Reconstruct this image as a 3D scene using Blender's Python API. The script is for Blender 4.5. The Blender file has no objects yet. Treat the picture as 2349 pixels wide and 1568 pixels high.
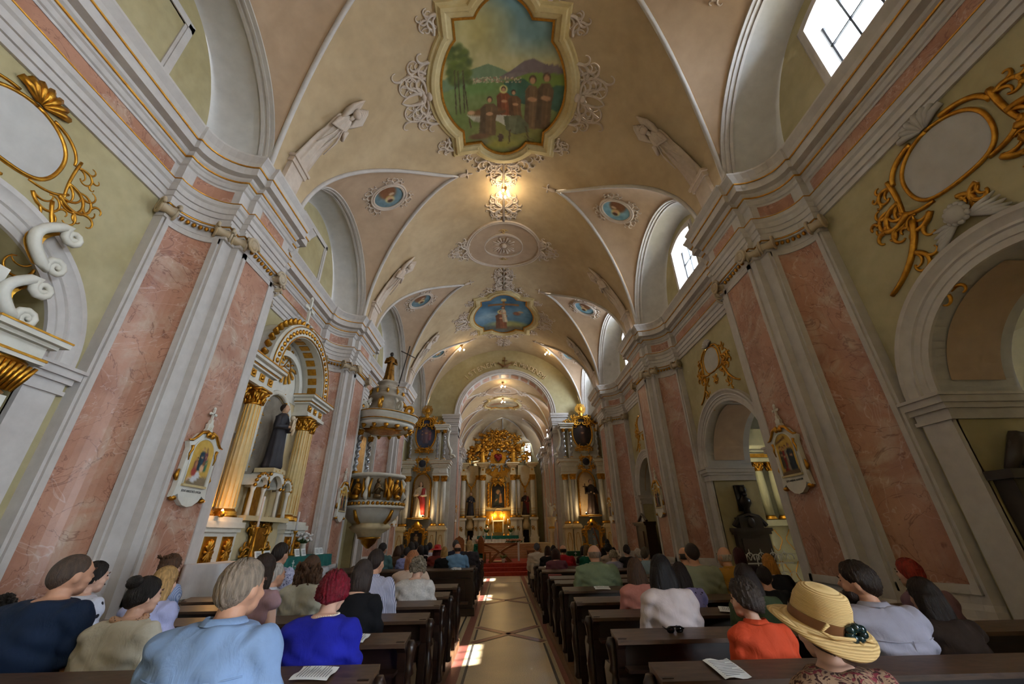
import bpy, math, random
import numpy as np
from mathutils import Matrix, Vector, Euler
PI=math.pi
EXPOSURE=0.15; SKY=44.0; SUN=34.0
random.seed(7); RNG=np.random.default_rng(7)
SC=bpy.context.scene; COL=SC.collection
# ------------------------------------------------------------------ camera
CAMX=-0.067
cam=bpy.data.cameras.new('camera'); camo=bpy.data.objects.new('camera',cam); COL.objects.link(camo)
cam.sensor_width=36.0; cam.lens=36.0*910.867/2349.0; cam.clip_start=0.05; cam.clip_end=300
_p,_y,_r=math.radians(26.0739),math.radians(1.50458),math.radians(-1.01746)
_F=Vector((math.sin(_y)*math.cos(_p),math.cos(_y)*math.cos(_p),math.sin(_p)))
_R=Vector((math.cos(_y),-math.sin(_y),0)); _U=_R.cross(_F)
_R2=_R*math.cos(_r)+_U*math.sin(_r); _U2=-_R*math.sin(_r)+_U*math.cos(_r)
camo.matrix_world=Matrix(((_R2.x,_U2.x,-_F.x,CAMX),(_R2.y,_U2.y,-_F.y,0),(_R2.z,_U2.z,-_F.z,1.6),(0,0,0,1)))
SC.camera=camo
# ------------------------------------------------------------------ world, sun, exposure
SC.view_settings.view_transform='Standard'; SC.view_settings.look='None'; SC.view_settings.gamma=1.0
SC.view_settings.use_curve_mapping=False; SC.view_settings.exposure=EXPOSURE
w=bpy.data.worlds.new('sky'); SC.world=w; w.use_nodes=True
bg=w.node_tree.nodes['Background']; bg.inputs[0].default_value=(0.76,0.87,1.0,1); bg.inputs[1].default_value=SKY
sun=bpy.data.lights.new('sun','SUN'); suno=bpy.data.objects.new('sun',sun); COL.objects.link(suno)
sun.energy=SUN; sun.angle=math.radians(0.7); sun.color=(1,0.95,0.86)
suno.rotation_euler=Vector((-1,-0.365,-1.43)).to_track_quat('-Z','Y').to_euler()
try:
    SC.cycles.max_bounces=5; SC.cycles.diffuse_bounces=3; SC.cycles.glossy_bounces=2; SC.cycles.transmission_bounces=3
    SC.cycles.transparent_max_bounces=6; SC.cycles.sample_clamp_indirect=3; SC.cycles.caustics_reflective=False; SC.cycles.caustics_refractive=False
    SC.cycles.use_denoising=True; SC.cycles.use_adaptive_sampling=True; SC.cycles.adaptive_threshold=0.11; SC.cycles.adaptive_min_samples=16
except Exception: pass
def portal(name,loc,rot,sx,sy):
    l=bpy.data.lights.new(name,'AREA'); l.shape='RECTANGLE'; l.size=sx; l.size_y=sy
    o=bpy.data.objects.new(name,l); o.location=loc; o.rotation_euler=rot; COL.objects.link(o)
    l.cycles.is_portal=True
    return o
# ------------------------------------------------------------------ helpers
def lin(c):
    c=c/255.0
    return c/12.92 if c<=0.04045 else ((c+0.055)/1.055)**2.4
def rgb(r,g,b): return (lin(r),lin(g),lin(b),1)
MATS={}
def mat(name,col,rough=0.6,metal=0.0,kind=None,col2=None,scale=6.0,bump=0.0,spec=0.4,amt=0.5,extra=None):
    if name in MATS: return MATS[name]
    m=bpy.data.materials.new(name); m.use_nodes=True; nt=m.node_tree; N=nt.nodes; L=nt.links
    b=N['Principled BSDF']; b.inputs['Roughness'].default_value=rough; b.inputs['Metallic'].default_value=metal
    b.inputs['Specular IOR Level'].default_value=spec
    c=rgb(*col); b.inputs['Base Color'].default_value=c
    tc=N.new('ShaderNodeTexCoord'); co=tc.outputs['Object']
    def noise(sc,det=4,dist=0.0,vec=None,rgh=0.55):
        n=N.new('ShaderNodeTexNoise'); n.inputs['Scale'].default_value=sc; n.inputs['Detail'].default_value=det
        n.inputs['Distortion'].default_value=dist; n.inputs['Roughness'].default_value=rgh; L.new(vec or co,n.inputs['Vector']); return n.outputs['Fac']
    def ramp(fac,stops):
        r=N.new('ShaderNodeValToRGB'); e=r.color_ramp.elements
        while len(e)<len(stops): e.new(0.5)
        for k,(p,cc) in enumerate(stops): e[k].position=p; e[k].color=cc
        L.new(fac,r.inputs[0]); return r.outputs[0]
    def mix(f,a,bb,mode='MIX'):
        x=N.new('ShaderNodeMix'); x.data_type='RGBA'; x.blend_type=mode
        for sock,val in ((x.inputs[0],f),(x.inputs[6],a),(x.inputs[7],bb)):
            if hasattr(val,'is_linked'): L.new(val,sock)
            else: sock.default_value=val
        return x.outputs[2]
    def mapping(s):
        mp=N.new('ShaderNodeMapping'); mp.inputs['Scale'].default_value=s; L.new(co,mp.inputs['Vector']); return mp.outputs[0]
    W=(1,1,1,1); K=(0,0,0,1)
    c2=rgb(*(col2 or tuple(int(v*0.82) for v in col)))
    out=None
    if kind=='plaster':
        f=ramp(noise(scale*0.25,5,0.6),[(0.35,K),(0.7,W)]); out=mix(f,c,c2)
        g=ramp(noise(scale*1.7,6),[(0.3,(0.92,0.92,0.92,1)),(0.7,(1.05,1.05,1.05,1))]); out=mix(1.0,out,g,'MULTIPLY')
    elif kind=='marble':
        f=ramp(noise(scale*0.35,6,1.2),[(0.3,K),(0.72,W)]); out=mix(f,c,c2)
        n4=noise(scale*0.6,5,1.5,rgh=0.6); v4=ramp(n4,[(0.5,K),(0.72,(0.7,0.7,0.7,1))]); out=mix(v4,out,rgb(196,176,156))
        n=noise(scale*0.55,4,2.2); v=ramp(n,[(0.487,K),(0.5,W),(0.513,K)]); out=mix(mix(1.0,v,(0.62,0.62,0.62,1),'MULTIPLY'),out,rgb(104,52,44))
        n3=noise(scale*1.3,3,4.0); v3=ramp(n3,[(0.53,K),(0.537,W),(0.544,K)]); out=mix(mix(1.0,v3,(0.4,0.4,0.4,1),'MULTIPLY'),out,rgb(112,58,50))
        n2=noise(scale*0.4,3,3.0); v2=ramp(n2,[(0.44,K),(0.452,W),(0.464,K)]); out=mix(mix(1.0,v2,(0.35,0.35,0.35,1),'MULTIPLY'),out,rgb(225,205,195))
    elif kind=='wood':
        f=noise(scale,5,0.8,mapping((1,6,6))); out=mix(ramp(f,[(0.3,K),(0.7,W)]),c,c2)
    elif kind=='terrazzo':
        f=noise(scale*14,2); out=mix(ramp(f,[(0.42,K),(0.6,W)]),c,c2); g=ramp(noise(1.2,4),[(0.3,(0.86,0.86,0.86,1)),(0.7,(1.06,1.04,1.0,1))]); out=mix(1.0,out,g,'MULTIPLY')
    elif kind=='gold':
        f=noise(scale,4,0.5); out=mix(ramp(f,[(0.3,K),(0.75,W)]),c,c2)
        mr=N.new('ShaderNodeMapRange'); mr.inputs[3].default_value=rough-0.08; mr.inputs[4].default_value=rough+0.18; L.new(f,mr.inputs[0]); L.new(mr.outputs[0],b.inputs['Roughness'])
    elif kind=='cloth':
        f=noise(scale*0.6,3); out=mix(ramp(f,[(0.3,K),(0.7,W)]),c,c2)
    elif kind=='hair':
        f=noise(scale,4,0.3,mapping((7,7,1.2))); out=mix(ramp(f,[(0.32,K),(0.68,W)]),c,c2)
    elif kind=='stripe':
        wv=N.new('ShaderNodeTexWave'); wv.inputs['Scale'].default_value=scale; wv.bands_direction='X'; wv.inputs['Distortion'].default_value=0.4; L.new(co,wv.inputs['Vector'])
        out=mix(ramp(wv.outputs['Fac'],[(0.60,K),(0.72,W)]),c,c2)
    elif kind=='dots':
        vv=N.new('ShaderNodeTexVoronoi'); vv.inputs['Scale'].default_value=scale; L.new(co,vv.inputs['Vector'])
        out=mix(ramp(vv.outputs['Distance'],[(0.20,W),(0.26,K)]),c,c2)
    elif kind=='print':
        f=noise(scale,2,2.5); out=mix(ramp(f,[(0.40,K),(0.44,W),(0.56,W),(0.60,K)]),c,c2)
        f2=noise(scale*1.4,2,1.5); out=mix(ramp(f2,[(0.60,K),(0.63,W)]),out,rgb(*(extra or (150,40,60))))
    elif kind=='weave':
        wv=N.new('ShaderNodeTexWave'); wv.inputs['Scale'].default_value=scale; wv.bands_direction='Z'; wv.inputs['Distortion'].default_value=0.6; L.new(co,wv.inputs['Vector'])
        out=mix(wv.outputs['Fac'],c,c2)
    elif kind=='attr':
        at=N.new('ShaderNodeAttribute'); at.attribute_name='Col'; out=at.outputs['Color']
    if out is not None: L.new(out,b.inputs['Base Color'])
    if bump>0:
        bp=N.new('ShaderNodeBump'); bp.inputs['Strength'].default_value=bump; bp.inputs['Distance'].default_value=0.02
        if kind=='hair': hh=noise(scale*2.2,4,0.3,mapping((9,9,1.0)))
        elif kind=='gold': hh=noise(scale*2.5,3)
        elif kind=='weave':
            hh=wv.outputs['Fac']
        elif kind in('cloth','stripe','dots','print'): hh=noise(7,4,0.8,mapping((1.6,1.6,0.7)))
        else: hh=noise(scale*3,5)
        L.new(hh,bp.inputs['Height']); L.new(bp.outputs[0],b.inputs['Normal'])
    MATS[name]=m; return m
def emis(name,col,st):
    if name in MATS: return MATS[name]
    m=bpy.data.materials.new(name); m.use_nodes=True; b=m.node_tree.nodes['Principled BSDF']
    b.inputs['Base Color'].default_value=rgb(*col); b.inputs['Emission Color'].default_value=rgb(*col); b.inputs['Emission Strength'].default_value=st
    MATS[name]=m; return m
def glassmat():
    if 'glass' in MATS: return MATS['glass']
    m=bpy.data.materials.new('window_glass'); m.use_nodes=True; nt=m.node_tree; nt.nodes.clear()
    o=nt.nodes.new('ShaderNodeOutputMaterial'); t=nt.nodes.new('ShaderNodeBsdfTransparent'); g=nt.nodes.new('ShaderNodeBsdfGlossy'); x=nt.nodes.new('ShaderNodeMixShader')
    t.inputs[0].default_value=(0.9,0.92,0.94,1); g.inputs['Roughness'].default_value=0.1; x.inputs[0].default_value=0.06
    nt.links.new(t.outputs[0],x.inputs[1]); nt.links.new(g.outputs[0],x.inputs[2]); nt.links.new(x.outputs[0],o.inputs[0]); MATS['glass']=m; return m
class MB:
    def __init__(s): s.v=[]; s.f=[]
    def add(s,vs,fs):
        o=len(s.v); s.v+= [tuple(map(float,p)) for p in vs]; s.f+=[tuple(i+o for i in f) for f in fs]; return s
    def box(s,x0,x1,y0,y1,z0,z1,t=0.0):
        a,b=(x0+t,x1-t),(y0+t,y1-t)
        return s.add([(x0,y0,z0),(x1,y0,z0),(x1,y1,z0),(x0,y1,z0),(a[0],b[0],z1),(a[1],b[0],z1),(a[1],b[1],z1),(a[0],b[1],z1)],
          [(0,3,2,1),(4,5,6,7),(0,1,5,4),(1,2,6,5),(2,3,7,6),(3,0,4,7)])
    def cbox(s,c,d,rz=0.0,rx=0.0):
        m=Matrix.Rotation(rz,3,'Z')@Matrix.Rotation(rx,3,'X'); vs=[]
        for z in(-.5,.5):
            for x,y in((-.5,-.5),(.5,-.5),(.5,.5),(-.5,.5)): vs.append(tuple(m@Vector((x*d[0],y*d[1],z*d[2]))+Vector(c)))
        return s.add(vs,[(0,3,2,1),(4,5,6,7),(0,1,5,4),(1,2,6,5),(2,3,7,6),(3,0,4,7)])
    def loft(s,rings,closed=True,cap=True,loop=False):
        n=len(rings[0]); vs=[p for r in rings for p in r]; fs=[]; R=len(rings)
        for i in range(R if loop else R-1):
            k=(i+1)%R
            for j in range(n if closed else n-1):
                j2=(j+1)%n; fs.append((i*n+j,i*n+j2,k*n+j2,k*n+j))
        if cap and closed and not loop: fs.append(tuple(range(n))[::-1]); fs.append(tuple((R-1)*n+j for j in range(n)))
        return s.add(vs,fs)
    def lathe(s,prof,c=(0,0,0),n=16,sx=1.0,sy=1.0,mod=None):
        rings=[]
        for r,z in prof:
            rings.append([(c[0]+sx*r*(mod(2*PI*j/n) if mod else 1)*math.cos(2*PI*j/n),c[1]+sy*r*(mod(2*PI*j/n) if mod else 1)*math.sin(2*PI*j/n),c[2]+z) for j in range(n)])
        return s.loft(rings)
    def tube(s,pts,r,n=6,closed=False,flat=1.0,up=None):
        P=[Vector(p) for p in pts]; m=len(P); rings=[]; prev=None
        for i in range(m):
            a=P[(i-1)%m] if (closed or i>0) else P[0]; b=P[(i+1)%m] if (closed or i<m-1) else P[-1]
            t=(b-a); t=t.normalized() if t.length>1e-9 else Vector((0,0,1))
            if up is not None: ref=Vector(up)
            elif prev is None: ref=Vector((0,0,1)) if abs(t.z)<0.9 else Vector((1,0,0))
            else: ref=prev
            u=(ref-t*ref.dot(t)); u=u.normalized() if u.length>1e-6 else t.orthogonal().normalized(); prev=u; w_=t.cross(u)
            rr=r[i] if isinstance(r,(list,tuple,np.ndarray)) else r
            rings.append([tuple(P[i]+u*(rr*flat*math.cos(2*PI*j/n))+w_*(rr*math.sin(2*PI*j/n))) for j in range(n)])
        return s.loft(rings,True,not closed,closed)
    def ell(s,c,r,nu=12,nv=8,fn=None):
        vs=[];fs=[]
        for i in range(nv+1):
            th=PI*i/nv
            for j in range(nu):
                ph=2*PI*j/nu; d=(math.sin(th)*math.cos(ph),math.sin(th)*math.sin(ph),math.cos(th)); k=fn(d) if fn else 1.0
                vs.append((c[0]+r[0]*d[0]*k,c[1]+r[1]*d[1]*k,c[2]+r[2]*d[2]*k))
        for i in range(nv):
            for j in range(nu):
                j2=(j+1)%nu; fs.append((i*nu+j,(i+1)*nu+j,(i+1)*nu+j2,i*nu+j2))
        return s.add(vs,fs)
    def grid(s,nu,nv,fn,keep=None):
        vs=[fn(i/nu,j/nv) for i in range(nu+1) for j in range(nv+1)]
        fs=[(i*(nv+1)+j,(i+1)*(nv+1)+j,(i+1)*(nv+1)+j+1,i*(nv+1)+j+1) for i in range(nu) for j in range(nv)]
        return s.add(vs,fs)
    def prism(s,poly,fn,d0,d1):
        n=len(poly); return s.add([fn(p[0],p[1],d0) for p in poly]+[fn(p[0],p[1],d1) for p in poly],
            [tuple(range(n))[::-1],tuple(range(n,2*n))]+[(i,(i+1)%n,n+(i+1)%n,n+i) for i in range(n)])
    def mesh(s,name,smooth=False,fix=True):
        me=bpy.data.meshes.new(name); me.from_pydata(s.v,[],s.f)
        if smooth: me.shade_smooth()
        if fix:
            import bmesh
            b=bmesh.new(); b.from_mesh(me); bmesh.ops.recalc_face_normals(b,faces=b.faces); b.to_mesh(me); b.free()
        return me
def obj(name,mb,m=None,parent=None,smooth=False,sharp=None,loc=None,rot=None,kind=None):
    me=mb if isinstance(mb,bpy.types.Mesh) else mb.mesh(name,smooth)
    if m is not None and len(me.materials)==0: me.materials.append(m)
    if sharp:
        try: me.shade_smooth(); me.set_sharp_from_angle(angle=math.radians(sharp))
        except Exception: pass
    o=bpy.data.objects.new(name,me); COL.objects.link(o)
    if parent: o.parent=parent
    if loc: o.location=loc
    if rot: o.rotation_euler=rot
    if kind: o['kind']=kind
    return o
def tag(o,label,cat,group=None,kind=None):
    o['label']=label; o['category']=cat
    if group: o['group']=group
    if kind: o['kind']=kind
    return o
def empty(name,loc=(0,0,0),rz=0.0,parent=None,label=None,cat=None,group=None,kind=None):
    o=bpy.data.objects.new(name,None); COL.objects.link(o); o.location=loc; o.rotation_euler=(0,0,rz); o.empty_display_size=0.1
    if parent: o.parent=parent
    if label: tag(o,label,cat,group,kind)
    return o
def copy_tree(o,parent=None):
    c=o.copy(); COL.objects.link(c); c.parent=parent
    for ch in list(o.children): copy_tree(ch,c)
    return c
def curl(x,y,a,L,turn,n=16,p=1.6):
    pts=[(x,y)]; prev=0
    for i in range(1,n+1):
        tt=i/n; ang=a+turn*tt**p; x+=L/n*math.cos(ang); y+=L/n*math.sin(ang); pts.append((x,y))
    return pts
def taper(n,r0,r1,mid=None): return [r0+(r1-r0)*i/(n-1) for i in range(n)]
# ------------------------------------------------------------------ materials
M_wall=mat('wall_plaster_olive',(184,172,134),0.85,kind='plaster',col2=(166,152,110),scale=3,bump=0.08)
M_vault=mat('vault_plaster_ochre',(192,169,134),0.85,kind='plaster',col2=(172,147,112),scale=2,bump=0.05)
M_cell=mat('vault_cell_plaster_rose',(192,165,138),0.85,kind='plaster',col2=(174,147,120),scale=2,bump=0.05)
M_trim=mat('stucco_trim_offwhite',(204,197,190),0.7,kind='plaster',col2=(190,181,174),scale=4)
M_reveal=mat('reveal_grey_plaster',(196,192,186),0.8,kind='plaster',col2=(184,178,170),scale=3)
M_pink=mat('marble_pink',(190,142,118),0.42,kind='marble',col2=(154,104,82),scale=2.2,spec=0.5)
M_gold=mat('gilding',(214,160,62),0.34,1.0,kind='gold',col2=(160,104,34),scale=9,bump=0.25)
M_goldp=mat('gold_paint',(206,150,60),0.4,0.85,kind='gold',col2=(170,112,40),scale=12,bump=0.1)
M_stone=mat('floor_terrazzo_sand',(228,208,172),0.32,kind='terrazzo',col2=(200,178,138),scale=6,spec=0.5)
M_fpink=mat('floor_inlay_red',(150,92,82),0.32,kind='terrazzo',col2=(124,70,62),scale=6,spec=0.5)
M_fblack=mat('floor_inlay_black',(48,46,46),0.32,kind='terrazzo',col2=(70,66,64),scale=6,spec=0.5)
M_fcream=mat('floor_inlay_cream',(206,192,160),0.32,kind='terrazzo',col2=(176,160,124),scale=6,spec=0.5)
M_wood=mat('pew_wood_dark',(46,27,20),0.32,kind='wood',col2=(26,15,11),scale=5,bump=0.05,spec=0.5)
M_woodl=mat('pew_wood_worn',(92,70,54),0.36,kind='wood',col2=(58,42,32),scale=5,bump=0.05,spec=0.5)
M_oak=mat('wood_golden_oak',(146,84,40),0.4,kind='wood',col2=(112,60,26),scale=5,bump=0.05)
M_white=mat('altar_white_paint',(224,220,208),0.5,kind='plaster',col2=(206,198,178),scale=4)
M_cream=mat('altar_cream_paint',(224,204,162),0.5,kind='plaster',col2=(204,180,132),scale=4)
M_red=mat('red_carpet',(168,58,36),0.9,kind='cloth',col2=(140,40,26),scale=20,bump=0.1)
M_black=mat('black_stone',(40,34,30),0.4,kind='plaster',col2=(60,50,44),scale=6)
M_dgrey=mat('dark_iron',(46,46,50),0.5,0.6)
M_linen=mat('white_linen',(226,222,220),0.9,kind='cloth',col2=(206,202,202),scale=8,bump=0.15)
M_green=mat('altar_cloth_green',(18,104,96),0.8,kind='cloth',col2=(12,84,78),scale=8)
M_paper=mat('paper_white',(232,232,228),0.8)
M_attr=mat('painted_picture',(128,128,128),0.75,kind='attr')
# ------------------------------------------------------------------ layout
XW=5.65; VA,VB,VZ=4.75,4.4,8.1; YC=23.5; YB=-6.6
PL=[-5.85,0.25,6.35,12.35,18.5]; PR=[-5.8,0.45,6.70,13.05,19.15]
ceiling=empty('ceiling',label='ochre barrel vault with stucco, painted medallions and lunette cells',cat='ceiling',kind='structure')
walls={-1:empty('wall_left',label='olive plaster nave wall with pink marble piers beside the saint altar',cat='wall',kind='structure'),
        1:empty('wall_right',label='shadowed nave wall with clerestory windows and arches to side chapels',cat='wall',kind='structure')}
floor=empty('floor',label='sand coloured terrazzo nave floor with red and black inlaid bands',cat='floor',kind='structure')
def bays(P):
    out=[]
    for i in range(len(P)-1): out.append((P[i]+0.62,P[i+1]-0.62))
    out.append((P[-1]+0.62,YC-0.25)); return out
APX={-1:[1.6,1.5,1.5,1.85,2.1],1:[1.7,1.7,1.8,2.0,2.2]}
BY={-1:bays(PL),1:bays(PR)}
def vz(x): return VZ+VB*math.sqrt(max(0.0,1-(x/VA)**2))
def gx(y,s,by=None,apx=None,top=VA-0.005):
    for (a,b),xa in zip((by or BY)[s],(apx or APX)[s]):
        if a<y<b:
            c=(a+b)/2; t=abs(y-c)/((b-a)/2); return xa+(top-xa)*t**0.75
    return top
def barrel(name,y0,y1,by,apx,A,B,Z,cx,m,parent,step=0.09,nx=56):
    ys=set(np.round(np.arange(y0,y1,step),3).tolist()+[y1])
    for s in(-1,1):
        for a,b in by[s]:
            for q in(a,b,(a+b)/2,(a+b)/2-0.02,(a+b)/2+0.02):
                if y0<q<y1: ys.add(round(q,3))
    ys=sorted(ys); rows=[]
    for y in ys:
        f0=-math.asin(min(1,gx(y,-1,by,apx,A-0.005)/A)); f1=math.asin(min(1,gx(y,1,by,apx,A-0.005)/A))
        rows.append([(cx+A*math.sin(f0+(f1-f0)*j/nx),y,Z+B*math.cos(f0+(f1-f0)*j/nx)) for j in range(nx+1)])
    return obj(name,MB().loft(rows,False,False),m,parent,True)
barrel('barrel_vault',YB,YC+0.1,BY,APX,VA,VB,VZ,0,M_vault,ceiling)
LH_O,LH_I=2.6,2.45
def cell(s,i,by,apx,A,B,Z,cx,lh,parent,rib=True,hi=None,xi=None,window=None,blind=None,reveal=True):
    a,b=by[s][i]; xa=apx[s][i]; c=(a+b)/2; h=(b-a)/2; N=56
    ts=[math.sin(PI/2*(-1+2*k/N)) for k in range(N+1)]
    rows=[];G=[]
    for t in ts:
        y=c+h*t; x=xa+(A-0.005-xa)*abs(t)**0.75; z=Z+B*math.sqrt(max(0,1-(x/A)**2)); zl=Z+lh*math.sqrt(max(0,1-t*t)); zl=min(zl,z+0.0)
        G.append((x,y,z)); row=[]
        for k in range(9):
            q=k/8; row.append((cx+s*(x+(A-x)*q),y,z+(zl-z)*q+0.10*math.sin(PI*q)*(1-abs(t))))
        rows.append(row)
    o=obj('vault_cell',MB().loft(rows,False,False),M_cell,parent,True)
    if rib:
        pts=[(cx+s*x,y,z-0.03) for x,y,z in G]
        obj('groin_moulding',MB().tube(pts,0.055,8),M_trim,o,True)
        obj('gilt_line',MB().tube([(p[0]+s*0.055,p[1],p[2]-0.03) for p in pts],0.018,6),M_goldp,o,True)
    if not reveal: return o
    # reveal
    rings=[];hi_=hi or 1.75
    for k in range(9):
        q=k/8; e=1-math.cos(q*PI/2); hh=h*(1-e)+hi_*e if True else 0; x=A+(XW-A)*math.sin(q*PI/2); zz=lh+(LH_I-lh)*q
        rings.append([(cx+s*x,c+hh*t,Z-0.05*(abs(t)>0.999)+zz*math.sqrt(max(0,1-t*t))) for t in ts])
    obj('lunette_reveal',MB().loft(rings,False,False),M_reveal,o,True)
    prof=[(A-0.03,0.0),(A-0.03,0.035),(A+0.05,0.035),(A+0.05,0.06),(A+0.10,0.06),(A+0.10,0.035),(A+0.15,0.04),(A+0.15,0.07),(A+0.21,0.07),(A+0.23,-0.02)]
    rings=[]
    for x,d in prof:
        e=max(0,min(1,(x-A)/(XW-A))); hh=h-(h-hi_)*(1-math.sqrt(max(0,1-e*e)))
        rings.append([(cx+s*x,c+(hh-d)*t,Z+(lh-d)*math.sqrt(max(0,1-t*t))) for t in ts])
    obj('lunette_moulding',MB().loft(rings,False,False),M_trim,o,False)
    return o
windows=[]
def lunette(s,i,wy=None):
    a,b=BY[s][i]; c=(a+b)/2; hi=min(1.75,(b-a)/2-0.3)+.04; mb=MB(); hw=0.66; zs,zt=8.2,10.0
    wc=wy if wy is not None else c
    ys=[c+hi*math.sin(PI/2*(-1+2*k/60)) for k in range(61)]
    if s>0: ys=sorted(ys+[wc-hw,wc+hw])
    def top(y): return VZ+(LH_I+.04)*math.sqrt(max(0,1-((y-c)/hi)**2))
    def wt(y): return zt+0.16*(1-((y-wc)/hw)**2)
    for y0,y1 in zip(ys[:-1],ys[1:]):
        ym=(y0+y1)/2
        def quad(f0,f1): mb.add([(s*(XW-.012),y0,f0(y0)),(s*(XW-.012),y1,f0(y1)),(s*(XW-.012),y1,f1(y1)),(s*(XW-.012),y0,f1(y0))],[(0,1,2,3)])
        if s>0 and abs(ym-wc)<hw: quad(lambda y:8.0,lambda y:zs); quad(wt,lambda y:max(top(y),wt(y)))
        else: quad(lambda y:8.0,top)
    o=obj('lunette_wall',mb,M_wall,ceiling)
    if s<0:
        f=MB()   # blind window frame
        for (y0,y1,z0,z1) in((c-0.8,c-0.62,8.1,9.95),(c+0.62,c+0.8,8.1,9.95),(c-0.8,c+0.8,9.8,9.98)): f.box(-XW-0.02,-XW+0.035,y0,y1,z0,z1); f.box(-XW,-XW+0.055,y0+0.05,y1-0.05,z0,z1-0.05)
        obj('blind_window_frame',f,M_trim,o); return
    n=len(windows)+1
    wo=empty('window_%d'%n,(0,0,0),label=['clerestory window nearest the camera, cut by the frame top','clerestory window above the arch with the dark bust','third clerestory window, mostly hidden behind cornices','clerestory window nearest the chancel arch','clerestory window behind the viewer'][min(n-1,4)] if i>0 else 'clerestory window behind the viewer',cat='window',kind='structure')
    windows.append(wo)
    r=MB(); xo=6.1; K=16
    yy=[wc-hw+2*hw*k/K for k in range(K+1)]
    loop=[(wc-hw,zs)]+[(y,wt(y)) for y in yy]+[(wc+hw,zs)]
    r.loft([[(s*(XW-0.01),y,z) for y,z in loop],[(s*xo,y,z) for y,z in loop]],True,False)
    obj('window_reveal',r,M_reveal,wo)
    fr=MB(); rings=[]
    for d,x in((0.0,XW-0.005),(0.0,XW-0.06),(-0.06,XW-0.07),(-0.06,XW-0.04),(-0.13,XW-0.05),(-0.17,XW-0.02),(-0.17,XW)):
        rings.append([(s*x,wc+(y-wc)*(1-d/hw),(zs+zt)/2+(z-(zs+zt)/2)*(1-d/0.95)) for y,z in loop])
    fr.loft(rings,True,False); obj('window_surround',fr,M_trim,wo)
    b=MB(); xb=5.95
    for y in(wc-hw+0.03,wc-hw/3,wc+hw/3,wc+hw-0.03): b.box(xb-0.02,xb+0.02,y-0.018,y+0.018,zs,wt(y))
    for z in(zs+0.02,8.85,9.5): b.box(xb-0.02,xb+0.02,wc-hw,wc+hw,z-0.015,z+0.015)
    obj('glazing_bar',b,M_dgrey,wo)
    ye=[wc-hw,wc-hw/3,wc+hw/3,wc+hw]; ze=[zs,8.85,9.5,None]
    for q in range(3):
        for k in range(3):
            y0,y1=ye[q],ye[q+1]; z0=ze[k]; z1=ze[k+1]
            zz=[(y0,z0),(y1,z0)]+([(y1,z1),(y0,z1)] if z1 else [(y1,wt(y1)),((y0+y1)/2,wt((y0+y1)/2)),(y0,wt(y0))])
            obj('pane',MB().add([(xb,y,z) for y,z in zz],[tuple(range(len(zz)))]),glassmat(),wo)
    portal('window_daylight_portal',(6.12,wc,(zs+zt)/2+0.06),(0,PI/2,0),zt-zs+0.2,2*hw)
for s in(-1,1):
    for i in range(5):
        cell(s,i,BY,APX,VA,VB,VZ,0,LH_O,ceiling,hi=min(1.75,(BY[s][i][1]-BY[s][i][0])/2-0.3))
    for i in([1,2,3,4,0]): lunette(s,i,wy={1:3.35}.get(i))
# ------------------------------------------------------------------ piers + entablature
def pier_path(half_lo=True,half_hi=True):
    near_i=[(XW,-1.42),(5.5,-1.42)]+[(4.95+0.55*math.cos(q*PI/18),-1.42+0.57*math.sin(q*PI/18)) for q in range(0,10)]+[(4.90,-0.85),(4.90,-0.62),(4.78,-0.62)]
    near_o=[(5.2,-1.69),(5.17,-1.67)]+[(4.46+0.71*math.cos(q*PI/18),-1.67+0.59*math.sin(q*PI/18)) for q in range(0,10)]+[(4.47,-1.07),(4.47,-0.79),(4.39,-0.79)]
    n=list(zip(near_i,near_o)); return n+[((a[0],-a[1]),(b[0],-b[1])) for a,b in reversed(n)]
PP=pier_path()
ENT=[(-0.3,6.62),(.08,6.62),(.08,6.72),(.14,6.725),(.14,6.83),(.20,6.835),(.20,6.94),(.28,6.97),(.32,7.03),(.32,7.05),(.10,7.06),(.10,7.42),(.18,7.44),(.24,7.50),(.30,7.52),(.30,7.57),(.42,7.62),(.46,7.66),(.72,7.68),(.72,7.85),(.79,7.87),(.84,7.95),(.97,8.04),(1.0,8.06),(1.0,8.1),(-0.3,8.12)]
def ent_seg(path,s,yo,parent):
    rings=[[(s*(i[0]+(o[0]-i[0])*k),yo+i[1]+(o[1]-i[1])*k,z) for i,o in path] for k,z in ENT]
    e=obj('entablature',MB().loft(rings,False,False),M_trim,parent)
    g=MB()
    for k,z,r in((.75,7.862,.016),(.33,7.575,.018),(.33,7.05,.012)):
        g.tube([(s*(i[0]+(o[0]-i[0])*k),yo+i[1]+(o[1]-i[1])*k,z) for i,o in path],r,5)
    obj('gilt_moulding',g,M_goldp,e)
    return e
def strip(mb,path,s,yo,k0,z0,z1,d=0.0):
    mb.loft([[(s*(i[0]+(o[0]-i[0])*k0),yo+i[1]+(o[1]-i[1])*k0,z) for i,o in path] for z in(z0,z1)],False,False)
def frieze(path,s,yo,parent):
    mb=MB(); strip(mb,path,s,yo,0.115,7.12,7.38); obj('frieze_marble_panel',mb,M_pink,parent)
    f=MB(); K=0.135
    strip(f,path,s,yo,K,7.08,7.125); strip(f,path,s,yo,K,7.375,7.42)
    obj('frieze_panel_border',f,M_trim,parent)
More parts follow.
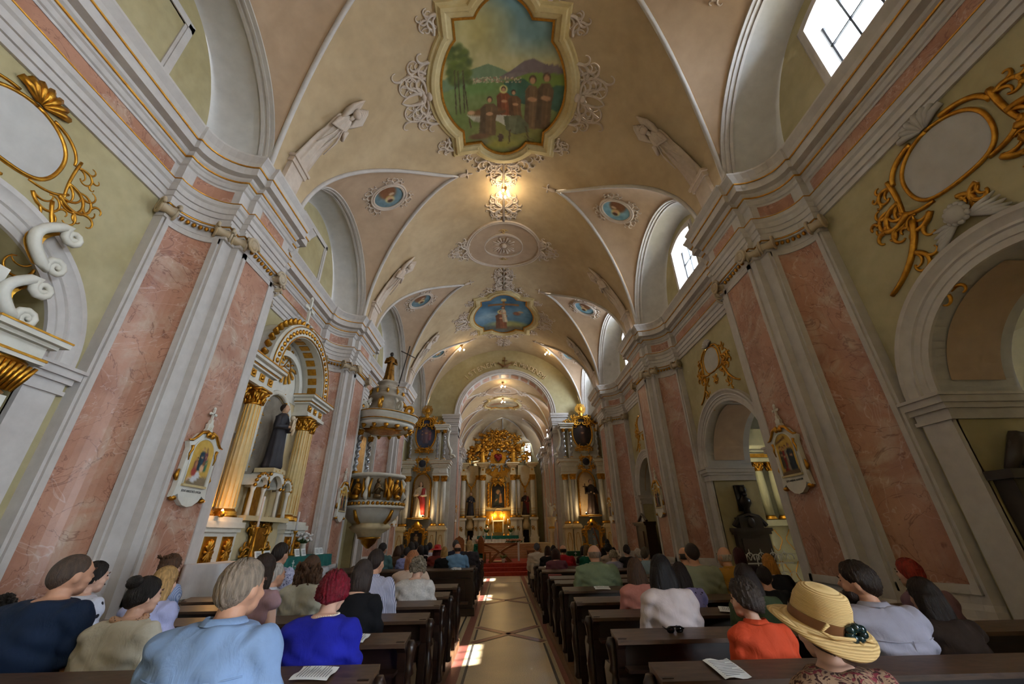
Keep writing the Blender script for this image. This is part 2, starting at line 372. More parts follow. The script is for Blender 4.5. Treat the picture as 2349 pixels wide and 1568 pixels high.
def volute_mesh():
    mb=MB(); sp=[]
    for k in range(40):
        a=k/39*PI*4.4; r=0.105*(1-k/39)+0.016; sp.append((r*math.cos(a),0,r*math.sin(a)))
    for yy in(-0.10,0.10): mb.tube([(x,yy,z) for x,y,z in sp],taper(40,0.024,0.012),6)
    mb.loft([[(0.085*(1-0.35*math.sin(PI*q))*math.cos(2*PI*j/14),-0.11+0.22*q,0.085*(1-0.35*math.sin(PI*q))*math.sin(2*PI*j/14)) for j in range(14)] for q in[0,.2,.4,.6,.8,1]])
    return mb.mesh('volute',True)
VOL=volute_mesh(); VOL.materials.append(mat('volute_stone_gilt',(196,182,160),0.55,0.1,kind='plaster',col2=(176,150,108),scale=8))
EGG=MB().ell((0,0,0),(0.034,0.034,0.042),8,6).mesh('gilt_egg',True); EGG.materials.append(M_gold)
def pier(s,yc,par,visible=True):
    body=[[(s*i[0],yc+i[1],z) for i,o in PP] for z in(0.0,6.64)]
    # plinth
    p=obj('pier',MB().loft(body,False,False),M_trim,par)
    pl=[]
    for k,z in((.18,0),(.18,.62),(.10,.66),(.10,.74),(.03,.80)): pl.append([(s*(i[0]+(o[0]-i[0])*k),yc+i[1]+(o[1]-i[1])*k,z) for i,o in PP])
    pl.append([(s*(i[0]-(o[0]-i[0])*.2),yc+i[1]-(o[1]-i[1])*.2,.80) for i,o in PP])
    obj('pier_plinth',MB().loft(pl,False,False),M_trim,p)
    # flank panels + front
    def arc(q,d,sg): a=math.radians(q); return (s*(4.95+(0.55-d)*math.cos(a)),yc+sg*(-1.42+(0.57-d)*math.sin(a)))
    for sg in(-1,1):
        sgn=1 if sg<0 else -1
        def A(q,d): x,y=arc(q,d,1); return (x,yc+(y-yc)*(1 if sg<0 else -1))
        qs=[10+72*k/10 for k in range(11)]
        obj('marble_panel',MB().loft([[(*A(q,0.012),z) for q in qs] for z in(0.98,6.22)],False,False),M_pink,p)
        fr=MB()
        for q0,q1,z0,z1 in((4,12,.9,6.3),(80,90,.9,6.3),(4,90,.9,1.0),(4,90,6.2,6.3)):
            qq=[q0+(q1-q0)*k/8 for k in range(9)]
            fr.loft([[(*A(q,0.0),z0) for q in qq],[(*A(q,0.035),z0) for q in qq],[(*A(q,0.035),z1) for q in qq],[(*A(q,0.0),z1) for q in qq]],False,False)
            fr.loft([[(*A(q,0.0),z) for z in(z0,z1)] if e==0 else [(*A(q,0.035),z) for z in(z0,z1)] for q in(qq[0],) for e in(0,1)],False,False)
            fr.loft([[(*A(q,0.0),z) for z in(z0,z1)] if e==0 else [(*A(q,0.035),z) for z in(z0,z1)] for q in(qq[-1],) for e in(0,1)],False,False)
        obj('panel_border',fr,M_trim,p)
    x=4.78
    obj('marble_panel',MB().box(s*(x-0.012)-0.005,s*(x-0.012)+0.005,yc-0.42,yc+0.42,0.98,6.22),M_pink,p)
    fr=MB()
    for y0,y1,z0,z1 in((-.47,-.40,.9,6.3),(.40,.47,.9,6.3),(-.47,.47,.9,1.0),(-.47,.47,6.2,6.3)): fr.box(s*(x-0.017)-0.018,s*(x-0.017)+0.018,yc+y0,yc+y1,z0,z1)
    obj('panel_border',fr,M_trim,p)
    # capital
    cp=MB()
    for k,z0,z1 in((.10,6.30,6.35),(.05,6.35,6.50),(.13,6.50,6.56),(.18,6.56,6.63)):
        r=[[(s*(i[0]+(o[0]-i[0])*kk),yc+i[1]+(o[1]-i[1])*kk,z) for i,o in PP] for kk,z in((-.05,z0),(k,z0),(k,z1),(-.05,z1))]; cp.loft(r,False,False)
    c=obj('capital',cp,M_trim,p)
    g=MB(); g.tube([(s*(i[0]+(o[0]-i[0])*.15),yc+i[1]+(o[1]-i[1])*.15,6.545) for i,o in PP],0.014,5); obj('gilt_moulding',g,M_goldp,p)
    def vol(px,py,rz):
        o=obj('volute',VOL,None,p); o.scale=(1.25,1.1,1.25); o.location=(s*px,yc+py,6.43); o.rotation_euler=(0,0,rz)
    for sg in(1,-1):
        vol(5.46,-1.43*sg,s*sg*0.5); vol(4.93,-0.87*sg,s*sg*0.7); vol(4.80,-0.62*sg,s*sg*0.8); 
        vol(4.71,-0.52*sg,PI/2 if sg>0 else -PI/2)
        for q in range(7):
            a=math.radians(14+q*10.2); o=obj('gilt_egg',EGG,None,p); o.location=(s*(4.95+0.485*math.cos(a)),yc-sg*(1.42-0.505*math.sin(a)),6.435)
    for q in range(7):
        o=obj('gilt_egg',EGG,None,p); o.location=(s*4.735,yc-0.33+0.11*q,6.435)
    e=ent_seg(PP,s,yc,par)
    frieze(PP[4:11],s,yc,e); frieze(PP[-11:-4],s,yc,e); frieze([((4.78,-.40),(4.39,-.5)),((4.78,.40),(4.39,.5))],s,yc,e)
    return p
for s,P in((-1,PL),(1,PR)):
    for yc in P[1:]: pier(s,yc,walls[s])
    ends=[y for y in P[1:]]
    for k in range(len(ends)+1):
        y0=(ends[k-1]+1.42) if k>0 else YB; y1=(ends[k]-1.42) if k<len(ends) else YC
        path=[((XW,y0),(5.2,y0+0.27 if k>0 else y0)),((XW,y1),(5.2,y1-0.27 if k<len(ends) else y1))]
        e=ent_seg(path,s,0,walls[s]); frieze([((XW,y0+0.12),(5.2,y0+0.12)),((XW,y1-0.12),(5.2,y1-0.12))],s,0,e)
# ------------------------------------------------------------------ nave walls with arches
def arch_wall(s,y0,y1,yc,r,zi,depth,par,blind=True,ztop=6.7,x=XW,back=None,panel=False,rout=None):
    """bay wall with a round arch (radius r, springing zi); blind: closed niche, else a deep opening"""
    mb=MB(); K=40
    ys=sorted(set([y0,y1]+[yc-r*math.cos(PI*k/K) for k in range(K+1)]))
    za=lambda y: zi+math.sqrt(max(0,r*r-(y-yc)**2))
    for a,b in zip(ys[:-1],ys[1:]):
        ym=(a+b)/2; ins=abs(ym-yc)<r
        f=(lambda y:za(y)) if ins else (lambda y:0.0)
        mb.add([(s*x,a,f(a)),(s*x,b,f(b)),(s*x,b,ztop),(s*x,a,ztop)],[(0,1,2,3)])
    w_=obj('bay_wall',mb,M_wall,par)
    loop=[(yc-r,0.0)]+[(yc-r*math.cos(PI*k/K),za(yc-r*math.cos(PI*k/K))) for k in range(K+1)]+[(yc+r,0.0)]
    obj('arch_reveal',MB().loft([[(s*x,y,z) for y,z in loop[1:-1]],[(s*(x+depth),y,z) for y,z in loop[1:-1]]],False,False),M_wall if not panel else M_reveal,w_)
    obj('arch_jamb',MB().box(*sorted((s*x,s*(x+depth))),yc-r-0.002,yc-r,0,zi).box(*sorted((s*x,s*(x+depth))),yc+r,yc+r+0.002,0,zi),M_wall,w_)
    if panel:
        pm=MB(); rr=r-0.02
        for a0,a1 in((8,86),(94,172)):
            pm.loft([[(s*xx,yc-rr*math.cos(math.radians(a0+(a1-a0)*k/30)),zi+rr*math.sin(math.radians(a0+(a1-a0)*k/30))) for k in range(31)] for xx in(x+0.18,x+depth-0.18)],False,False)
        obj('reveal_panel',pm,M_cell,w_)
    if blind: obj('niche_wall',MB().add([(s*(x+depth),y,z) for y,z in loop],[tuple(range(len(loop)))]),M_wall,w_)
    # archivolt
    R=rout or r+0.34; st=[(r,0.0),(r,0.045),(r+(R-r)*.22,0.045),(r+(R-r)*.24,0.06),(r+(R-r)*.46,0.06),(r+(R-r)*.50,0.085),(r+(R-r)*.60,0.075),(r+(R-r)*.78,0.10),(r+(R-r)*.84,0.125),(R,0.125),(R,0.0)]
    obj('archivolt',MB().loft([[(s*(x-d),yc-q*math.cos(PI*k/K),zi+q*math.sin(PI*k/K)) for k in range(K+1)] for q,d in st],False,False),M_trim,w_,sharp=30)
    im=MB()
    for sg in(-1,1):
        ya,yb=sorted((yc+sg*(r-0.03),yc+sg*(R+0.04)))
        for z0,z1,e in((zi-0.34,zi-0.29,0.02),(zi-0.29,zi-0.2,0.0),(zi-0.2,zi-0.13,0.04),(zi-0.13,zi-0.04,0.08),(zi-0.04,zi,0.11)):
            xa,xb=sorted((s*(x-0.07-e),s*(x+(depth if not blind or True else 0)))); im.box(xa,xb,ya-e*(1 if sg<0 else 0.6),yb+e*(1 if sg>0 else 0.6),z0,z1)
        xa,xb=sorted((s*(x-0.06),s*(x+0.02))); im.box(xa,xb,yc+min(sg*r,sg*R),yc+max(sg*r,sg*R),0,zi-0.34)
    obj('impost',im,M_trim,w_)
    return w_
WL=walls[-1]; WR=walls[1]
arch_wall(-1,PL[0]-1.0,PL[1]-1.35,-2.8,1.3,3.6,0.35,WL)
arch_wall(-1,PL[1]+1.35,PL[2]-1.35,3.2,1.22,3.6,0.35,WL,rout=1.6)
arch_wall(-1,PL[2]+1.35,PL[3]-1.35,9.35,1.22,3.6,0.35,WL,rout=1.55)
arch_wall(-1,PL[3]+1.35,PL[4]-1.35,15.4,1.22,3.6,0.35,WL,rout=1.55)
arch_wall(-1,PL[4]+1.35,YC,21.6,1.0,3.6,0.3,WL)
arch_wall(1,PR[0]-1.0,PR[1]-1.35,-2.6,1.25,3.18,0.5,WR,blind=False)
wr0=empty('window_7',label='tall arched window added behind the viewer to light the opposite wall',cat='window',kind='structure')  # unseen window, added so daylight brightens the lower wall opposite
b=MB()
for q in range(5): b.box(6.0,6.05,-3.85+.625*q-.02,-3.85+.625*q+.02,.9,4.45)
for q in range(6): b.box(6.0,6.05,-3.85,-1.35,.9+.66*q-.02,.9+.66*q+.02)
obj('glazing_bar',b,M_dgrey,wr0); obj('window_sill',MB().box(5.6,6.1,-3.9,-1.3,0,.9),M_trim,wr0)
portal('added_window_portal',(6.1,-2.6,2.65),(0,PI/2,0),3.5,2.5)
arch_wall(1,PR[1]+1.35,PR[2]-1.35,3.57,1.26,3.18,1.1,WR,blind=False,panel=True,rout=1.64)
arch_wall(1,PR[2]+1.35,PR[3]-1.35,9.9,1.42,3.22,1.2,WR,blind=False,panel=True,rout=1.72)
arch_wall(1,PR[3]+1.35,PR[4]-1.35,16.2,1.28,3.05,0.4,WR,panel=True,rout=1.6)
arch_wall(1,PR[4]+1.35,YC,22.0,0.9,3.05,0.3,WR)
for s in(-1,1): obj('wall_backing',MB().box(*sorted((s*(XW+0.005),s*(XW+0.03))),YB,YC,6.55,8.2),M_wall,walls[s])
# west wall behind the camera with a large window, organ gallery
wb=empty('wall_back',label='plain plastered west wall behind the viewer',cat='wall',kind='structure')
mb=MB()
mb.box(-6,6,YB-0.4,YB,0,12.7)
obj('west_wall',mb,M_wall,wb)
# right side aisle chapels
ch=empty('wall_chapel',label='pale side chapel walls seen through the right-hand arches',cat='wall',kind='structure')
mb=MB(); XO=10.6
CHW=mat('chapel_plaster_pale',(206,200,178),0.85,kind='plaster',col2=(190,184,160),scale=3)
mb.box(XO,XO+0.3,0.9,9.95,0,6); mb.box(XO,XO+0.3,10.25,15.2,0,6)
for y0,y1 in((9.95,10.25),): mb.box(XO,XO+0.3,y0,y1,0,3.4); mb.box(XO,XO+0.3,y0,y1,4.4,6)
mb.box(6.8,XO,15.0,15.2,0,6); mb.box(6.3,XO,0.9,1.1,0,6)
obj('chapel_wall',mb,CHW,ch)
obj('chapel_wall',MB().box(6.86,6.9,1.0,1.9,0,6).box(6.86,6.9,5.3,8.2,0,6).box(6.86,6.9,11.9,15,0,6).box(6.86,6.9,1.9,5.3,4.55,6).box(6.86,6.9,8.2,11.9,4.8,6),CHW,ch)
obj('chapel_vault',MB().grid(4,16,lambda u,v:(6.8+3.9*v,0.9+u*14.3,5.2+1.0*math.sin(PI*v))),CHW,ch,True)
portal('chapel_window_portal',(XO+0.2,10.1,3.9),(0,PI/2,0),1.0,.3)
# ------------------------------------------------------------------ floor
obj('terrazzo_slab',MB().box(-6.2,10.9,YB-0.4,YC+1.0,-0.3,0.0),M_stone,floor)
def band(name,x0,x1,y0,y1,m,z=0.003): return obj(name,MB().box(x0,x1,y0,y1,-0.02,z),m,floor)
ysplit=[(-3,8.15),(9.6,12.45),(13.85,17.8),(17.88,20.6)]
for s in(-1,1):
    for a,b,m,n in((.90,.935,M_fblack,'inlay_line'),(.81,.90,M_fcream,'inlay_strip'),(.66,.81,M_fpink,'inlay_band'),(.605,.66,M_fcream,'inlay_strip')):
        band(n,*sorted((s*a,s*b)),-3,20.6,m)
    for y0,y1 in((-3,8.12),(9.62,12.4),(13.9,17.8)): band('inlay_line',*sorted((s*.57,s*.605)),y0,y1,M_fblack)
    for yc in(8.88,13.16): band('inlay_line',*sorted((s*.57,s*.605)),yc-0.42,yc+0.42,M_fblack)
for yc in(8.88,13.16):
    for sg in(-1,1):
        for o_,w_,m,n,z in((0,.12,M_fpink,'inlay_band',.004),(.075,.02,M_fblack,'inlay_line',.0035),(-.075,.02,M_fblack,'inlay_line',.0035)):
            dx,dy=1.2,1.3*sg; L_=math.hypot(dx,dy); nx_,ny_=-dy/L_,dx/L_
            q=MB(); P_=[]
            for e,t in((-1,-1),(-1,1),(1,1),(1,-1)): P_.append((e*dx/2+nx_*(o_+t*w_/2),yc+e*dy/2+ny_*(o_+t*w_/2)))
            q.prism(P_,lambda a,b,d:(a,b,d),-0.02,z); obj(n,q,m,floor)
band('inlay_line',-.9,.9,17.8,17.86,M_fblack)
# ------------------------------------------------------------------ chancel arch wall
wf=empty('wall_front',label='olive chancel arch wall with an inscription above the arch',cat='wall',kind='structure')
CR,CZ,CXo=2.80,8.2,0.07
mb=MB(); K=64
xs=sorted(set([CXo-CR*math.cos(PI*k/K) for k in range(K+1)]+[-XW,-4.75,4.75,XW]+list(np.linspace(-4.7,4.7,40).tolist())))
for a,b in zip(xs[:-1],xs[1:]):
    xm=(a+b)/2; ins=abs(xm-CXo)<CR
    f=lambda x:(CZ+math.sqrt(max(0,CR*CR-(x-CXo)**2))*0.96 if ins else 0.0)
    tp=lambda x:(vz(x)+0.06 if abs(x)<4.75 else 8.15)
    for yy in(YC,YC+0.9): mb.add([(a,yy,f(a)),(b,yy,f(b)),(b,yy,tp(b)),(a,yy,tp(a))],[(0,1,2,3)])
obj('chancel_arch_wall',mb,M_wall,wf)
ang=[PI*k/K for k in range(K+1)]
P2=lambda q,a:(CXo-q*math.cos(a),CZ+0.96*q*math.sin(a))
lp=[(CXo-CR,0)]+[P2(CR,a) for a in ang]+[(CXo+CR,0)]
obj('arch_intrados',MB().loft([[(x,yy,z) for x,z in lp] for yy in(YC,YC+0.9)],False,False),M_trim,wf)
st=[(CR,0),(CR,0.06),(CR+.07,0.06),(CR+.08,0.09),(CR+.17,0.09),(CR+.2,0.13),(CR+.27,0.13),(CR+.27,0)]
obj('chancel_archivolt',MB().loft([[(P2(q,a)[0],YC-d,P2(q,a)[1]) for a in ang] for q,d in st],False,False),M_trim,wf,sharp=30)
for k in range(13):
    a0=math.radians(5+170*k/13+1.6); a1=math.radians(5+170*(k+1)/13-1.6)
    obj('intrados_panel',MB().loft([[(P2(CR-0.015,a0+(a1-a0)*j/6)[0],yy,P2(CR-0.015,a0+(a1-a0)*j/6)[1]) for j in range(7)] for yy in(YC+0.16,YC+0.74)],False,False),M_pink,wf)
for s in(-1,1):
    im=MB()
    for z0,z1,e in((7.05,7.1,.03),(7.1,7.2,.0),(7.2,7.25,.02),(7.25,7.5,.0),(7.5,7.62,.05),(7.62,7.72,.08),(7.72,7.95,.12),(7.95,8.08,.18),(8.08,8.2,.22)):
        xa,xb=sorted((CXo+s*(CR-e*0.5),CXo+s*(CR+0.75+e))); im.box(xa,xb,YC-0.12-e,YC+0.92,z0,z1)
    obj('arch_impost',im,M_trim,wf)
    xa,xb=sorted((CXo+s*CR,CXo+s*(CR+0.7))); j=obj('arch_jamb',MB().box(xa,xb,YC-0.1,YC+0.92,0,7.05),M_trim,wf)
    xa,xb=sorted((CXo+s*(CR-0.012),CXo+s*(CR+0.02))); obj('marble_panel',MB().box(xa,xb,YC+0.12,YC+0.78,0.9,6.9),M_pink,j)
# inscription
def text_mesh(ch,size,ext):
    cu=bpy.data.curves.new('t','FONT'); cu.body=ch; cu.size=size; cu.extrude=ext; cu.align_x='CENTER'; cu.resolution_u=3
    to=bpy.data.objects.new('t',cu); COL.objects.link(to); dg=bpy.context.evaluated_depsgraph_get()
    me=bpy.data.meshes.new_from_object(to.evaluated_get(dg)); bpy.data.objects.remove(to); bpy.data.curves.remove(cu); return me
M_letter=mat('letter_ochre',(214,196,160),0.6,kind='plaster',col2=(196,174,134),scale=6)
RT=3.33
def arc_text(txt,a0,a1):
    n=len(txt)
    for k,c in enumerate(txt):
        if c==' ': continue
        a=math.radians(a0+(a1-a0)*k/(n-1)); me=text_mesh(c,0.46,0.04); me.materials.append(M_letter)
        o=obj('letter',me,None,wf); o.matrix_local=Matrix.Translation((CXo+RT*math.sin(a),YC-0.03,CZ+0.02+0.96*RT*math.cos(a)))@Matrix.Rotation(a,4,'Y')@Matrix.Rotation(PI/2,4,'X')
arc_text('ISTENEM',-44,-13); arc_text('A MINDENEM!',11,46)
em=MB(); zz=CZ+0.96*RT+0.02
em.box(-.03+CXo,.03+CXo,YC-.06,YC,zz-.1,zz+.55).box(-.16+CXo,.16+CXo,YC-.06,YC,zz+.3,zz+.36)
for sg in(-1,1):
    em.tube([(CXo+sg*x,YC-0.05,zz+z) for x,z in((-.2,-.12),(0,-.06),(.2,.02),(.36,.12))],[.05,.06,.06,.04],6)
    for q in range(3): em.tube([(CXo+sg*.34,YC-.05,zz+.1),(CXo+sg*(.42+.03*q),YC-.05,zz+.2+.05*(1-q))],[.03,.014],5)
obj('crossed_arms_emblem',em,mat('emblem_brown',(126,92,60),0.6),wf,True)
# ------------------------------------------------------------------ choir
wc=empty('wall_choir',label='choir walls with pink pilasters and stepped cornices around the high altar',cat='wall',kind='structure')
CA,CB,CVZ,CC=3.4,3.25,7.7,-0.12
BC={s:[(24.75,28.05),(28.55,31.35),(31.85,34.1)] for s in(-1,1)}; AC={s:[1.5,1.6,1.7] for s in(-1,1)}
barrel('choir_vault',YC+0.85,34.3,BC,AC,CA,CB,CVZ,CC,M_vault,ceiling,nx=36)
for s in(-1,1):
    for i in range(3): cell(s,i,BC,AC,CA,CB,CVZ,CC,1.55,ceiling,reveal=False)
    mb=MB(); x=s*CA+CC
    mb.add([(s*3.55+CC,YC+.8,0),(s*3.55+CC,36,0),(s*3.55+CC,36,7.75),(s*3.55+CC,YC+.8,7.75)],[(0,1,2,3)])
    obj('choir_side_wall',mb,M_wall,wc)
    for i,(a,b) in enumerate(BC[s]):
        c=(a+b)/2; lm=MB()
        yy=[a+(b-a)*k/24 for k in range(25)]
        tp=lambda y:CVZ+1.57*math.sqrt(max(0,1-((y-c)/((b-a)/2))**2))
        for y0,y1 in zip(yy[:-1],yy[1:]):
            if s>0 and abs((y0+y1)/2-c)<0.36 and i<2: lm.add([(x,y0,min(9.0,tp(y0))),(x,y1,min(9.0,tp(y1))),(x,y1,tp(y1)),(x,y0,tp(y0))],[(0,1,2,3)]); lm.add([(x,y0,7.6),(x,y1,7.6),(x,y1,7.85),(x,y0,7.85)],[(0,1,2,3)])
            else: lm.add([(x,y0,7.6),(x,y1,7.6),(x,y1,tp(y1)),(x,y0,tp(y0))],[(0,1,2,3)])
        obj('choir_lunette',lm,M_cell,wc)
        if s>0 and i<2: portal('choir_window_portal',(x+0.1,c,8.4),(0,PI/2,0),1.2,.8)
    # choir pilasters with stepped cornice
    for yp in(25.1,28.3,31.6,34.0):
        p=obj('choir_pilaster',MB().box(*sorted((s*3.2+CC,s*3.6+CC)),yp-.45,yp+.45,0.4,6.5).box(*sorted((s*3.32+CC,s*3.6+CC)),yp-.65,yp+.65,0.4,6.5),M_trim,wc)
        obj('marble_panel',MB().box(*sorted((s*3.19+CC,s*3.25+CC)),yp-.3,yp+.3,1.2,6.1),M_pink,p)
        obj('marble_panel',MB().box(*sorted((s*3.3+CC,s*3.5+CC)),yp-.46,yp-.451,1.2,6.1),M_pink,p)
        e=MB()
        for z0,z1,d in((6.2,6.3,.04),(6.5,6.62,.06),(6.62,6.75,.1),(6.75,7.15,.04),(7.15,7.3,.1),(7.3,7.5,.22),(7.5,7.6,.28),(7.6,7.7,.34)):
            e.box(*sorted((s*(3.22-d)+CC,s*3.6+CC)),yp-.5-d,yp+.5+d,z0,z1); e.box(*sorted((s*(3.34-d)+CC,s*3.6+CC)),yp-.72-d,yp+.72+d,z0,z1)
        obj('pilaster_cornice',e,M_trim,p)
    e=MB()
    for z0,z1,d in((6.5,6.75,.06),(7.15,7.3,.1),(7.3,7.5,.2),(7.5,7.7,.3)): e.box(*sorted((s*(3.5-d)+CC,s*3.6+CC)),YC+.9,36,z0,z1)
    obj('choir_cornice',e,M_trim,wc)
# apse: polygonal wall and ribbed half dome
NA=16
ap=lambda a,r=1.0:(CC+CA*1.04*math.cos(a)*r,34.2+2.6*math.sin(a)*r)
am=MB()
for k in range(NA):
    a0,a1=PI*k/NA,PI*(k+1)/NA; (x0,y0),(x1,y1)=ap(a0),ap(a1)
    wn=(k==4)
    if wn: am.add([(x0,y0,0),(x1,y1,0),(x1,y1,7.5),(x0,y0,7.5)],[(0,1,2,3)]); am.add([(x0,y0,8.95),(x1,y1,8.95),(x1,y1,9.6),(x0,y0,9.6)],[(0,1,2,3)])
    else: am.add([(x0,y0,0),(x1,y1,0),(x1,y1,9.3),(x0,y0,9.3)],[(0,1,2,3)])
obj('apse_wall',am,M_wall,wc)
dm=[]
for j in range(9):
    f=j/8; dm.append([(CC+CA*1.05*math.cos(PI*k/24)*math.cos(f*PI/2*0.9999),34.1+2.6*math.sin(PI*k/24)*math.cos(f*PI/2*0.9999),7.7+CB*math.sin(f*PI/2) if not(6<=k<=8 and j<3) else 9.0+0.15*j+0.1) for k in range(25)])
obj('apse_half_dome',MB().loft(dm,False,False),M_vault,ceiling,True)
for k in(6,12,18): obj('apse_rib',MB().tube([(p[0],p[1]-0.02,p[2]-0.04) for p in [dm[j][k] for j in range(9)]],0.05,6),M_trim,ceiling,True)
aw=empty('window_6',label='small arched apse window beside the gilded altar crown',cat='window',kind='structure')
(xa,ya),(xb,yb)=ap(PI*4/NA),ap(PI*5/NA); d=Vector((xb-xa,yb-ya,0)); Lw=d.length; d.normalize()
fb=MB()
for t in(0.02,0.5,0.98):
    c=Vector((xa,ya,0))+d*Lw*t; fb.cbox((c.x,c.y,8.22),(0.05,0.05,1.5),math.atan2(d.y,d.x))
for z in(7.5,8.45,8.95):
    c=Vector((xa,ya,0))+d*Lw*.5; fb.cbox((c.x,c.y,z),(Lw,0.05,0.05),math.atan2(d.y,d.x))
obj('glazing_bar',fb,M_dgrey,aw)
for t in(0.27,0.73):
    for z0,z1 in((7.52,8.43),(8.47,8.93)):
        c=Vector((xa,ya,0))+d*Lw*t; h=d*Lw*.22; obj('pane',MB().add([(c.x-h.x,c.y-h.y,z0),(c.x+h.x,c.y+h.y,z0),(c.x+h.x,c.y+h.y,z1),(c.x-h.x,c.y-h.y,z1)],[(0,1,2,3)]),glassmat(),aw)
# steps
def slab(name,x0,x1,y0,y1,z0,z1,m,label,cat): return tag(obj(name,MB().box(x0,x1,y0,y1,z0,z1),m),label,cat,kind='structure')
cs=empty('floor_chancel',label='raised chancel floor with red carpeted steps before the altar table',cat='floor',kind='structure')
for k,y in enumerate((20.7,21.15,21.6)): obj('carpeted_step',MB().box(-2.6,2.6,y,21.7 if k<2 else 26.2,0.15*k-0.02,0.15*(k+1)),M_red,cs)
M_step=mat('step_wood_pinkish',(196,150,112),0.35,kind='wood',col2=(160,112,78),scale=4)
for k in range(6): obj('altar_step',MB().box(-2.2,2.2,26.2+0.36*k,30,0.45+0.12*k-0.02,0.45+0.12*(k+1)),M_step,cs)
obj('chancel_floor',MB().box(-5.6,-2.6,21.4,26.2,-0.02,0.44).box(2.6,5.6,21.4,26.2,-0.02,0.44).box(-3.6,3.5,26.2,37,-.02,0.449).box(-3.6,3.5,29.9,37,.4,1.17),M_stone,cs)
for s in(-1,1): obj('leak_block',MB().box(*sorted((s*4.74,s*5.75)),YC-0.3,YC+0.1,8.05,11.0),M_reveal,ceiling)  # block added to close the corner gap where sky light leaked in
# ------------------------------------------------------------------ painted pictures (colour attribute on a fine grid)
class Canvas:
    def __init__(s,W,H,asp=1.0,bg=(128,128,128)):
        s.W,s.H=W,H; s.a=np.zeros((H,W,3)); s.a[:]=bg
        s.U,s.V=np.meshgrid((np.arange(W)+.5)/W,(np.arange(H)+.5)/H)
    def blend(s,m,c,al=1.0):
        m=(np.clip(m,0,1)*al)[...,None]; s.a=s.a*(1-m)+np.array(c,float)*m
    def grad(s,v0,v1,c0,c1):
        t=np.clip((s.V-v0)/(v1-v0),0,1)[...,None]; m=((s.V>=v0)&(s.V<=v1))[...,None]
        s.a=np.where(m,np.array(c0)*(1-t)+np.array(c1)*t,s.a)
    def noise(s,n,amp,seed=0,sx=1):
        r=np.random.default_rng(seed); g=r.random((n+2,int(n*sx)+2)); y=s.V*n; x=s.U*n*sx; i=y.astype(int);j=x.astype(int);fy=y-i;fx=x-j
        fy=fy*fy*(3-2*fy); fx=fx*fx*(3-2*fx)
        v=(g[i,j]*(1-fy)+g[i+1,j]*fy)*(1-fx)+(g[i,j+1]*(1-fy)+g[i+1,j+1]*fy)*fx
        s.last=v; s.a=s.a+((v-.5)*2*amp)[...,None]; return v
    def ell(s,u,v,ru,rv,c,al=1.0,soft=.25,rot=0):
        du,dv=(s.U-u),(s.V-v); cu,su=math.cos(rot),math.sin(rot); d=np.sqrt(((du*cu+dv*su)/ru)**2+((-du*su+dv*cu)/rv)**2); s.blend((1-d)/soft+0.0,c,al)
    def poly(s,pts,c,al=1.0):
        ins=np.zeros((s.H,s.W),bool); n=len(pts)
        for i in range(n):
            x0,y0=pts[i]; x1,y1=pts[(i+1)%n]
            if y0==y1: continue
            ins^=((s.V>y0)!=(s.V>y1))&(s.U<(x1-x0)*(s.V-y0)/(y1-y0)+x0)
        s.blend(ins.astype(float),c,al)
    def fig(s,u,v,h,c,skin=(190,140,105),w=.28,lean=0.0,hair=(70,45,30),halo=None):
        """standing robed figure, feet at v, height h"""
        k=s.H/s.W
        x=lambda q,y:u+(q*w*h+lean*y*h)*k*1.0
        s.poly([(x(-.5,0),v),(x(.5,0),v),(x(.42,.45),v+.45*h),(x(.5,.72),v+.72*h),(x(.25,.83),v+.83*h),(x(-.25,.83),v+.83*h),(x(-.5,.72),v+.72*h),(x(-.42,.45),v+.45*h)],c)
        s.poly([(x(-.5,0),v),(x(-.1,0),v),(x(-.18,.8),v+.8*h),(x(-.45,.72),v+.72*h)],tuple(q*.72 for q in c),.7)
        s.poly([(x(.12,.05),v+.05*h),(x(.25,.05),v+.05*h),(x(.18,.75),v+.75*h),(x(.1,.75),v+.75*h)],tuple(min(255,q*1.25) for q in c),.6)
        if halo: s.ell(x(0,.92),v+.92*h,.13*h*k,.13*h,halo,.9,.2)
        s.ell(x(0,.93),v+.93*h,.075*h*k,.085*h,hair); s.ell(x(0,.91),v+.91*h,.055*h*k,.065*h,skin)
        s.ell(x(.05,.58),v+.58*h,.1*h*k,.05*h,skin,.9)
    def sample(s,u,v):
        x=np.clip(np.asarray(u)*s.W-.5,0,s.W-1.001); y=np.clip(np.asarray(v)*s.H-.5,0,s.H-1.001); i=y.astype(int); j=x.astype(int); fy=(y-i)[...,None]; fx=(x-j)[...,None]
        a=s.a; c=(a[i,j]*(1-fy)+a[np.minimum(i+1,s.H-1),j]*fy)*(1-fx)+(a[i,np.minimum(j+1,s.W-1)]*(1-fy)+a[np.minimum(i+1,s.H-1),np.minimum(j+1,s.W-1)]*fy)*fx
        c=np.clip(c,0,255)/255; return np.where(c<=.04045,c/12.92,((c+.055)/1.055)**2.4)
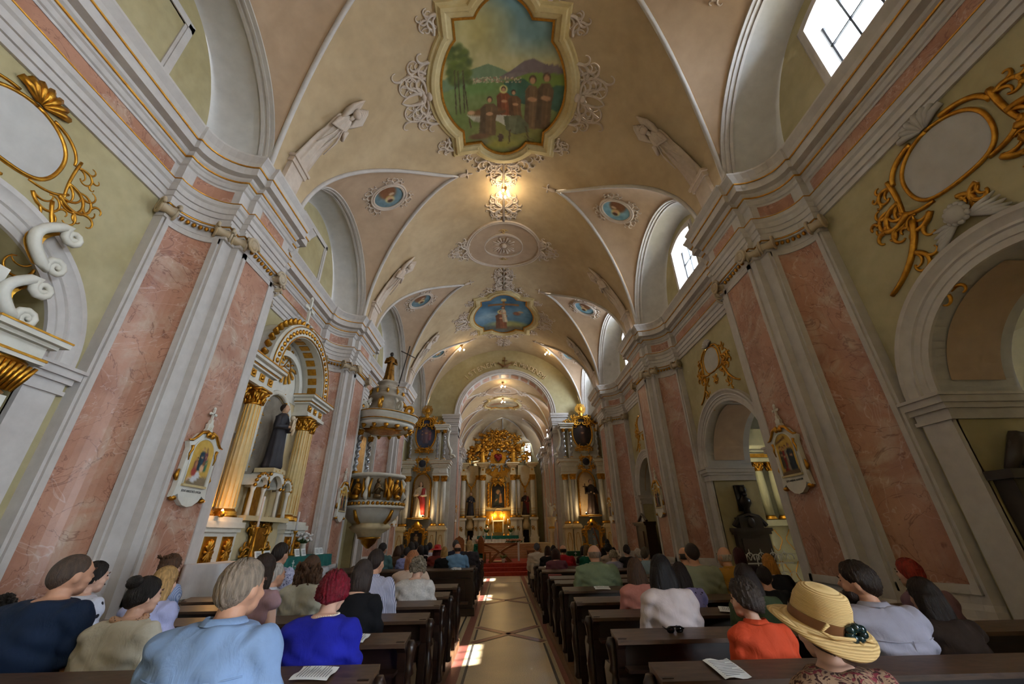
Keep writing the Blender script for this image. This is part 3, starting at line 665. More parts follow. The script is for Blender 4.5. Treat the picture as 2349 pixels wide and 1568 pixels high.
def picture(name,outline,mapf,canvas,bbox,parent,nr=44,sub=1,flipv=False,n=None):
    """fan-grid filling a star shaped closed outline [(x,y)], coloured from the canvas"""
    P=np.array(outline); cx,cy=P.mean(0); rs=np.sqrt(np.linspace(0,1,nr+1)[1:]); rs=np.linspace(0,1,nr+1)[1:]
    pts=[(cx,cy)]+[(cx+(p[0]-cx)*r,cy+(p[1]-cy)*r) for r in rs for p in P]; m=len(P)
    fs=[(0,1+j,1+(j+1)%m) for j in range(m)]+[(1+i*m+j,1+(i+1)*m+j,1+(i+1)*m+(j+1)%m,1+i*m+(j+1)%m) for i in range(nr-1) for j in range(m)]
    mb=MB(); mb.add([mapf(x,y) for x,y in pts],fs); me=mb.mesh(name,True,fix=False)
    q=np.array(pts); u=(q[:,0]-bbox[0])/(bbox[1]-bbox[0]); v=(q[:,1]-bbox[2])/(bbox[3]-bbox[2])
    c=canvas.sample(u,v); at=me.color_attributes.new('Col','FLOAT_COLOR','POINT')
    at.data.foreach_set('color',np.concatenate([c,np.ones((len(c),1))],1).astype(np.float32).ravel())
    me.materials.append(M_attr); return obj(name,me,None,parent)
def densify(pts,step):
    out=[]
    for a,b in zip(pts,pts[1:]+pts[:1]):
        L_=math.hypot(b[0]-a[0],b[1]-a[1]); n=max(1,int(L_/step)); out+=[(a[0]+(b[0]-a[0])*k/n,a[1]+(b[1]-a[1])*k/n) for k in range(n)]
    return out
def offset(pts,d):
    n=len(pts); out=[]
    for i in range(n):
        a,b,c=pts[i-1],pts[i],pts[(i+1)%n]; t1=(b[0]-a[0],b[1]-a[1]); t2=(c[0]-b[0],c[1]-b[1])
        l1=math.hypot(*t1) or 1; l2=math.hypot(*t2) or 1; n1=(t1[1]/l1,-t1[0]/l1); n2=(t2[1]/l2,-t2[0]/l2)
        mx,my=n1[0]+n2[0],n1[1]+n2[1]; L_=mx*mx+my*my
        k=2/L_ if L_>0.35 else 2/0.35
        out.append((b[0]+mx*k*d,b[1]+my*k*d))
    return out
def frame(name,outline,prof,map3,m,parent):
    return obj(name,MB().loft([[map3(x,y,h) for x,y in offset(outline,d)] for d,h in prof],True,False),m,parent)
def relief(name,curves,map3,m,parent,n=5):
    mb=MB()
    for pts,r in curves: mb.tube([map3(x,y,(r[i] if isinstance(r,list) else r)*0.5) for i,(x,y) in enumerate(pts)],r,n)
    return obj(name,mb,m,parent,True)
def acanthus(x,y,a,L,mir=1,r=.05):
    """scroll with leaf curls: list of (pts,radii)"""
    c=curl(x,y,a,L,mir*4.6,22,1.5); out=[(c,taper(23,r,r*.45))]
    for k,(f,l) in enumerate(((6,.42),(10,.36),(14,.28))):
        px,py=c[f]; an=math.atan2(c[f+1][1]-py,c[f+1][0]-px); out.append((curl(px,py,an-mir*.55,L*l,-mir*3.2,10),taper(11,r*.8,r*.3)))
    out.append((curl(x,y,a+mir*.5,L*.5,mir*2.6,10),taper(11,r*.8,r*.3)))
    return out
def mirror(cs,ax=0.0): return cs+[([(2*ax-x,y) for x,y in p],r) for p,r in cs]
def vm(x,y,h=0.0):
    z=vz(x); nx,nz=x/VA**2,(z-VZ)/VB**2; l=math.hypot(nx,nz) or 1; return (x-h*nx/l,y,z-h*nz/l)
def cvm(x,y,h=0.0):
    xx=x/CA; z=CVZ+CB*math.sqrt(max(0,1-xx*xx)); nx,nz=x/CA**2,(z-CVZ)/CB**2; l=math.hypot(nx,nz) or 1; return (CC+x-h*nx/l,y,z-h*nz/l)
def quatre(w=1.65,h=2.05):
    q=[]
    for k in range(9): a=math.radians(88-58*k/8); q.append((.92*math.cos(a)*.86,1.18+.87*math.sin(a)))
    q=[(x*w/1.65,y*h/2.05) for x,y in q]+[(1.18*w/1.65,1.62*h/2.05),(1.18*w/1.65,1.2*h/2.05)]
    for k in range(1,10): f=1-k/10; q.append(((1.18+.47*math.sin(PI/2*(1-f)**.8))*w/1.65,1.2*f*h/2.05))
    full=q+[(x,-y) for x,y in reversed(q)]; full=full+[(-x,y) for x,y in reversed(full)]
    return full[::-1]
def frescopaint1():
    c=Canvas(270,330); c.grad(.55,1,(196,180,120),(150,156,140)); c.noise(5,16,1); c.ell(.72,.86,.42,.2,(104,138,146),.85,.7); c.ell(.62,1.0,.3,.12,(92,134,150),.8,.6); c.ell(.28,.84,.34,.2,(198,180,110),.75,.8); c.noise(11,10,4,1.4)
    c.grad(0,.56,(108,108,56),(118,138,84)); c.noise(9,12,2)
    c.poly([(0,.57),(.12,.6),(.26,.62),(.38,.645),(.5,.61),(.58,.575),(.6,.55),(0,.5)],(112,132,100)); c.poly([(.46,.56),(.56,.605),(.66,.665),(.73,.685),(.82,.66),(.92,.665),(1,.64),(1,.54)],(112,98,100)); c.poly([(.46,.56),(.6,.6),(.7,.6),(.62,.55)],(126,112,110),.7)
    c.poly([(.55,.55),(.72,.6),(.86,.61),(1,.62),(1,.5),(.6,.5)],(112,134,60)); c.poly([(.5,.53),(.66,.56),(.78,.5),(1,.56),(1,.37),(.55,.4)],(44,82,78),.8); c.ell(.3,.5,.26,.06,(96,130,70),.7,.6); c.ell(.58,.47,.1,.06,(70,116,92),.6,.7)
    for k in range(170):
        r=RNG.random(3); c.ell(.2+.44*r[0],.53+.035*r[1],.006,.005,(198,178,150) if r[2]>.45 else (150,112,92))
    for k in range(120):
        r=RNG.random(3); c.ell(.13+.17*(r[0]-.35),.53+.25*r[1]*(1-.5*abs(r[0]-.5)),.035,.022,(62+34*r[2],76+34*r[2],40),.6,.6)
    for x,l in((.09,.02),(.125,.01),(.16,.015),(.19,-.02)): c.poly([(x,.34),(x+.011,.34),(x+.011+l,.62),(x+.004+l,.62)],(70,56,38))
    c.ell(.2,.3,.34,.1,(92,108,50),.6,.6); c.ell(.62,.2,.42,.12,(124,110,48),.6,.6); c.ell(.45,.08,.3,.06,(150,138,50),.7,.7); c.ell(.3,.1,.12,.04,(112,104,84),.7,.6); c.ell(.66,.04,.16,.03,(112,92,66),.7,.6)
    c.fig(.735,.215,.37,(112,86,60),w=.25); c.fig(.845,.225,.385,(100,76,52),w=.29)
    c.fig(.5,.27,.235,(124,68,40),w=.42,halo=(226,206,130)); c.fig(.615,.25,.235,(108,74,46),w=.4,lean=-.12)
    c.poly([(.17,.335),(.2,.315),(.63,.305),(.72,.25),(.7,.2),(.62,.27),(.52,.225),(.44,.265),(.33,.25),(.24,.27)],(190,182,164)); c.poly([(.24,.27),(.33,.25),(.44,.265),(.4,.29),(.26,.3)],(150,140,124),.8)
    c.poly([(.5,.3),(.64,.31),(.72,.25),(.735,.19),(.6,.16),(.52,.2)],(88,92,66)); c.poly([(.55,.3),(.62,.305),(.6,.17),(.55,.18)],(112,110,84),.7)
    c.ell(.36,.335,.17,.035,(116,78,44),1,.4,.06); c.ell(.22,.335,.04,.02,(190,144,108),1,.4)
    c.fig(.35,.15,.29,(100,76,50),w=.44,lean=.1); c.poly([(.4,.33),(.52,.345),(.52,.325),(.42,.31)],(96,70,46)); c.ell(.28,.15,.12,.028,(104,72,46),1,.4)
    c.poly([(.455,.1),(.49,.1),(.5,.145),(.485,.165),(.46,.165),(.448,.145)],(74,52,40))
    for x0,y0,x1,y1 in((.56,.2,.55,.08),(.7,.23,.735,.1),(.58,.17,.78,.13),(.2,.3,.21,.22)): c.poly([(x0-.006,y0),(x0+.006,y0),(x1+.006,y1),(x1-.006,y1)],(76,56,34))
    c.noise(40,8,3); c.a=c.a*.9+np.array([8,6,2]); return c
def frescopaint2():
    c=Canvas(150,170); c.grad(0,1,(90,120,140),(70,110,136)); c.noise(5,30,5); c.ell(.3,.5,.4,.12,(150,170,180),.6,.7); c.ell(.6,.25,.5,.12,(150,140,70),.8,.6); c.ell(.2,.14,.4,.12,(70,70,60),.8,.6); c.ell(.8,.1,.5,.14,(96,76,46),.8,.5)
    c.poly([(.48,.3),(.52,.3),(.52,.9),(.48,.9)],(120,84,48)); c.poly([(.25,.74),(.75,.74),(.75,.79),(.25,.79)],(130,90,50)); c.poly([(.46,.84),(.54,.84),(.54,.9),(.46,.9)],(200,170,110))
    c.fig(.46,.12,.5,(120,72,44),w=.36,halo=(210,190,120)); c.fig(.53,.3,.42,(190,170,140),w=.18,lean=-.1); c.ell(.72,.55,.08,.06,(150,90,60),.9,.5); c.ell(.78,.6,.06,.03,(190,150,110),.9,.5)
    c.noise(26,8,6); return c
def frescopaint3():
    c=Canvas(90,90,bg=(176,160,130)); c.noise(5,26,8); c.ell(.3,.4,.3,.12,(140,90,60),.7,.6); c.ell(.65,.55,.25,.14,(140,140,140),.7,.6); c.ell(.5,.8,.4,.12,(150,160,160),.7,.7); c.noise(20,10,9); return c
M_frame=mat('fresco_frame_cream',(206,188,142),0.6,kind='plaster',col2=(186,162,108),scale=5)
M_stucco=mat('stucco_relief_white',(208,192,176),0.75,kind='plaster',col2=(192,172,154),scale=6)
def ceiling_fresco(yc,paint,w,h,m3,label,orn=True,fr=1.0):
    o=densify(quatre(w,h),.045); mf=lambda x,y,hh=0.0:m3(x,yc-y,hh)
    p=picture('fresco',o,lambda x,y:mf(x,y,.02),paint,(-w,w,-h,h),ceiling,nr=76 if w>1.5 else 40); p['label']=label
    frame('fresco_frame',o,[(-.02*fr,.02),(-.01*fr,.06),(.05*fr,.05),(.07*fr,.09),(.15*fr,.10),(.19*fr,.13),(.27*fr,.12),(.30*fr,.07),(.36*fr,.06),(.38*fr,.0)],mf,M_frame,p)
    frame('gilt_fillet',o,[(-.03*fr,.02),(-.02*fr,.065),(.03*fr,.065),(.035*fr,.02)],mf,M_goldp,p)
    if orn:
        k=w/1.65; cs=[]
        for sg in(-1,1):
            cs+=acanthus(2.05*k,.0,PI/2*sg+.25*sg,1.5*k,-sg,.045*k); cs+=acanthus(2.1*k,.1*sg,.5*sg,.75*k,sg,.045*k); cs+=acanthus(1.65*k,1.35*sg*h/2.05,sg*1.9,.8*k,-sg,.04*k); cs+=acanthus(1.98*k,.55*sg,sg*.9,.7*k,-sg,.035*k)
            cs+=acanthus(.1*k,sg*(h+.42*fr),sg*.35,.95*k,-sg,.045*k); cs+=acanthus(.12*k,sg*(h+.5*fr),sg*1.2,.6*k,-sg,.04*k); cs+=acanthus(1.0*k,sg*(1.98*h/2.05),sg*.1+(0 if sg>0 else 0),.55*k,sg,.035*k)
            cs+=[(curl(2.15*k,.12*sg,.2*sg,.55*k,-sg*1.0,8),taper(9,.05,.02)),(curl(2.15*k,.05*sg,.9*sg,.6*k,-sg*.6,8),taper(9,.045,.015))]
        cs+=[c for sg in(-1,1) for c in acanthus(1.75*k,.75*sg*h/2.05,sg*.5,.9*k,-sg,.05*k)+acanthus(1.5*k,1.75*sg*h/2.05,sg*.2,.7*k,-sg,.045*k)+acanthus(.55*k,sg*(h+.25*fr),-sg*.1,.8*k,sg,.045*k)+acanthus(2.35*k,.25*sg,sg*.5,.6*k,sg,.04*k)]
        cs=mirror(cs); relief('stucco_scroll',cs,mf,M_stucco,p)
        for sg in(-1,1):
            b=MB(); b.ell(mf(sg*1.98*k,0,.05),(.1,.13,.07),10,6).ell(mf(sg*2.12*k,0,.04),(.08,.1,.06),8,6); obj('stucco_shell',b,M_stucco,p,True)
    return p
ceiling_fresco(6.6,frescopaint1(),1.65,2.05,vm,'painted scene of brown robed friars around a bier in a green landscape')
ceiling_fresco(18.85,frescopaint2(),1.62,2.05,vm,'painted crucifix scene with a friar against a blue sky')
ceiling_fresco(29.7,frescopaint3(),1.25,1.4,cvm,'faded choir fresco in soft browns',fr=.7)
# centre line stucco
def orn_cluster(yc,sc,m3=vm,up=1):
    cs=[]
    for sg in(-1,1):
        cs+=acanthus(.06,0,sg*1.25,.8,-sg,.04)+acanthus(.1,.05*sg,sg*.4,.75,sg,.042)+acanthus(.05,sg*.35,sg*.9,.6,-sg,.035)
    cs+=[(curl(.0,-.6,PI/2,1.2,0,8),taper(9,.05,.03))]
    cs=mirror(cs); return relief('stucco_scroll',[([(x*sc,y*sc) for x,y in p],[q*sc for q in r] if isinstance(r,list) else r*sc) for p,r in cs],lambda x,y,h:m3(x,yc-y*up,h),M_stucco,ceiling)
orn_cluster(9.45,1.0); orn_cluster(10.95,1.15); orn_cluster(15.25,1.0); orn_cluster(16.0,.9); orn_cluster(22.3,.9); orn_cluster(26.0,.55,cvm)
def oval(yc,rx,ry,m3,sc=1.0):
    o=[(rx*math.cos(2*PI*k/72),ry*math.sin(2*PI*k/72)) for k in range(72)]; mf=lambda x,y,h=0.0:m3(x,yc-y,h)
    p=obj('oval_field',MB().add([mf(x,y,.008) for x,y in [(0,0)]+o],[(0,1+k,1+(k+1)%72) for k in range(72)]),M_cell,ceiling,True)
    p2=frame('oval_moulding',o,[(-.06*sc,.0),(-.06*sc,.05),(-.02*sc,.06),(0,.035),(.04*sc,.06),(.07*sc,.05),(.08*sc,0)],mf,M_stucco,ceiling)
    o2=[(x*.53,y*.5) for x,y in o]; frame('oval_moulding',o2,[(-.05*sc,.0),(-.05*sc,.05),(0,.07),(.05*sc,.05),(.06*sc,0)],mf,M_stucco,ceiling)
    cs=[]
    for k in range(20):
        a=2*PI*k/20; r0,r1=.14,.38 if k%2 else .46
        cs.append(([(r0*rx*math.cos(a),r0*ry*math.sin(a)),(r1*rx*.8*math.cos(a),r1*ry*.8*math.sin(a))],[.025*sc,.045*sc]))
    rs=relief('ceiling_rosette',cs,mf,M_stucco,ceiling); b=MB().ell(mf(0,0,.03),(.13*sc,.13*sc,.07*sc),12,8); obj('rosette_boss',b,M_stucco,rs,True)
    for ax,ay,an in((1,0,0),(-1,0,PI),(0,1,PI/2),(0,-1,-PI/2)):
        cs=[]
        for sg in(-1,1): cs+=[(curl(ax*rx*.56,ay*ry*.53,an+sg*.6,.38*sc,-sg*3,9),taper(10,.03*sc,.015*sc)),(curl(ax*rx*.56,ay*ry*.53,an+sg*.1,.3*sc,sg*2,9),taper(10,.03*sc,.015*sc))]
        relief('stucco_palmette',cs,mf,mat('stucco_gilt_tint',(196,164,110),0.6,0.2),ceiling)
    cs=[]
    for sg in(-1,1): cs+=acanthus(rx+.05,0.08*sg,.5*sg,.95*sc,sg,.045*sc)+acanthus(rx+.0,.1*sg,1.4*sg,.8*sc,-sg,.045*sc)+acanthus(rx+.35*sc,.06*sg,.2*sg,.7*sc,-sg,.04*sc)+acanthus(rx-.1,.25*sg,1.8*sg,.5*sc,-sg,.035*sc)
    relief('stucco_scroll',mirror(cs),mf,M_stucco,ceiling)
oval(13.1,1.5,1.38,vm); oval(26.9,1.15,.9,cvm,.75)
# medallions in the vault cells
def cellmap(s,i):
    a,b=BY[s][i]; xa=APX[s][i]; c=(a+b)/2; h=(b-a)/2
    def base(y,X):
        t=(y-c)/h; x=xa+(VA-xa)*min(1,abs(t))**.75; z=vz(x); zl=min(z,VZ+LH_O*math.sqrt(max(0,1-t*t))); q=(X-x)/max(1e-6,VA-x)
        return Vector((s*X,y,z+(zl-z)*q+0.10*math.sin(PI*max(0,min(1,q)))*(1-abs(t))))
    X0=xa+(VA-xa)*.66
    def m(u,v,h_=0.0):
        p=base(c+v,X0+u); n=Vector((s*.45,0,1)).normalized(); p=p-n*h_; return tuple(p)
    return m,c
def saint(seed,right):
    c=Canvas(40,40,bg=(96,120,128) if not right else (120,160,178)); c.noise(4,20,seed); c.ell(.5,.25,.36,.4,(106,66,36) if seed%2 else (120,76,44),1,.3); c.ell(.5,.62,.2,.2,(214,190,120),.8,.3); c.ell(.5,.62,.11,.14,(196,150,116)); c.ell(.5,.7,.12,.08,(70,46,30)); c.ell(.62,.4,.12,.06,(200,170,140),.9); c.noise(14,10,seed+3); return c
for s in(-1,1):
    for i in range(1,5):
        m3,c=cellmap(s,i); k=.40 if i<4 else .33
        o=[(k*1.05*math.cos(2*PI*q/40),k*.95*math.sin(2*PI*q/40)) for q in range(40)]
        # picture up = towards the crown
        p=picture('saint_medallion',o,lambda x,y:m3(x,y,.02),saint(i*2+(s>0),s>0),(k,-k,-k,k),ceiling,nr=14)
        c_=p.data.color_attributes['Col']; 
        frame('medallion_frame',o,[(-.01,.0),(-.01,.05),(.03,.06),(.05,.04),(.08,.06),(.1,.05),(.11,0)],m3,M_stucco,p)
        cs=[]
        for a in(.4,2.5,4.2,5.6): cs+=acanthus(k*1.2*math.cos(a),k*1.2*math.sin(a),a+.3,.5,1,.032)+acanthus(k*1.2*math.cos(a),k*1.2*math.sin(a),a-.3,.45,-1,.032)
        relief('stucco_scroll',cs,m3,M_stucco,p)
        ap_=APX[s][i]; a,b=BY[s][i]; cc=(a+b)/2
        relief('stucco_scroll',[(curl(s*(ap_-.02),cc,(PI if s>0 else 0)+q,.45,tw,9),taper(10,.05,.02)) for q,tw in((.5,-2.5),(-.5,2.5),(0,.1))],lambda x,y,h:vm(x,y,h),M_stucco,ceiling)
# angels above the piers
def angel(s,yc):
    def P(ph,y,h): a=math.radians(ph); x,z=VA*math.sin(a),VB*math.cos(a); n=Vector((math.sin(a)/VA,0,math.cos(a)/VB)).normalized(); return (s*(x-h*n.x),yc+y,VZ+z-h*n.z)
    e=empty('angel_relief',parent=ceiling)
    pd=MB()
    for p0,p1,w_,h_ in((88.5,79,.25,.10),(79,77.5,.29,.13),(77.5,76.6,.33,.16)):
        pd.add([P(p0,-w_,0),P(p0,w_,0),P(p1,w_,0),P(p1,-w_,0),P(p0,-w_,h_),P(p0,w_,h_),P(p1,w_,h_),P(p1,-w_,h_)],[(4,5,6,7),(0,1,5,4),(1,2,6,5),(2,3,7,6),(3,0,4,7)])
    pd.add([P(87,-.15,.115),P(87,.15,.115),P(80.5,.15,.115),P(80.5,-.15,.115)],[(0,1,2,3)])
    obj('pedestal',pd,M_stucco,e)
    rings=[]
    prof=[(76.6,.27,.10),(73,.25,.14),(69,.22,.16),(65,.20,.17),(61.5,.17,.15),(58.5,.19,.17),(55.5,.20,.16),(53.5,.14,.12),(52.5,.06,.08)]
    for ph,w_,h_ in prof:
        rings.append([P(ph,w_*math.cos(t)*(1+.10*math.sin(9*t+ph*.2)),.05+h_*abs(math.sin(t))*(1+.12*math.sin(11*t+ph*.3))) for t in [PI*k/26 for k in range(27)]])
    obj('angel_robe',MB().loft(rings,False,False),M_stucco,e,True)
    hd=MB(); hd.ell(P(50.5,-.03,.16),(.10,.10,.12),12,8); hd.tube([P(53.5,-.01,.13),P(51.5,-.02,.15)],.05,8)
    for k in range(14):
        a=2*PI*k/14; hd.ell(P(50+1.1*math.cos(a),-.03+.09*math.sin(a),.17),(.035,.035,.035),6,4)
    obj('angel_head',hd,M_stucco,e,True)
    am=MB(); am.tube([P(56,.18,.15),P(59,.24,.19),P(57.5,.08,.26)],[.06,.05,.035],8).tube([P(56,-.18,.15),P(60,-.22,.2),P(58,-.02,.27)],[.06,.05,.035],8)
    for q in(-.06,.0,.06): am.tube([P(68,q*3,.2),P(62,q*2+.04,.24),P(58,q,.22)],[.012,.022,.012],5)
    obj('angel_arms',am,M_stucco,e,True)
    for sg in(-1,1):
        wg=MB()
        for q in range(6): wg.tube([P(56-q*.6,sg*(.12+.02*q),.08),P(53-q*.6,sg*(.17+.015*q),.13),P(49.5-q*.6,sg*(.06+.02*q)-.02,.07),P(47.5-q*.4,sg*(.02+.02*q)-.02,.03)],[.035,.05,.03,.008],6)
        obj('angel_wing',wg,M_stucco,e,True)
for s,P_ in((-1,PL),(1,PR)):
    for yc in P_[2:]: angel(s,yc-0.05)
# gilded cartouches above the arches
def wall_map(s,yc,zc,x=XW,d0=0.0): return lambda u,v,h:(s*(x-d0-h),yc+u,zc+v)
def cartouche(s,yc,zc,sc,m,parent,flat=.35,shell=True,thin=1.0):
    W=wall_map(s,yc,zc); rc=[]
    body=[(0.62*math.sin(2*PI*k/48)*(1+.10*math.cos(4*PI*k/48)),.48*math.cos(2*PI*k/48)*(1+.06*math.cos(6*PI*k/48))) for k in range(48)]
    body=[(x*sc,y*sc) for x,y in body]
    cs=[(body+[body[0]],.03*sc)]
    h=[]
    h+=[(curl(.22,.52,-.1,.62,-1.3,12),taper(13,.045,.035)),(curl(.72,.3,-PI/2-.05,.75,.35,10),taper(11,.04,.035)),(curl(.35,-.45,.0,.5,.9,10),taper(11,.03,.04))]
    h+=acanthus(.74,.2,.5,.5,-1,.04)+acanthus(.72,-.12,.1,.85,-1,.05)+acanthus(.7,-.35,-.7,.9,1,.055)+acanthus(.45,-.55,-1.0,.7,1,.045)
    h+=[(curl(.68,-.5,-1.3,1.15,.9,14,1.0),taper(15,.05,.035))]+acanthus(.9,-1.35,-1.2,.8,-1,.04)+acanthus(.86,-.95,-2.6,.6,1,.04)+acanthus(.12,-.62,-2.9,.5,1,.04)
    cs+=mirror([([(x*sc,y*sc) for x,y in p],[q*sc*thin for q in r]) for p,r in h])
    o=relief('gilded_cartouche',cs,lambda x,y,hh:W(x,y,hh*flat),m,parent,6)
    obj('cartouche_field',MB().add([W(x,y,.008) for x,y in [(0,0)]+body],[(0,1+k,1+(k+1)%48) for k in range(48)]),M_reveal,o)
    if shell:
        sh=MB()
        for k in range(7):
            a=math.radians(30+20*k); sh.tube([W(.05*sc*math.cos(a),.55*sc,.03),W(.24*sc*math.cos(a),.52*sc+.22*sc*math.sin(a),.06),W(.36*sc*math.cos(a),.50*sc+.34*sc*math.sin(a),.03)],[.02*sc,.05*sc,.045*sc],6)
        obj('cartouche_shell',sh,M_reveal if s>0 else m,o,True)
    return o
cartouche(-1,3.15,5.88,.9,M_gold,WL,.25,thin=.55)
cr=cartouche(1,3.45,5.92,.95,M_gold,WR,.9)
cartouche(1,9.9,5.85,.72,M_gold,WR,.8); cartouche(1,16.2,5.7,.7,M_gold,WR,.8,False); cartouche(-1,15.4,5.9,.6,M_gold,WL,.4)
W=wall_map(1,3.45,5.05); b=MB(); b.ell(W(.15,.02,.12),(.1,.12,.12),12,8)
for k in range(12): b.ell(W(.15+.11*math.cos(k*.52),.03+.12*math.sin(k*.52),.12),(.04,.04,.04),6,4)
for sg in(-1,1):
    for q in range(5): b.tube([W(.15+sg*.08,-.05,.08),W(.15+sg*(.2+.03*q),-.02-.05*q,.08),W(.15+sg*(.36+.02*q),.04-.08*q,.04)],[.03,.045,.012],6)
obj('cherub_head',b,M_reveal,WR,True)
# ceiling lamps
M_bulb=emis('bulb_glow',(255,226,170),60.0); M_brass=mat('lamp_brass',(150,110,60),0.4,0.9)
def lamp(p,nb,power,label):
    e=empty('ceiling_lamp',p,label=label,cat='ceiling lamp')
    b=MB(); b.lathe([(.0,.0),(.09,.0),(.09,-.03),(.03,-.06),(.02,-.16),(.05,-.2),(.02,-.24),(0,-.25)],n=12)
    for k in range(nb):
        a=2*PI*k/nb+.3; b.tube([(0,0,-.2),(.09*math.cos(a),.09*math.sin(a),-.17),(.14*math.cos(a),.14*math.sin(a),-.22)],.012,6)
    obj('lamp_stem',b,M_brass,e,True)
    for k in range(nb):
        a=2*PI*k/nb+.3; obj('bulb',MB().ell((.15*math.cos(a),.15*math.sin(a),-.27),(.04,.04,.055),10,8),M_bulb,e,True)
    l=bpy.data.lights.new('lamp_light','POINT'); l.energy=power; l.color=(1,.78,.5); l.shadow_soft_size=.15
    lo=bpy.data.objects.new('lamp_light',l); COL.objects.link(lo); lo.parent=e; lo.location=(0,0,-.45)
LP=12.0
z=vz(0); lamp((0.02,10.05,z-.02),6,LP*3,'bright many-bulb lamp on the nave vault below the large fresco')
lamp((-2.5,21.3,vz(2.5)-.02),3,LP,'three-bulb vault lamp to the left above the chancel inscription'); lamp((2.62,21.8,vz(2.62)-.02),3,LP,'three-bulb vault lamp to the right above the chancel inscription')
lamp((CC+.05,25.2,CVZ+CB-.05),3,LP*1.5,'three-bulb lamp just behind the chancel arch'); lamp((CC+.05,28.6,CVZ+CB-.05),3,LP*1.5,'farther three-bulb lamp beside the faded choir fresco')
# ------------------------------------------------------------------ altar furniture helpers
M_skin=mat('statue_skin',(206,164,132),0.5); M_brown=mat('robe_dark_brown',(58,42,34),0.6,kind='cloth',col2=(40,28,22),scale=8)
M_navy=mat('robe_slate',(52,50,56),0.6,kind='cloth',col2=(36,34,40),scale=8); M_rredr=mat('mantle_red',(176,52,40),0.6,kind='cloth',col2=(140,34,28),scale=8); M_rwhite=mat('robe_ivory',(226,206,176),0.6,kind='cloth',col2=(206,184,150),scale=8)
M_silver=mat('silver_leaf',(196,200,206),0.3,1.0,kind='gold',col2=(150,152,158),scale=9,bump=0.2); M_darkpaint=mat('black_brown_statue',(40,30,26),0.45)
M_void=mat('doorway_painted_shade',(24,18,15),0.9); M_flame=emis('candle_flame',(255,214,140),25.0)  # M_void: shade inside the altar doorways, put into a flat dark colour
M_flute=mat('altar_ivory_gold',(222,200,150),0.45,kind='plaster',col2=(206,176,112),scale=5)
_cap={}
def cap_mesh(r,h):
    k=(round(r,3),round(h,3))
    if k in _cap: return _cap[k]
    mb=MB(); mb.lathe([(r*.95,0),(r*1.05,h*.08),(r*1.0,h*.12),(r*1.02,h*.4),(r*1.2,h*.75),(r*1.42,h*.86)],n=12)
    for row,(z0,n_,hh) in enumerate(((.1,8,.4),(.35,8,.42))):
        for q in range(n_):
            a=2*PI*(q+.5*row)/n_; c,s_=math.cos(a),math.sin(a); mb.tube([(r*1.02*c,r*1.02*s_,h*z0),(r*1.16*c,r*1.16*s_,h*(z0+hh*.6)),(r*1.42*c,r*1.42*s_,h*(z0+hh))],[r*.26,r*.24,r*.1],5)
    for q in range(4):
        a=PI/4+q*PI/2; c,s_=math.cos(a),math.sin(a); mb.ell((r*1.5*c,r*1.5*s_,h*.78),(r*.26,r*.26,r*.26),8,6)
    mb.box(-r*1.4,r*1.4,-r*1.4,r*1.4,h*.88,h)
    me=mb.mesh('capital',True); me.materials.append(M_gold); _cap[k]=me; return me
def column(par,x,y,z0,z1,r,ms,flutes=0,twist=False,capm=None,basem=None,n=20):
    hb=r*.9; hc=r*2.1; e=empty('column',(x,y,0),parent=par)
    if twist:
        rings=[]; H=z1-hc-z0-hb
        for k in range(41):
            z=z0+hb+H*k/40; a=k/40*2*PI*5; ox,oy=r*.28*math.cos(a),r*.28*math.sin(a); rings.append([(ox+r*.72*math.cos(2*PI*j/10),oy+r*.72*math.sin(2*PI*j/10),z) for j in range(10)])
        obj('shaft',MB().loft(rings),ms,e,True)
    else:
        md=(lambda a:1-.07*abs(math.sin(a*flutes/2))) if flutes else None
        obj('shaft',MB().lathe([(r,z0+hb),(r*1.0,z0+hb+(z1-z0)*.3),(r*.86,z1-hc)],n=(flutes*4 if flutes else n),mod=md),ms,e,not flutes)
        if flutes:
            g=MB()
            for k in range(flutes): a=2*PI*k/flutes; g.tube([(r*.99*math.cos(a),r*.99*math.sin(a),z0+hb*1.2),(r*.855*math.cos(a),r*.855*math.sin(a),z1-hc)],.008,4)
            obj('flute_gilding',g,M_goldp,e)
    obj('column_base',MB().lathe([(r*1.4,z0),(r*1.4,z0+hb*.3),(r*1.25,z0+hb*.4),(r*1.32,z0+hb*.6),(r*1.1,z0+hb*.75),(r*1.0,z0+hb)],n=16),basem or M_gold,e,True)
    o=obj('capital',cap_mesh(r*.9,hc),None,e); o.location=(0,0,z1-hc)
    return e
def mould(mb,x0,x1,y0,y1,steps):
    for z0,z1,d in steps: mb.box(x0-d,x1+d,y0-d,y1,z0,z1)
    return mb
def leafband(mb,pts,r,n=None):
    for k,p in enumerate(pts): mb.ell(p,(r,r,r*(1.2 if k%2 else .8)),6,4)
def vmapper(y): return lambda x,z,h:(x,y-h,z)
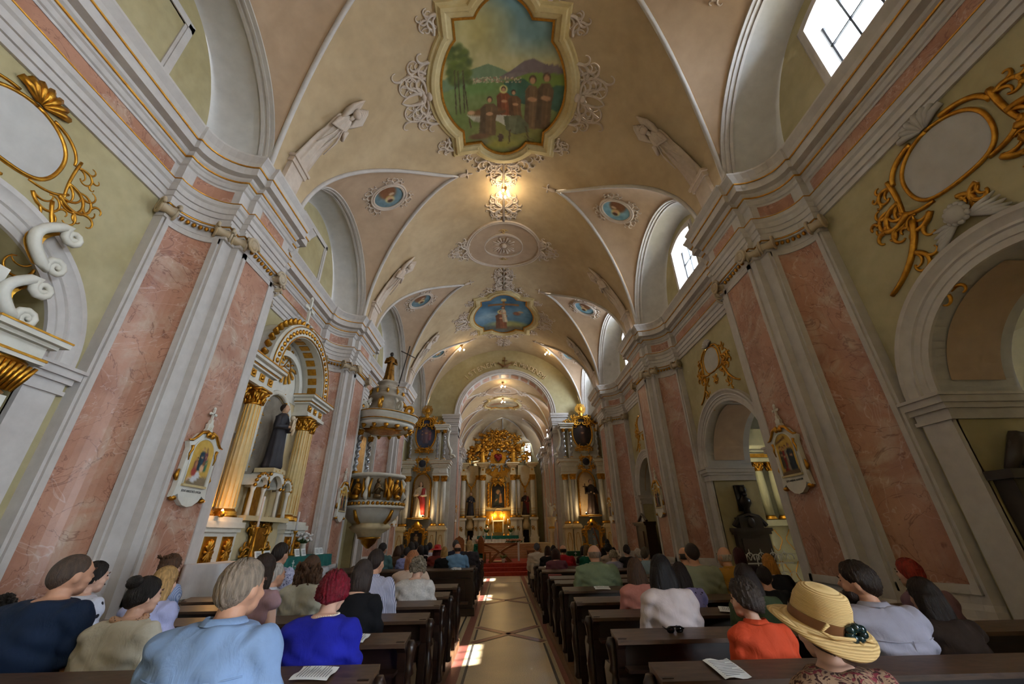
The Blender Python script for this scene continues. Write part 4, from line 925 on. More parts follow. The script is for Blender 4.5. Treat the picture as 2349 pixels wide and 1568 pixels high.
def robe_figure(name,loc,h,mr,label,rz=0,mantle=None,hair=None,cross=False,child=False,skin=None,plinth=True,crown=False,halo=False,par=None,stat=True):
    e=empty(name,loc,rz,parent=par)
    if label: tag(e,label,'statue')
    k=h; R=[]
    for z,wx,wy in((0,.15,.12),(.04,.17,.13),(.2,.14,.11),(.4,.125,.10),(.56,.11,.09),(.66,.13,.095),(.75,.135,.085),(.81,.09,.07),(.845,.04,.04)):
        R.append([(k*wx*math.cos(t)*(1+.09*math.sin(9*t+z*5)*(1-z)),k*wy*math.sin(t)*(1+.12*math.sin(8*t-z*4)*(1-z)),k*z) for t in [2*PI*j/36 for j in range(36)]])
    obj('robe',MB().loft(R),mr,e,True)
    hd=MB(); hd.ell((0,-.01*k,.915*k),(.052*k,.06*k,.072*k),12,10); hd.tube([(0,0,.83*k),(0,0,.88*k)],.034*k,8); hd.ell((0,-.07*k,.91*k),(.01*k,.012*k,.016*k),6,4)
    obj('head',hd,skin or M_skin,e,True)
    hm=MB(); hm.ell((0,.012*k,.93*k),(.06*k,.062*k,.068*k),12,8)
    if hair=='long': hm.ell((0,.03*k,.87*k),(.07*k,.045*k,.1*k),10,6)
    obj('hair',hm,mat('statue_hair',(50,34,24),0.6),e,True)
    ar=MB(); ar.tube([(-.12*k,0,.76*k),(-.17*k,-.03*k,.6*k),(-.05*k,-.13*k,.62*k)],[.045*k,.045*k,.035*k],8); ar.tube([(.12*k,0,.76*k),(.17*k,-.03*k,.6*k),(.06*k,-.13*k,.58*k)],[.045*k,.045*k,.035*k],8)
    obj('sleeves',ar,mr,e,True)
    hn=MB(); hn.ell((-.04*k,-.145*k,.62*k),(.022*k,.028*k,.02*k),8,6); hn.ell((.05*k,-.145*k,.58*k),(.022*k,.028*k,.02*k),8,6); obj('hands',hn,skin or M_skin,e,True)
    if mantle:
        R=[]
        for z,wx,wy,ox in((0.06,.07,.09,.10),(.2,.08,.10,.09),(.45,.10,.11,.07),(.56,.11,.12,.03),(.62,.07,.12,.09),(.8,.05,.07,.10)):
            R.append([(k*(ox+wx*math.cos(t)*(1+.08*math.sin(7*t+z*6))),k*(-.02+wy*math.sin(t)*(1+.1*math.sin(9*t))),k*z) for t in [2*PI*j/30 for j in range(30)]])
        obj('mantle',MB().loft(R),mantle,e,True)
    if child:
        c=MB(); c.ell((.07*k,-.12*k,.78*k),(.04*k,.04*k,.045*k),10,8); c.ell((.07*k,-.13*k,.68*k),(.05*k,.045*k,.075*k),10,8); c.tube([(.07*k,-.16*k,.63*k),(.02*k,-.2*k,.58*k),(.02*k,-.18*k,.5*k)],.022*k,6); c.tube([(.09*k,-.16*k,.72*k),(.0,-.2*k,.74*k)],.016*k,6)
        obj('infant',c,M_rwhite,e,True)
        l=MB()
        for q in range(7): l.tube([(.0,-.16*k,.55*k),(.04*k*math.cos(q),-.2*k,.66*k+.02*k*q)],[.006*k,.012*k],4)
        obj('lily_spray',l,M_rwhite,e,True)
    if cross:
        c=MB(); c.box(-.225*k,-.2*k,-.17*k,-.15*k,.58*k,.86*k); c.box(-.28*k,-.145*k,-.17*k,-.15*k,.76*k,.785*k); obj('hand_cross',c,M_brown,e)
    if crown:
        c=MB(); c.lathe([(.05*k,.97*k),(.06*k,1.03*k),(.05*k,1.03*k),(.045*k,.97*k)],n=10); obj('crown',c,M_gold,e)
    if halo:
        c=MB(); c.tube([(.1*k*math.cos(t),.05*k,.93*k+.1*k*math.sin(t)) for t in [2*PI*j/24 for j in range(24)]],.006*k,5,True); obj('halo',c,M_gold,e)
    if plinth: obj('plinth',MB().box(-.17*k,.17*k,-.14*k,.14*k,-.06*k,0.0),M_cream,e)
    return e
def gilt_scroll_frame(par,name,cx,cz,w,h,y,m,n=3,r=.035,seed=1):
    """gold scrollwork around a w x h rectangle in the x-z plane"""
    cs=[]
    for sg in(-1,1):
        for k in range(n):
            f=(k+.5)/n; z=cz-h/2+h*f; cs+=[([(cx+sg*(x),zz) for x,zz in p],q) for p,q in acanthus(w/2+.02,z,.6,.42,1 if k%2 else -1,r)]
        cs+=[([(cx+sg*x,zz) for x,zz in p],q) for p,q in acanthus(.03,cz+h/2+.04,.5,.55,-1,r)]+[([(cx+sg*x,zz) for x,zz in p],q) for p,q in acanthus(.05,cz-h/2-.03,-.4,.5,1,r)]
    hb=[([(cx,cz+h/2+.03),(cx+sg*(w/2+.03),cz+h/2+.03),(cx+sg*(w/2+.03),cz-h/2-.03),(cx,cz-h/2-.03)],.03) for sg in(-1,1)]
    n2=len(cs)//2; cs=[hb[0]]+cs[:n2]+[hb[1]]+cs[n2:]
    h=len(cs)//2; relief(name,cs[:h],vmapper(y),m,par,5); return relief(name,cs[h:],vmapper(y),m,par,5)
def rays(mb,c,y,r0,r1,n,a0=0,a1=2*PI,w=.03,jit=.25,seed=3):
    g=np.random.default_rng(seed)
    for k in range(n):
        a=a0+(a1-a0)*k/(n-1 if a1-a0<6 else n); L_=r0+(r1-r0)*(1-jit*g.random()); ca,sa=math.cos(a),math.sin(a)
        p=[(c[0]+r0*ca-w*.4*sa,y,c[1]+r0*sa+w*.4*ca),(c[0]+r0*ca+w*.4*sa,y,c[1]+r0*sa-w*.4*ca),(c[0]+L_*ca+w*sa,y,c[1]+L_*sa-w*ca),(c[0]+L_*ca-w*sa,y,c[1]+L_*sa+w*ca)]
        mb.add(p+[(x,yy-.03,z) for x,yy,z in p],[(4,5,6,7),(0,1,5,4),(1,2,6,5),(2,3,7,6),(3,0,4,7)])
def arch_pts(cx,zs,r,n=20,a0=180,a1=0,ky=1.0): return [(cx+r*math.cos(math.radians(a0+(a1-a0)*k/n)),zs+ky*r*math.sin(math.radians(a0+(a1-a0)*k/n))) for k in range(n+1)]
def devotion(seed,cols,bg=(44,36,30),W=40,H=60):
    c=Canvas(W,H,bg=bg); c.noise(5,12,seed); g=np.random.default_rng(seed)
    for u,v,h,col,halo in cols: c.fig(u,v,h,col,halo=halo,w=.34)
    c.noise(16,7,seed+1); return c
# ------------------------------------------------------------------ St Anthony style altar on the nave wall
def wall_altar():
    e=empty('saint_altar',(-XW+0.02,9.25,0),PI/2,label='tall white and gilt wall altar with fluted columns and an arched hood',cat='altar')
    D=.55
    b=MB(); b.box(-1.75,1.75,-D,0,0.25,1.0); mould(b,-1.7,1.7,-.2,0,[(1.0,6.0,0)]) if False else None
    b.box(-1.55,1.55,-.12,0,1.0,4.75); obj('altar_back',b,M_cream,e)
    for sg in(-1,1):
        p=MB(); x0,x1=sorted((sg*.88,sg*1.82)); mould(p,x0,x1,-D,0,[(1.0,1.12,.05),(1.12,1.75,0),(1.75,1.82,.04),(1.82,1.92,.08),(1.92,2.0,.03)]); pd=obj('pedestal',p,M_white,e)
        for cx in(1.12,1.6):
            q=MB(); q.box(sg*cx-.15,sg*cx+.15,-D-.02,-D+.01,1.2,1.68); obj('gilt_panel',q,M_gold,pd)
            q=MB()
            for k in range(12): a=2*PI*k/12; q.tube([(sg*cx,-D-.03,1.44),(sg*cx+.11*math.cos(a),-D-.035,1.44+.2*math.sin(a))],[.012,.03],5)
            obj('gilt_rosette',q,M_gold,pd,True)
        column(e,sg*1.14,-.36,2.0,4.48,.165,M_flute,14); column(e,sg*1.6,-.26,2.0,4.48,.15,M_flute,14)
        en=MB(); mould(en,x0,x1,-.5,0,[(4.48,4.56,.03),(4.56,4.8,-.02),(4.8,4.86,.05),(4.86,4.94,.10),(4.94,5.02,.17)]); o=obj('entablature',en,M_white,e)
        for cx in(.98,1.3,1.62): obj('gilt_rosette',MB().box(sg*cx-.08,sg*cx+.08,-.5,-.47,4.61,4.76).ell((sg*cx,-.51,4.685),(.05,.03,.05),8,6),M_gold,o)
        g=MB(); g.box(x0-.06,x1+.06,-.57,0,4.84,4.86).box(x0-.18,x1+.18,-.69,0,5.0,5.025); obj('gilt_moulding',g,M_goldp,o)
    # arched hood
    R1,R0,zs=1.42,1.12,5.02
    hood=MB(); st=[(R0,-.62),(R0,-.66),(R0+.04,-.68),(R1-.04,-.68),(R1,-.66),(R1+.03,-.62),(R1+.03,0.0)]
    hood.loft([[(x,y,z) for x,z in arch_pts(0,zs,r,28)] for r,y in st],False,False); hood.loft([[(x,y,z) for x,z in arch_pts(0,zs,R0,28)] for y in(-.62,0)],False,False)
    h=obj('arched_hood',hood,M_white,e,sharp=35)
    for k in range(13):
        a=math.radians(10+160*k/12); x,z=R0*math.cos(a)*.99,zs+R0*math.sin(a)*.99
        q=MB(); q.cbox((0,0,0),(.17,.22,.02)); o=obj('soffit_coffer',q,M_gold,h); o.location=(x,-.38,z); o.rotation_euler=(0,PI/2-a,0)
    g=MB()
    for k in range(26):
        a=math.radians(4+172*k/25); g.ell(((R0+R1)/2*math.cos(a),-.69,zs+(R0+R1)/2*math.sin(a)),(.06,.03,.06),7,5)
    for r in(R0+.03,R1-.02): g.tube([(x,-.69,z) for x,z in arch_pts(0,zs,r,40)],.014,5)
    obj('gilt_scroll_band',g,M_gold,h,True)
    g=MB()
    for k in range(22):
        a=math.radians(8+164*k/21); c,s_=math.cos(a),math.sin(a)
        for dy in(-.5,): g.tube([((R1+.02)*c,dy,zs+(R1+.02)*s_),((R1+.12)*c,dy,zs+(R1+.12)*s_),((R1+.2)*c,dy-.06,zs+(R1+.17)*s_)],[.07,.06,.025],6)
    obj('gilt_crest',g,M_gold,h,True)
    obj('tympanum',MB().add([(x,-.13,z) for x,z in [(1.1,4.75)]+arch_pts(0,zs,1.1,24,0,180)+[(-1.1,4.75)]],[tuple(range(27))]),M_white,e)
    g=MB(); rays(g,(.05,5.52),-.15,.18,.5,14,w=.04); g.tube([(-.13,-.19,5.44),(.23,-.19,5.44),(.05,-.19,5.72)],.02,5,True); g.ell((.05,-.19,5.53),(.07,.02,.04),8,6); obj('eye_in_triangle_rays',g,M_gold,e)
    g=MB(); r=.78
    for q in range(20): a=math.radians(180-180*q/19); g.ell((r*math.cos(a),-.2,5.0+r*math.sin(a)),(.045,.045,.045),6,5)
    obj('gilt_bead_arch',g,M_gold,e,True)
    obj('inner_arch',MB().loft([[(x,y,z) for x,z in arch_pts(0,5.0,rr,24)] for rr,y in((.72,-.14),(.72,-.24),(.86,-.24),(.9,-.14))],False,False),M_white,e,sharp=35)
    # niche
    npth=[(-.55,2.85),(-.55,4.15)]+arch_pts(0,4.15,.55,16)+[(.55,4.15),(.55,2.85)]
    nm=MB(); nm.loft([[(x*.98,-.14,z) for x,z in npth],[(x*.8,-.05,z) for x,z in npth]],False,False); nm.add([(x,-.13,z) for x,z in npth],[tuple(range(len(npth)))]); obj('niche',nm,mat('niche_grey_cloud',(150,140,124),0.8,kind='plaster',col2=(110,98,84),scale=9),e)
    fr=MB(); P=[(-.62,2.9),(-.62,4.15)]+arch_pts(0,4.15,.62,16)+[(.62,4.15),(.62,2.9)]
    fr.tube([(x,-.2,z) for x,z in P],.06,6); obj('niche_frame',fr,M_white,e,True)
    g=MB(); pp=densify(P,.1)
    for k,(x,z) in enumerate(pp[:int(len(pp)*.8)]):
        if z>2.95: g.ell((x*.9,-.2,z),(.035,.04,.05),6,4); g.tube([(x*.9,-.2,z),(x*.9+.06*math.sin(k*2.1),-.25,z+.06*math.cos(k*1.7))],[.03,.008],5)
    obj('gilt_leaf_garland',g,M_gold,e,True)
    # tabernacle with three little arches, predella panel
    for cx,w in((0,.34),(-.5,.22),(.5,.22)):
        t=MB(); t.loft([[(x,y,z) for x,z in arch_pts(cx,2.62,rr,14)] for rr,y in((w*.75,-.5),(w*.75,-.6),(w*1.05,-.6),(w*1.08,-.14))],False,False); o=obj('tabernacle_arch',t,M_white,e,sharp=35)
        for sg in(-1,1): obj('small_column',MB().lathe([(.05,2.05),(.04,2.12),(.035,2.5),(.06,2.6)],(cx+sg*w*.9,-.53,0),10),M_white,o,True)
        g=MB()
        for q in range(9): a=PI*q/8; g.ell((cx+w*1.08*math.cos(a),-.58,2.62+w*1.08*math.sin(a)),(.04,.04,.04),6,4)
        obj('gilt_crockets',g,M_gold,o,True)
    obj('tabernacle_door',MB().box(-.2,.2,-.3,-.14,2.05,2.7),M_gold,e); obj('tabernacle_shelf',MB().box(-.85,.85,-.62,0,1.96,2.05),M_cream,e)
    c=MB(); c.box(-.86,.86,-.42,0,1.0,1.96); obj('predella',c,M_cream,e)
    g=MB(); g.box(-.24,.24,-.5,-.42,1.3,1.85); fr=obj('gilt_relief_panel',g,M_gold,e)
    gilt_scroll_frame(e,'gilt_scroll_frame',0,1.58,.52,.55,-.48,M_gold,2,.04)
    c=MB(); c.box(-.03,.03,-.45,-.39,6.42,7.45).box(-.2,.2,-.45,-.39,7.08,7.15).box(-.08,.08,-.47,-.37,6.42,6.5)
    for x,z in((-.2,7.115),(.2,7.115),(0,7.45)): c.ell((x,-.42,z),(.06,.035,.06),8,6)
    obj('top_cross',c,M_white,e)
    g=MB(); g.tube([(p[0],-.5,p[1]) for p in curl(.02,6.62,2.6,.5,4,14)],.035,6).tube([(-p[0],-.5,p[1]) for p in curl(.02,6.62,2.6,.5,4,14)],.035,6); obj('crest_scrolls',g,M_white,e,True)
    return e
wall_altar()
robe_figure('saint_statue',(-XW+.42,9.25,3.02),1.5,M_navy,'dark robed friar statue holding an infant in the wall altar niche',PI/2,child=True)
# mensa, cloths and items in front of that altar
def cloth_box(name,x0,x1,y0,y1,ztop,drop,m,label,cat,par=None,wave=.015):
    mb=MB(); mb.grid(10,10,lambda u,v:(x0+(x1-x0)*u,y0+(y1-y0)*v,ztop))
    per=densify([(x0,y0),(x1,y0),(x1,y1),(x0,y1)],.05); n=len(per); cx,cy=(x0+x1)/2,(y0+y1)/2; rg=[]
    for k in range(7):
        f=k/6; rg.append([(x+(wave*f*math.sin(q*1.3)*(1 if abs(x-cx)*2>=(x1-x0)-.001 else 0))+(.02*f*(1 if x>cx else -1)),y+wave*f*math.sin(q*1.3+1)+.02*f*(1 if y>cy else -1),ztop-drop*f-(.01*math.sin(q*.7) if k==6 else 0)) for q,(x,y) in enumerate(per)])
    mb.loft(rg,True,False); o=obj(name,mb,m,par,True)
    if label: tag(o,label,cat)
    return o
mt=empty('altar_mensa',label='altar mensa below the saint altar, mostly hidden by people',cat='altar table')
obj('mensa_block',MB().box(-5.05,-4.45,7.9,11.0,0,1.2),M_cream,mt); obj('mensa_slab',MB().box(-5.1,-4.4,7.85,11.1,1.2,1.27),M_white,mt)
gcl=cloth_box('green_altar_cloth',-5.08,-4.32,8.4,11.2,1.29,.24,M_green,'green altar cloth with white crosses on the saint altar mensa','altar cloth')
lc=cloth_box('lace_altar_cloth',-5.06,-4.35,8.42,11.16,1.279,.42,M_linen,'white lace altar cloth hanging below the green cloth','altar cloth',wave=.02)
for yy in(9.2,10.35): obj('embroidered_cross',MB().box(-4.312,-4.30,yy-.012,yy+.012,1.1,1.24).box(-4.312,-4.30,yy-.05,yy+.05,1.18,1.2).box(-4.312,-4.30,yy-.14,yy-.08,1.12,1.135).box(-4.312,-4.30,yy+.08,yy+.14,1.12,1.135),M_linen,gcl)
st=empty('side_table',label='small white table under linen left of the green altar cloth',cat='table')
for xx in(-4.66,-4.24):
    for yy in(6.78,7.58): obj('leg',MB().box(xx-.03,xx+.03,yy-.03,yy+.03,0,1.26),M_white,st)
obj('table_top',MB().box(-4.7,-4.2,6.7,7.66,1.26,1.30),M_white,st)
cloth_box('linen_cloth',-4.705,-4.18,6.67,7.69,1.31,.42,M_linen,'white linen cloth draped over the small side table','cloth')
for k,(yy,lbl) in enumerate(((8.25,'first'),(8.55,'second'),(8.9,'third'),(9.75,'fourth'),(10.05,'fifth'),(10.75,'sixth'),(10.98,'seventh'))):
    c=MB(); c.cbox((0,0,.07),(.02,.2,.15),0,0); o=obj('standing_card',c,M_paper); o.location=(-4.5,yy,1.292); o.rotation_euler=(0,-.3,0); tag(o,'%s white text card from the side table, standing on the altar mensa'%lbl,'card','cards on the saint altar')
    t=MB()
    for q in range(4): t.box(.0105,.012,-.07,.07,.03+.025*q,.038+.025*q)
    obj('printed_lines',t,M_dgrey,o)
fl=empty('flower_bouquet',(-4.75,10.5,1.292),label='bouquet of white flowers in a vase on the saint altar',cat='flowers')
obj('vase',MB().lathe([(.05,0),(.07,.08),(.05,.2),(.06,.24)],n=14),M_white,fl,True)
lf=MB(); bl=MB(); g=np.random.default_rng(5)
for k in range(40):
    a=g.random()*2*PI; r_=.16*math.sqrt(g.random()); z=.36+.14*g.random()-r_*.4; bl.ell((r_*math.cos(a),r_*math.sin(a),z),(.035,.035,.028),7,5)
for k in range(26):
    a=g.random()*2*PI; lf.tube([(0,0,.2),(.1*math.cos(a),.1*math.sin(a),.3),(.17*math.cos(a),.17*math.sin(a),.27+.1*g.random())],[.008,.02,.004],4)
obj('blossoms',bl,M_linen,fl,True); obj('leaves',lf,mat('leaf_green',(60,84,44),0.6),fl,True)
def candlestick(loc,h,hc,label,lit=False,m=None):
    e=empty('candlestick',loc,label=label,cat='candlestick')
    obj('holder',MB().lathe([(.09,0),(.08,.02),(.03,.05),(.02,h*.3),(.04,h*.4),(.018,h*.5),(.018,h*.85),(.05,h*.97),(.05,h)],n=12),m or M_gold,e,True)
    obj('candle',MB().lathe([(.022,h),(.022,h+hc),(.004,h+hc+.01)],n=10),M_linen,e,True)
    if lit: obj('flame',MB().ell((0,0,h+hc+.03),(.012,.012,.028),8,6),M_flame,e,True)
    return e
candlestick((-4.85,8.6,1.292),.55,.55,'tall candle on a gilt stick at the near end of the saint altar'); candlestick((-4.85,10.2,1.292),.5,.4,'candle on a gilt stick behind the white flowers')
wch=empty('white_chair',(-4.05,6.3,0),.4,label='low white wooden chair beside the linen covered table',cat='chair')
obj('seat',MB().box(-.2,.2,-.2,.2,.42,.46),M_white,wch)
for xx in(-.18,.18):
    for yy in(-.18,.18): obj('leg',MB().box(xx-.018,xx+.018,yy-.018,yy+.018,0,.42 if yy<0 else .85),M_white,wch)
obj('backrest',MB().box(-.18,.18,.17,.19,.6,.66).box(-.18,.18,.17,.19,.78,.85),M_white,wch)
# near blind-arch altar, only its far edge is in view
na=empty('scrolled_altar',(-XW+.1,2.55,0),PI/2,label='white and gilt altar with big C-scrolls cut by the picture edge',cat='altar')
obj('altar_back',MB().box(-1.1,1.1,-.12,.2,1.0,4.3),M_white,na)
for sg in(-1,1):
    p=MB(); p.box(sg*1.32-.2,sg*1.32+.2,-.3,.1,.3,3.0); o=obj('pilaster',p,M_white,na); obj('gilt_line',MB().box(sg*1.32-.14,sg*1.32-.12,-.305,-.29,.9,2.9).box(sg*1.32+.12,sg*1.32+.14,-.305,-.29,.9,2.9).box(sg*1.32-.14,sg*1.32+.14,-.305,-.29,2.88,2.9),M_goldp,o)
    c=MB(); c.lathe([(.2,3.0),(.24,3.03),(.2,3.06),(.19,3.2),(.27,3.33),(.3,3.36)],(sg*1.32,-.12,0),16); 
    for q in range(10): c.tube([(sg*1.32-.2+.044*q,-.3,3.05),(sg*1.32-.22+.049*q,-.36,3.2),(sg*1.32-.25+.055*q,-.4,3.32)],[.02,.03,.02],5)
    obj('gilt_capital',c,M_gold,na,True)
    mould(b:=MB(),sg*1.32-.24,sg*1.32+.24,-.4,.1,[(3.36,3.42,.03),(3.42,3.56,0),(3.56,3.60,.06),(3.60,3.66,.12)]); obj('cornice_block',b,M_white,na)
    obj('gilt_edge',MB().box(sg*1.32-.37,sg*1.32+.37,-.53,.1,3.655,3.675).box(sg*1.32-.28,sg*1.32+.28,-.44,.1,3.40,3.425),M_gold,na)
    for z0,sc,fl_ in((3.74,.55,1),(4.42,.62,-1)):
        sp=curl(sg*1.36,z0 if fl_>0 else z0,(PI if sg>0 else 0)+(-sg*.2),.2,0,2)
        pts=[]
        for k in range(60):
            t=k/59; a=-2.6*PI*(1-t)**1 if False else 0
        def cscroll(zb,zt,xc,w):
            P=[]
            for k in range(22): a=k/21*2.6*PI; r=.03+.085*k/21; P.append((xc+.0-r*math.cos(a)*-1*1.0,zb+.1-r*math.sin(a)))
            return P
        A=[]
        zc=z0+.3*sc; 
        for k in range(16): a=math.radians(-740+k*40); r=.02+.09*k/15; A.append((sg*(1.37+r*math.cos(a)),z0+.10+r*math.sin(a)))
        arc=[(sg*(1.30-.42*sc*math.sin(PI*k/12)),z0+.02+(1.02*sc)*k/12) for k in range(1,12)]
        Bp=[]
        for k in range(16): a=math.radians(130+k*40) ; r=.11-.09*k/15; Bp.append((sg*(1.37+r*math.cos(a)),z0+1.02*sc-.08+r*math.sin(a)))
        s_=MB(); s_.tube([(x,-.22,z) for x,z in A+arc+Bp],taper(16,.026,.045)+[.058]*11+taper(16,.045,.026),8); sc_=obj('c_scroll',s_,M_white,na,True)
        g=MB(); g.loft([[(x,-.1,z) for x,z in arc],[(x+sg*.14,-.16,z) for x,z in arc]],False,False); obj('gilt_fluting',g,M_gold,sc_)
# ------------------------------------------------------------------ side altars flanking the chancel arch
def side_altar(s):
    e=empty('side_altar',(s*4.55,YC-.12,.44),label='white and gilt side altar with %s'%('red mantled Christ statue and blue oval picture' if s<0 else 'brown friar statue and dark oval picture'),cat='altar')
    q=-s   # inner side (towards the arch) is +q
    cols=[(-.95*q,.16),(-.72*q,.0),(.80*q,.0),(1.22*q,.1)]
    obj('retable_wall',MB().box(min(-1.05*q,1.5*q),max(-1.05*q,1.5*q),-.1,.1,0,5.0),M_white,e)
    for cx,dy in((-.85*q,0),(.8*q,.0),(1.22*q,.1)):
        p=MB(); mould(p,cx-.19,cx+.19,-.75+dy,0,[(0,.14,.05),(.14,1.45,0),(1.45,1.52,.03),(1.52,1.62,.08),(1.62,1.7,.03)]); o=obj('pedestal',p,M_cream,e)
        g=MB(); g.tube([(cx+.11*math.cos(t)*(1+.12*math.cos(4*t)),-.755+dy,.8+.5*math.sin(t)*(1+.05*math.cos(6*t))) for t in [2*PI*k/28 for k in range(28)]],.012,4,True); obj('gilt_panel_line',g,M_goldp,o)
    for cx,dy in cols: column(e,cx,-.5+dy,1.72,4.2,.135,M_white,n=18)
    for x0,x1,y0 in((min(.62*q,1.4*q),max(.62*q,1.4*q),-.7),(min(-.55*q,-1.08*q),max(-.55*q,-1.08*q),-.7)):
        en=MB(); mould(en,x0,x1,y0,0,[(4.2,4.3,.02),(4.3,4.42,.0),(4.42,4.62,-.02),(4.62,4.7,.04),(4.7,4.82,.09),(4.82,4.9,.16),(4.9,4.98,.2)]); o=obj('entablature',en,M_white,e); g=MB(); mould(g,x0,x1,y0,0,[(4.81,4.825,.13),(4.975,4.99,.21),(4.3,4.31,.03)]); obj('gilt_moulding',g,M_goldp,o)
    # niche
    P=[(-.48,2.1),(-.48,3.75)]+arch_pts(0,3.75,.48,14,ky=1.35)+[(.48,3.75),(.48,2.1)]
    nm=MB(); nm.add([(x,-.105,z) for x,z in P],[tuple(range(len(P)))]); obj('niche',nm,mat('niche_peach',(212,186,150),0.8,kind='plaster',col2=(194,164,124),scale=5),e)
    obj('niche_floor',MB().box(-.55,.55,-.75,0,2.05,2.12),M_gold,e)
    fr=MB(); fr.tube([(x,-.16,z) for x,z in P],.05,6); obj('gilt_niche_frame',fr,M_gold,e,True)
    ly=MB()
    for k,(x,z) in enumerate(densify(P,.16)): 
        if z>2.3: ly.tube([(x*.92,-.13,z),(x*.8,-.16,z+.05*math.sin(k*3))],[.018,.005],5)
    obj('gilt_flames',ly,M_gold,e)
    # lower picture
    c=devotion(11 if s<0 else 12,[(.5,.1,.75,(150,120,80),None),(.4,.1,.5,(70,50,40),None)] if s<0 else [(.5,.0,.7,(120,130,140),None)],bg=(40,30,24) if s<0 else (96,104,112))
    o=densify([(-.3,.62),(.3,.62),(.3,1.35),(.15,1.5),(-.15,1.5),(-.3,1.35)],.06); p=picture('lower_picture',o[::-1],lambda x,z:(x,-.72,z),c,(-.3,.3,.62,1.5),e,nr=16)
    bk=MB(); bk.box(-.36,.36,-.7,-.3,.5,1.56); obj('picture_backing',bk,M_gold,e); gilt_scroll_frame(e,'gilt_scroll_frame',0,1.06,.74,1.0,-.7,M_gold,3,.045)
    g=MB(); g.lathe([(.0,1.55),(.2,1.6),(.24,1.72),(.16,1.86),(.08,1.95),(0,2.0)],(0,-.62,0),10); obj('gilt_vase',g,M_gold,e,True)
    obj('mensa',MB().box(-.62,.62,-1.05,-.35,0,.5),M_cream,e)
    # cartouche between storeys
    g=MB(); g.ell((0,-.62,4.85),(.2,.08,.2),12,8); obj('dark_cartouche',g,mat('cartouche_slate',(44,46,58),0.5),e,True)
    gilt_scroll_frame(e,'gilt_scrolls',0,4.75,.42,.6,-.6,M_gold,2,.05)
    # upper storey
    obj('upper_wall',MB().box(-.85,.85,-.1,.1,5.0,7.1),M_white,e)
    OV=[(.55*math.cos(2*PI*k/48),6.55+.86*math.sin(2*PI*k/48)) for k in range(48)]
    c=devotion(21 if s<0 else 22,[(.5,.2,.6,(110,90,100),None),(.3,.3,.35,(90,80,96),None),(.7,.3,.35,(140,90,100),None)],bg=(64,70,92)) if s<0 else devotion(22,[(.5,.15,.6,(70,46,36),None)],bg=(44,32,26))
    picture('oval_picture',OV,lambda x,z:(x,-.22,z),c,(-.55,.55,5.7,7.4),e,nr=18)
    frame('gilt_oval_frame',OV,[(-.02,.2),(-.01,.27),(.05,.28),(.09,.22)],lambda x,z,h:(x,-h,z),M_gold,e); frame('oval_surround',OV,[(.08,.1),(.08,.24),(.2,.2),(.26,.1)],lambda x,z,h:(x,-h,z),M_white,e)
    for cx in(-.78*q,.74*q,1.12*q): column(e,cx,-.4,5.1,6.75,.085,M_silver,twist=True); obj('plinth_block',MB().box(cx-.12,cx+.12,-.55,0,4.98,5.12),M_white,e)
    mould(b:=MB(),min(.6*q,1.3*q),max(.6*q,1.3*q),-.5,0,[(6.75,6.9,0),(6.9,6.98,.06),(6.98,7.05,.1)]); obj('upper_entablature',b,M_white,e)
    pts=[]; 
    for k in range(16): a=math.radians(-200+k*26); r=.04+.10*k/15; pts.append((q*(1.58-r*math.cos(a)*1.0),5.24+r*math.sin(a)))
    S_=[(q*(1.46),5.35),(q*1.5,5.6),(q*1.36,5.85),(q*1.3,6.2),(q*1.34,6.6),(q*1.42,6.75)]
    v=MB(); v.tube([(x,-.3,z) for x,z in pts],taper(16,.03,.07),8).tube([(x,-.3,z) for x,z in S_],[.1,.09,.08,.07,.06,.05],8); obj('side_scroll',v,M_white,e,True)
    g=MB(); rays(g,(0,7.95),-.3,.12,.36,22,w=.03,seed=4); g.ell((0,-.32,7.95),(.13,.05,.16),10,8); g.ell((0,-.3,7.6),(.12,.08,.18),8,6); o=obj('gilt_sunburst',g,M_gold,e)
    cs=[]
    for sg in(-1,1): cs+=[([(sg*x,z) for x,z in p],r) for p,r in acanthus(.08,7.5,-.1,1.1,-1,.07)+acanthus(.35,7.45,-.5,.9,-1,.07)+acanthus(.62,7.2,-1.0,.7,1,.06)+acanthus(.2,7.48,.5,.5,-1,.06)]
    relief('gilt_crown_scrolls',cs,vmapper(-.25),M_gold,e,6)
    gilt_scroll_frame(e,'gilt_foot_scrolls',0,5.62,.5,.1,-.35,M_gold,1,.05)
    return e
side_altar(-1); side_altar(1)
robe_figure('christ_statue',(-4.55,YC-.62,2.58),1.78,M_rwhite,'pale robed statue with red mantle in the side altar niche',0,mantle=M_rredr,hair='long')
robe_figure('friar_statue',(4.7,YC-.62,2.58),1.78,M_brown,'dark brown friar statue raising a cross in the side altar niche',0,cross=True)
for s in(-1,1):
    l=bpy.data.lights.new('niche_lamp','POINT'); l.energy=16; l.color=(1,.72,.4); l.shadow_soft_size=.08; lo=bpy.data.objects.new('niche_lamp',l); COL.objects.link(lo); lo.location=(s*4.55-.3*s,YC-1.0,2.75)
    e=empty('niche_spotlight',(s*4.55-.3*s,YC-1.02,2.57),label='small warm spotlight at the feet of the %s statue'%('red mantled' if s<0 else 'brown friar'),cat='spotlight'); obj('lamp_body',MB().lathe([(.04,0),(.05,.05),(.03,.09)],n=10),M_dgrey,e,True); obj('lamp_glass',MB().ell((0,0,.09),(.025,.025,.015),8,5),M_bulb,e,True)

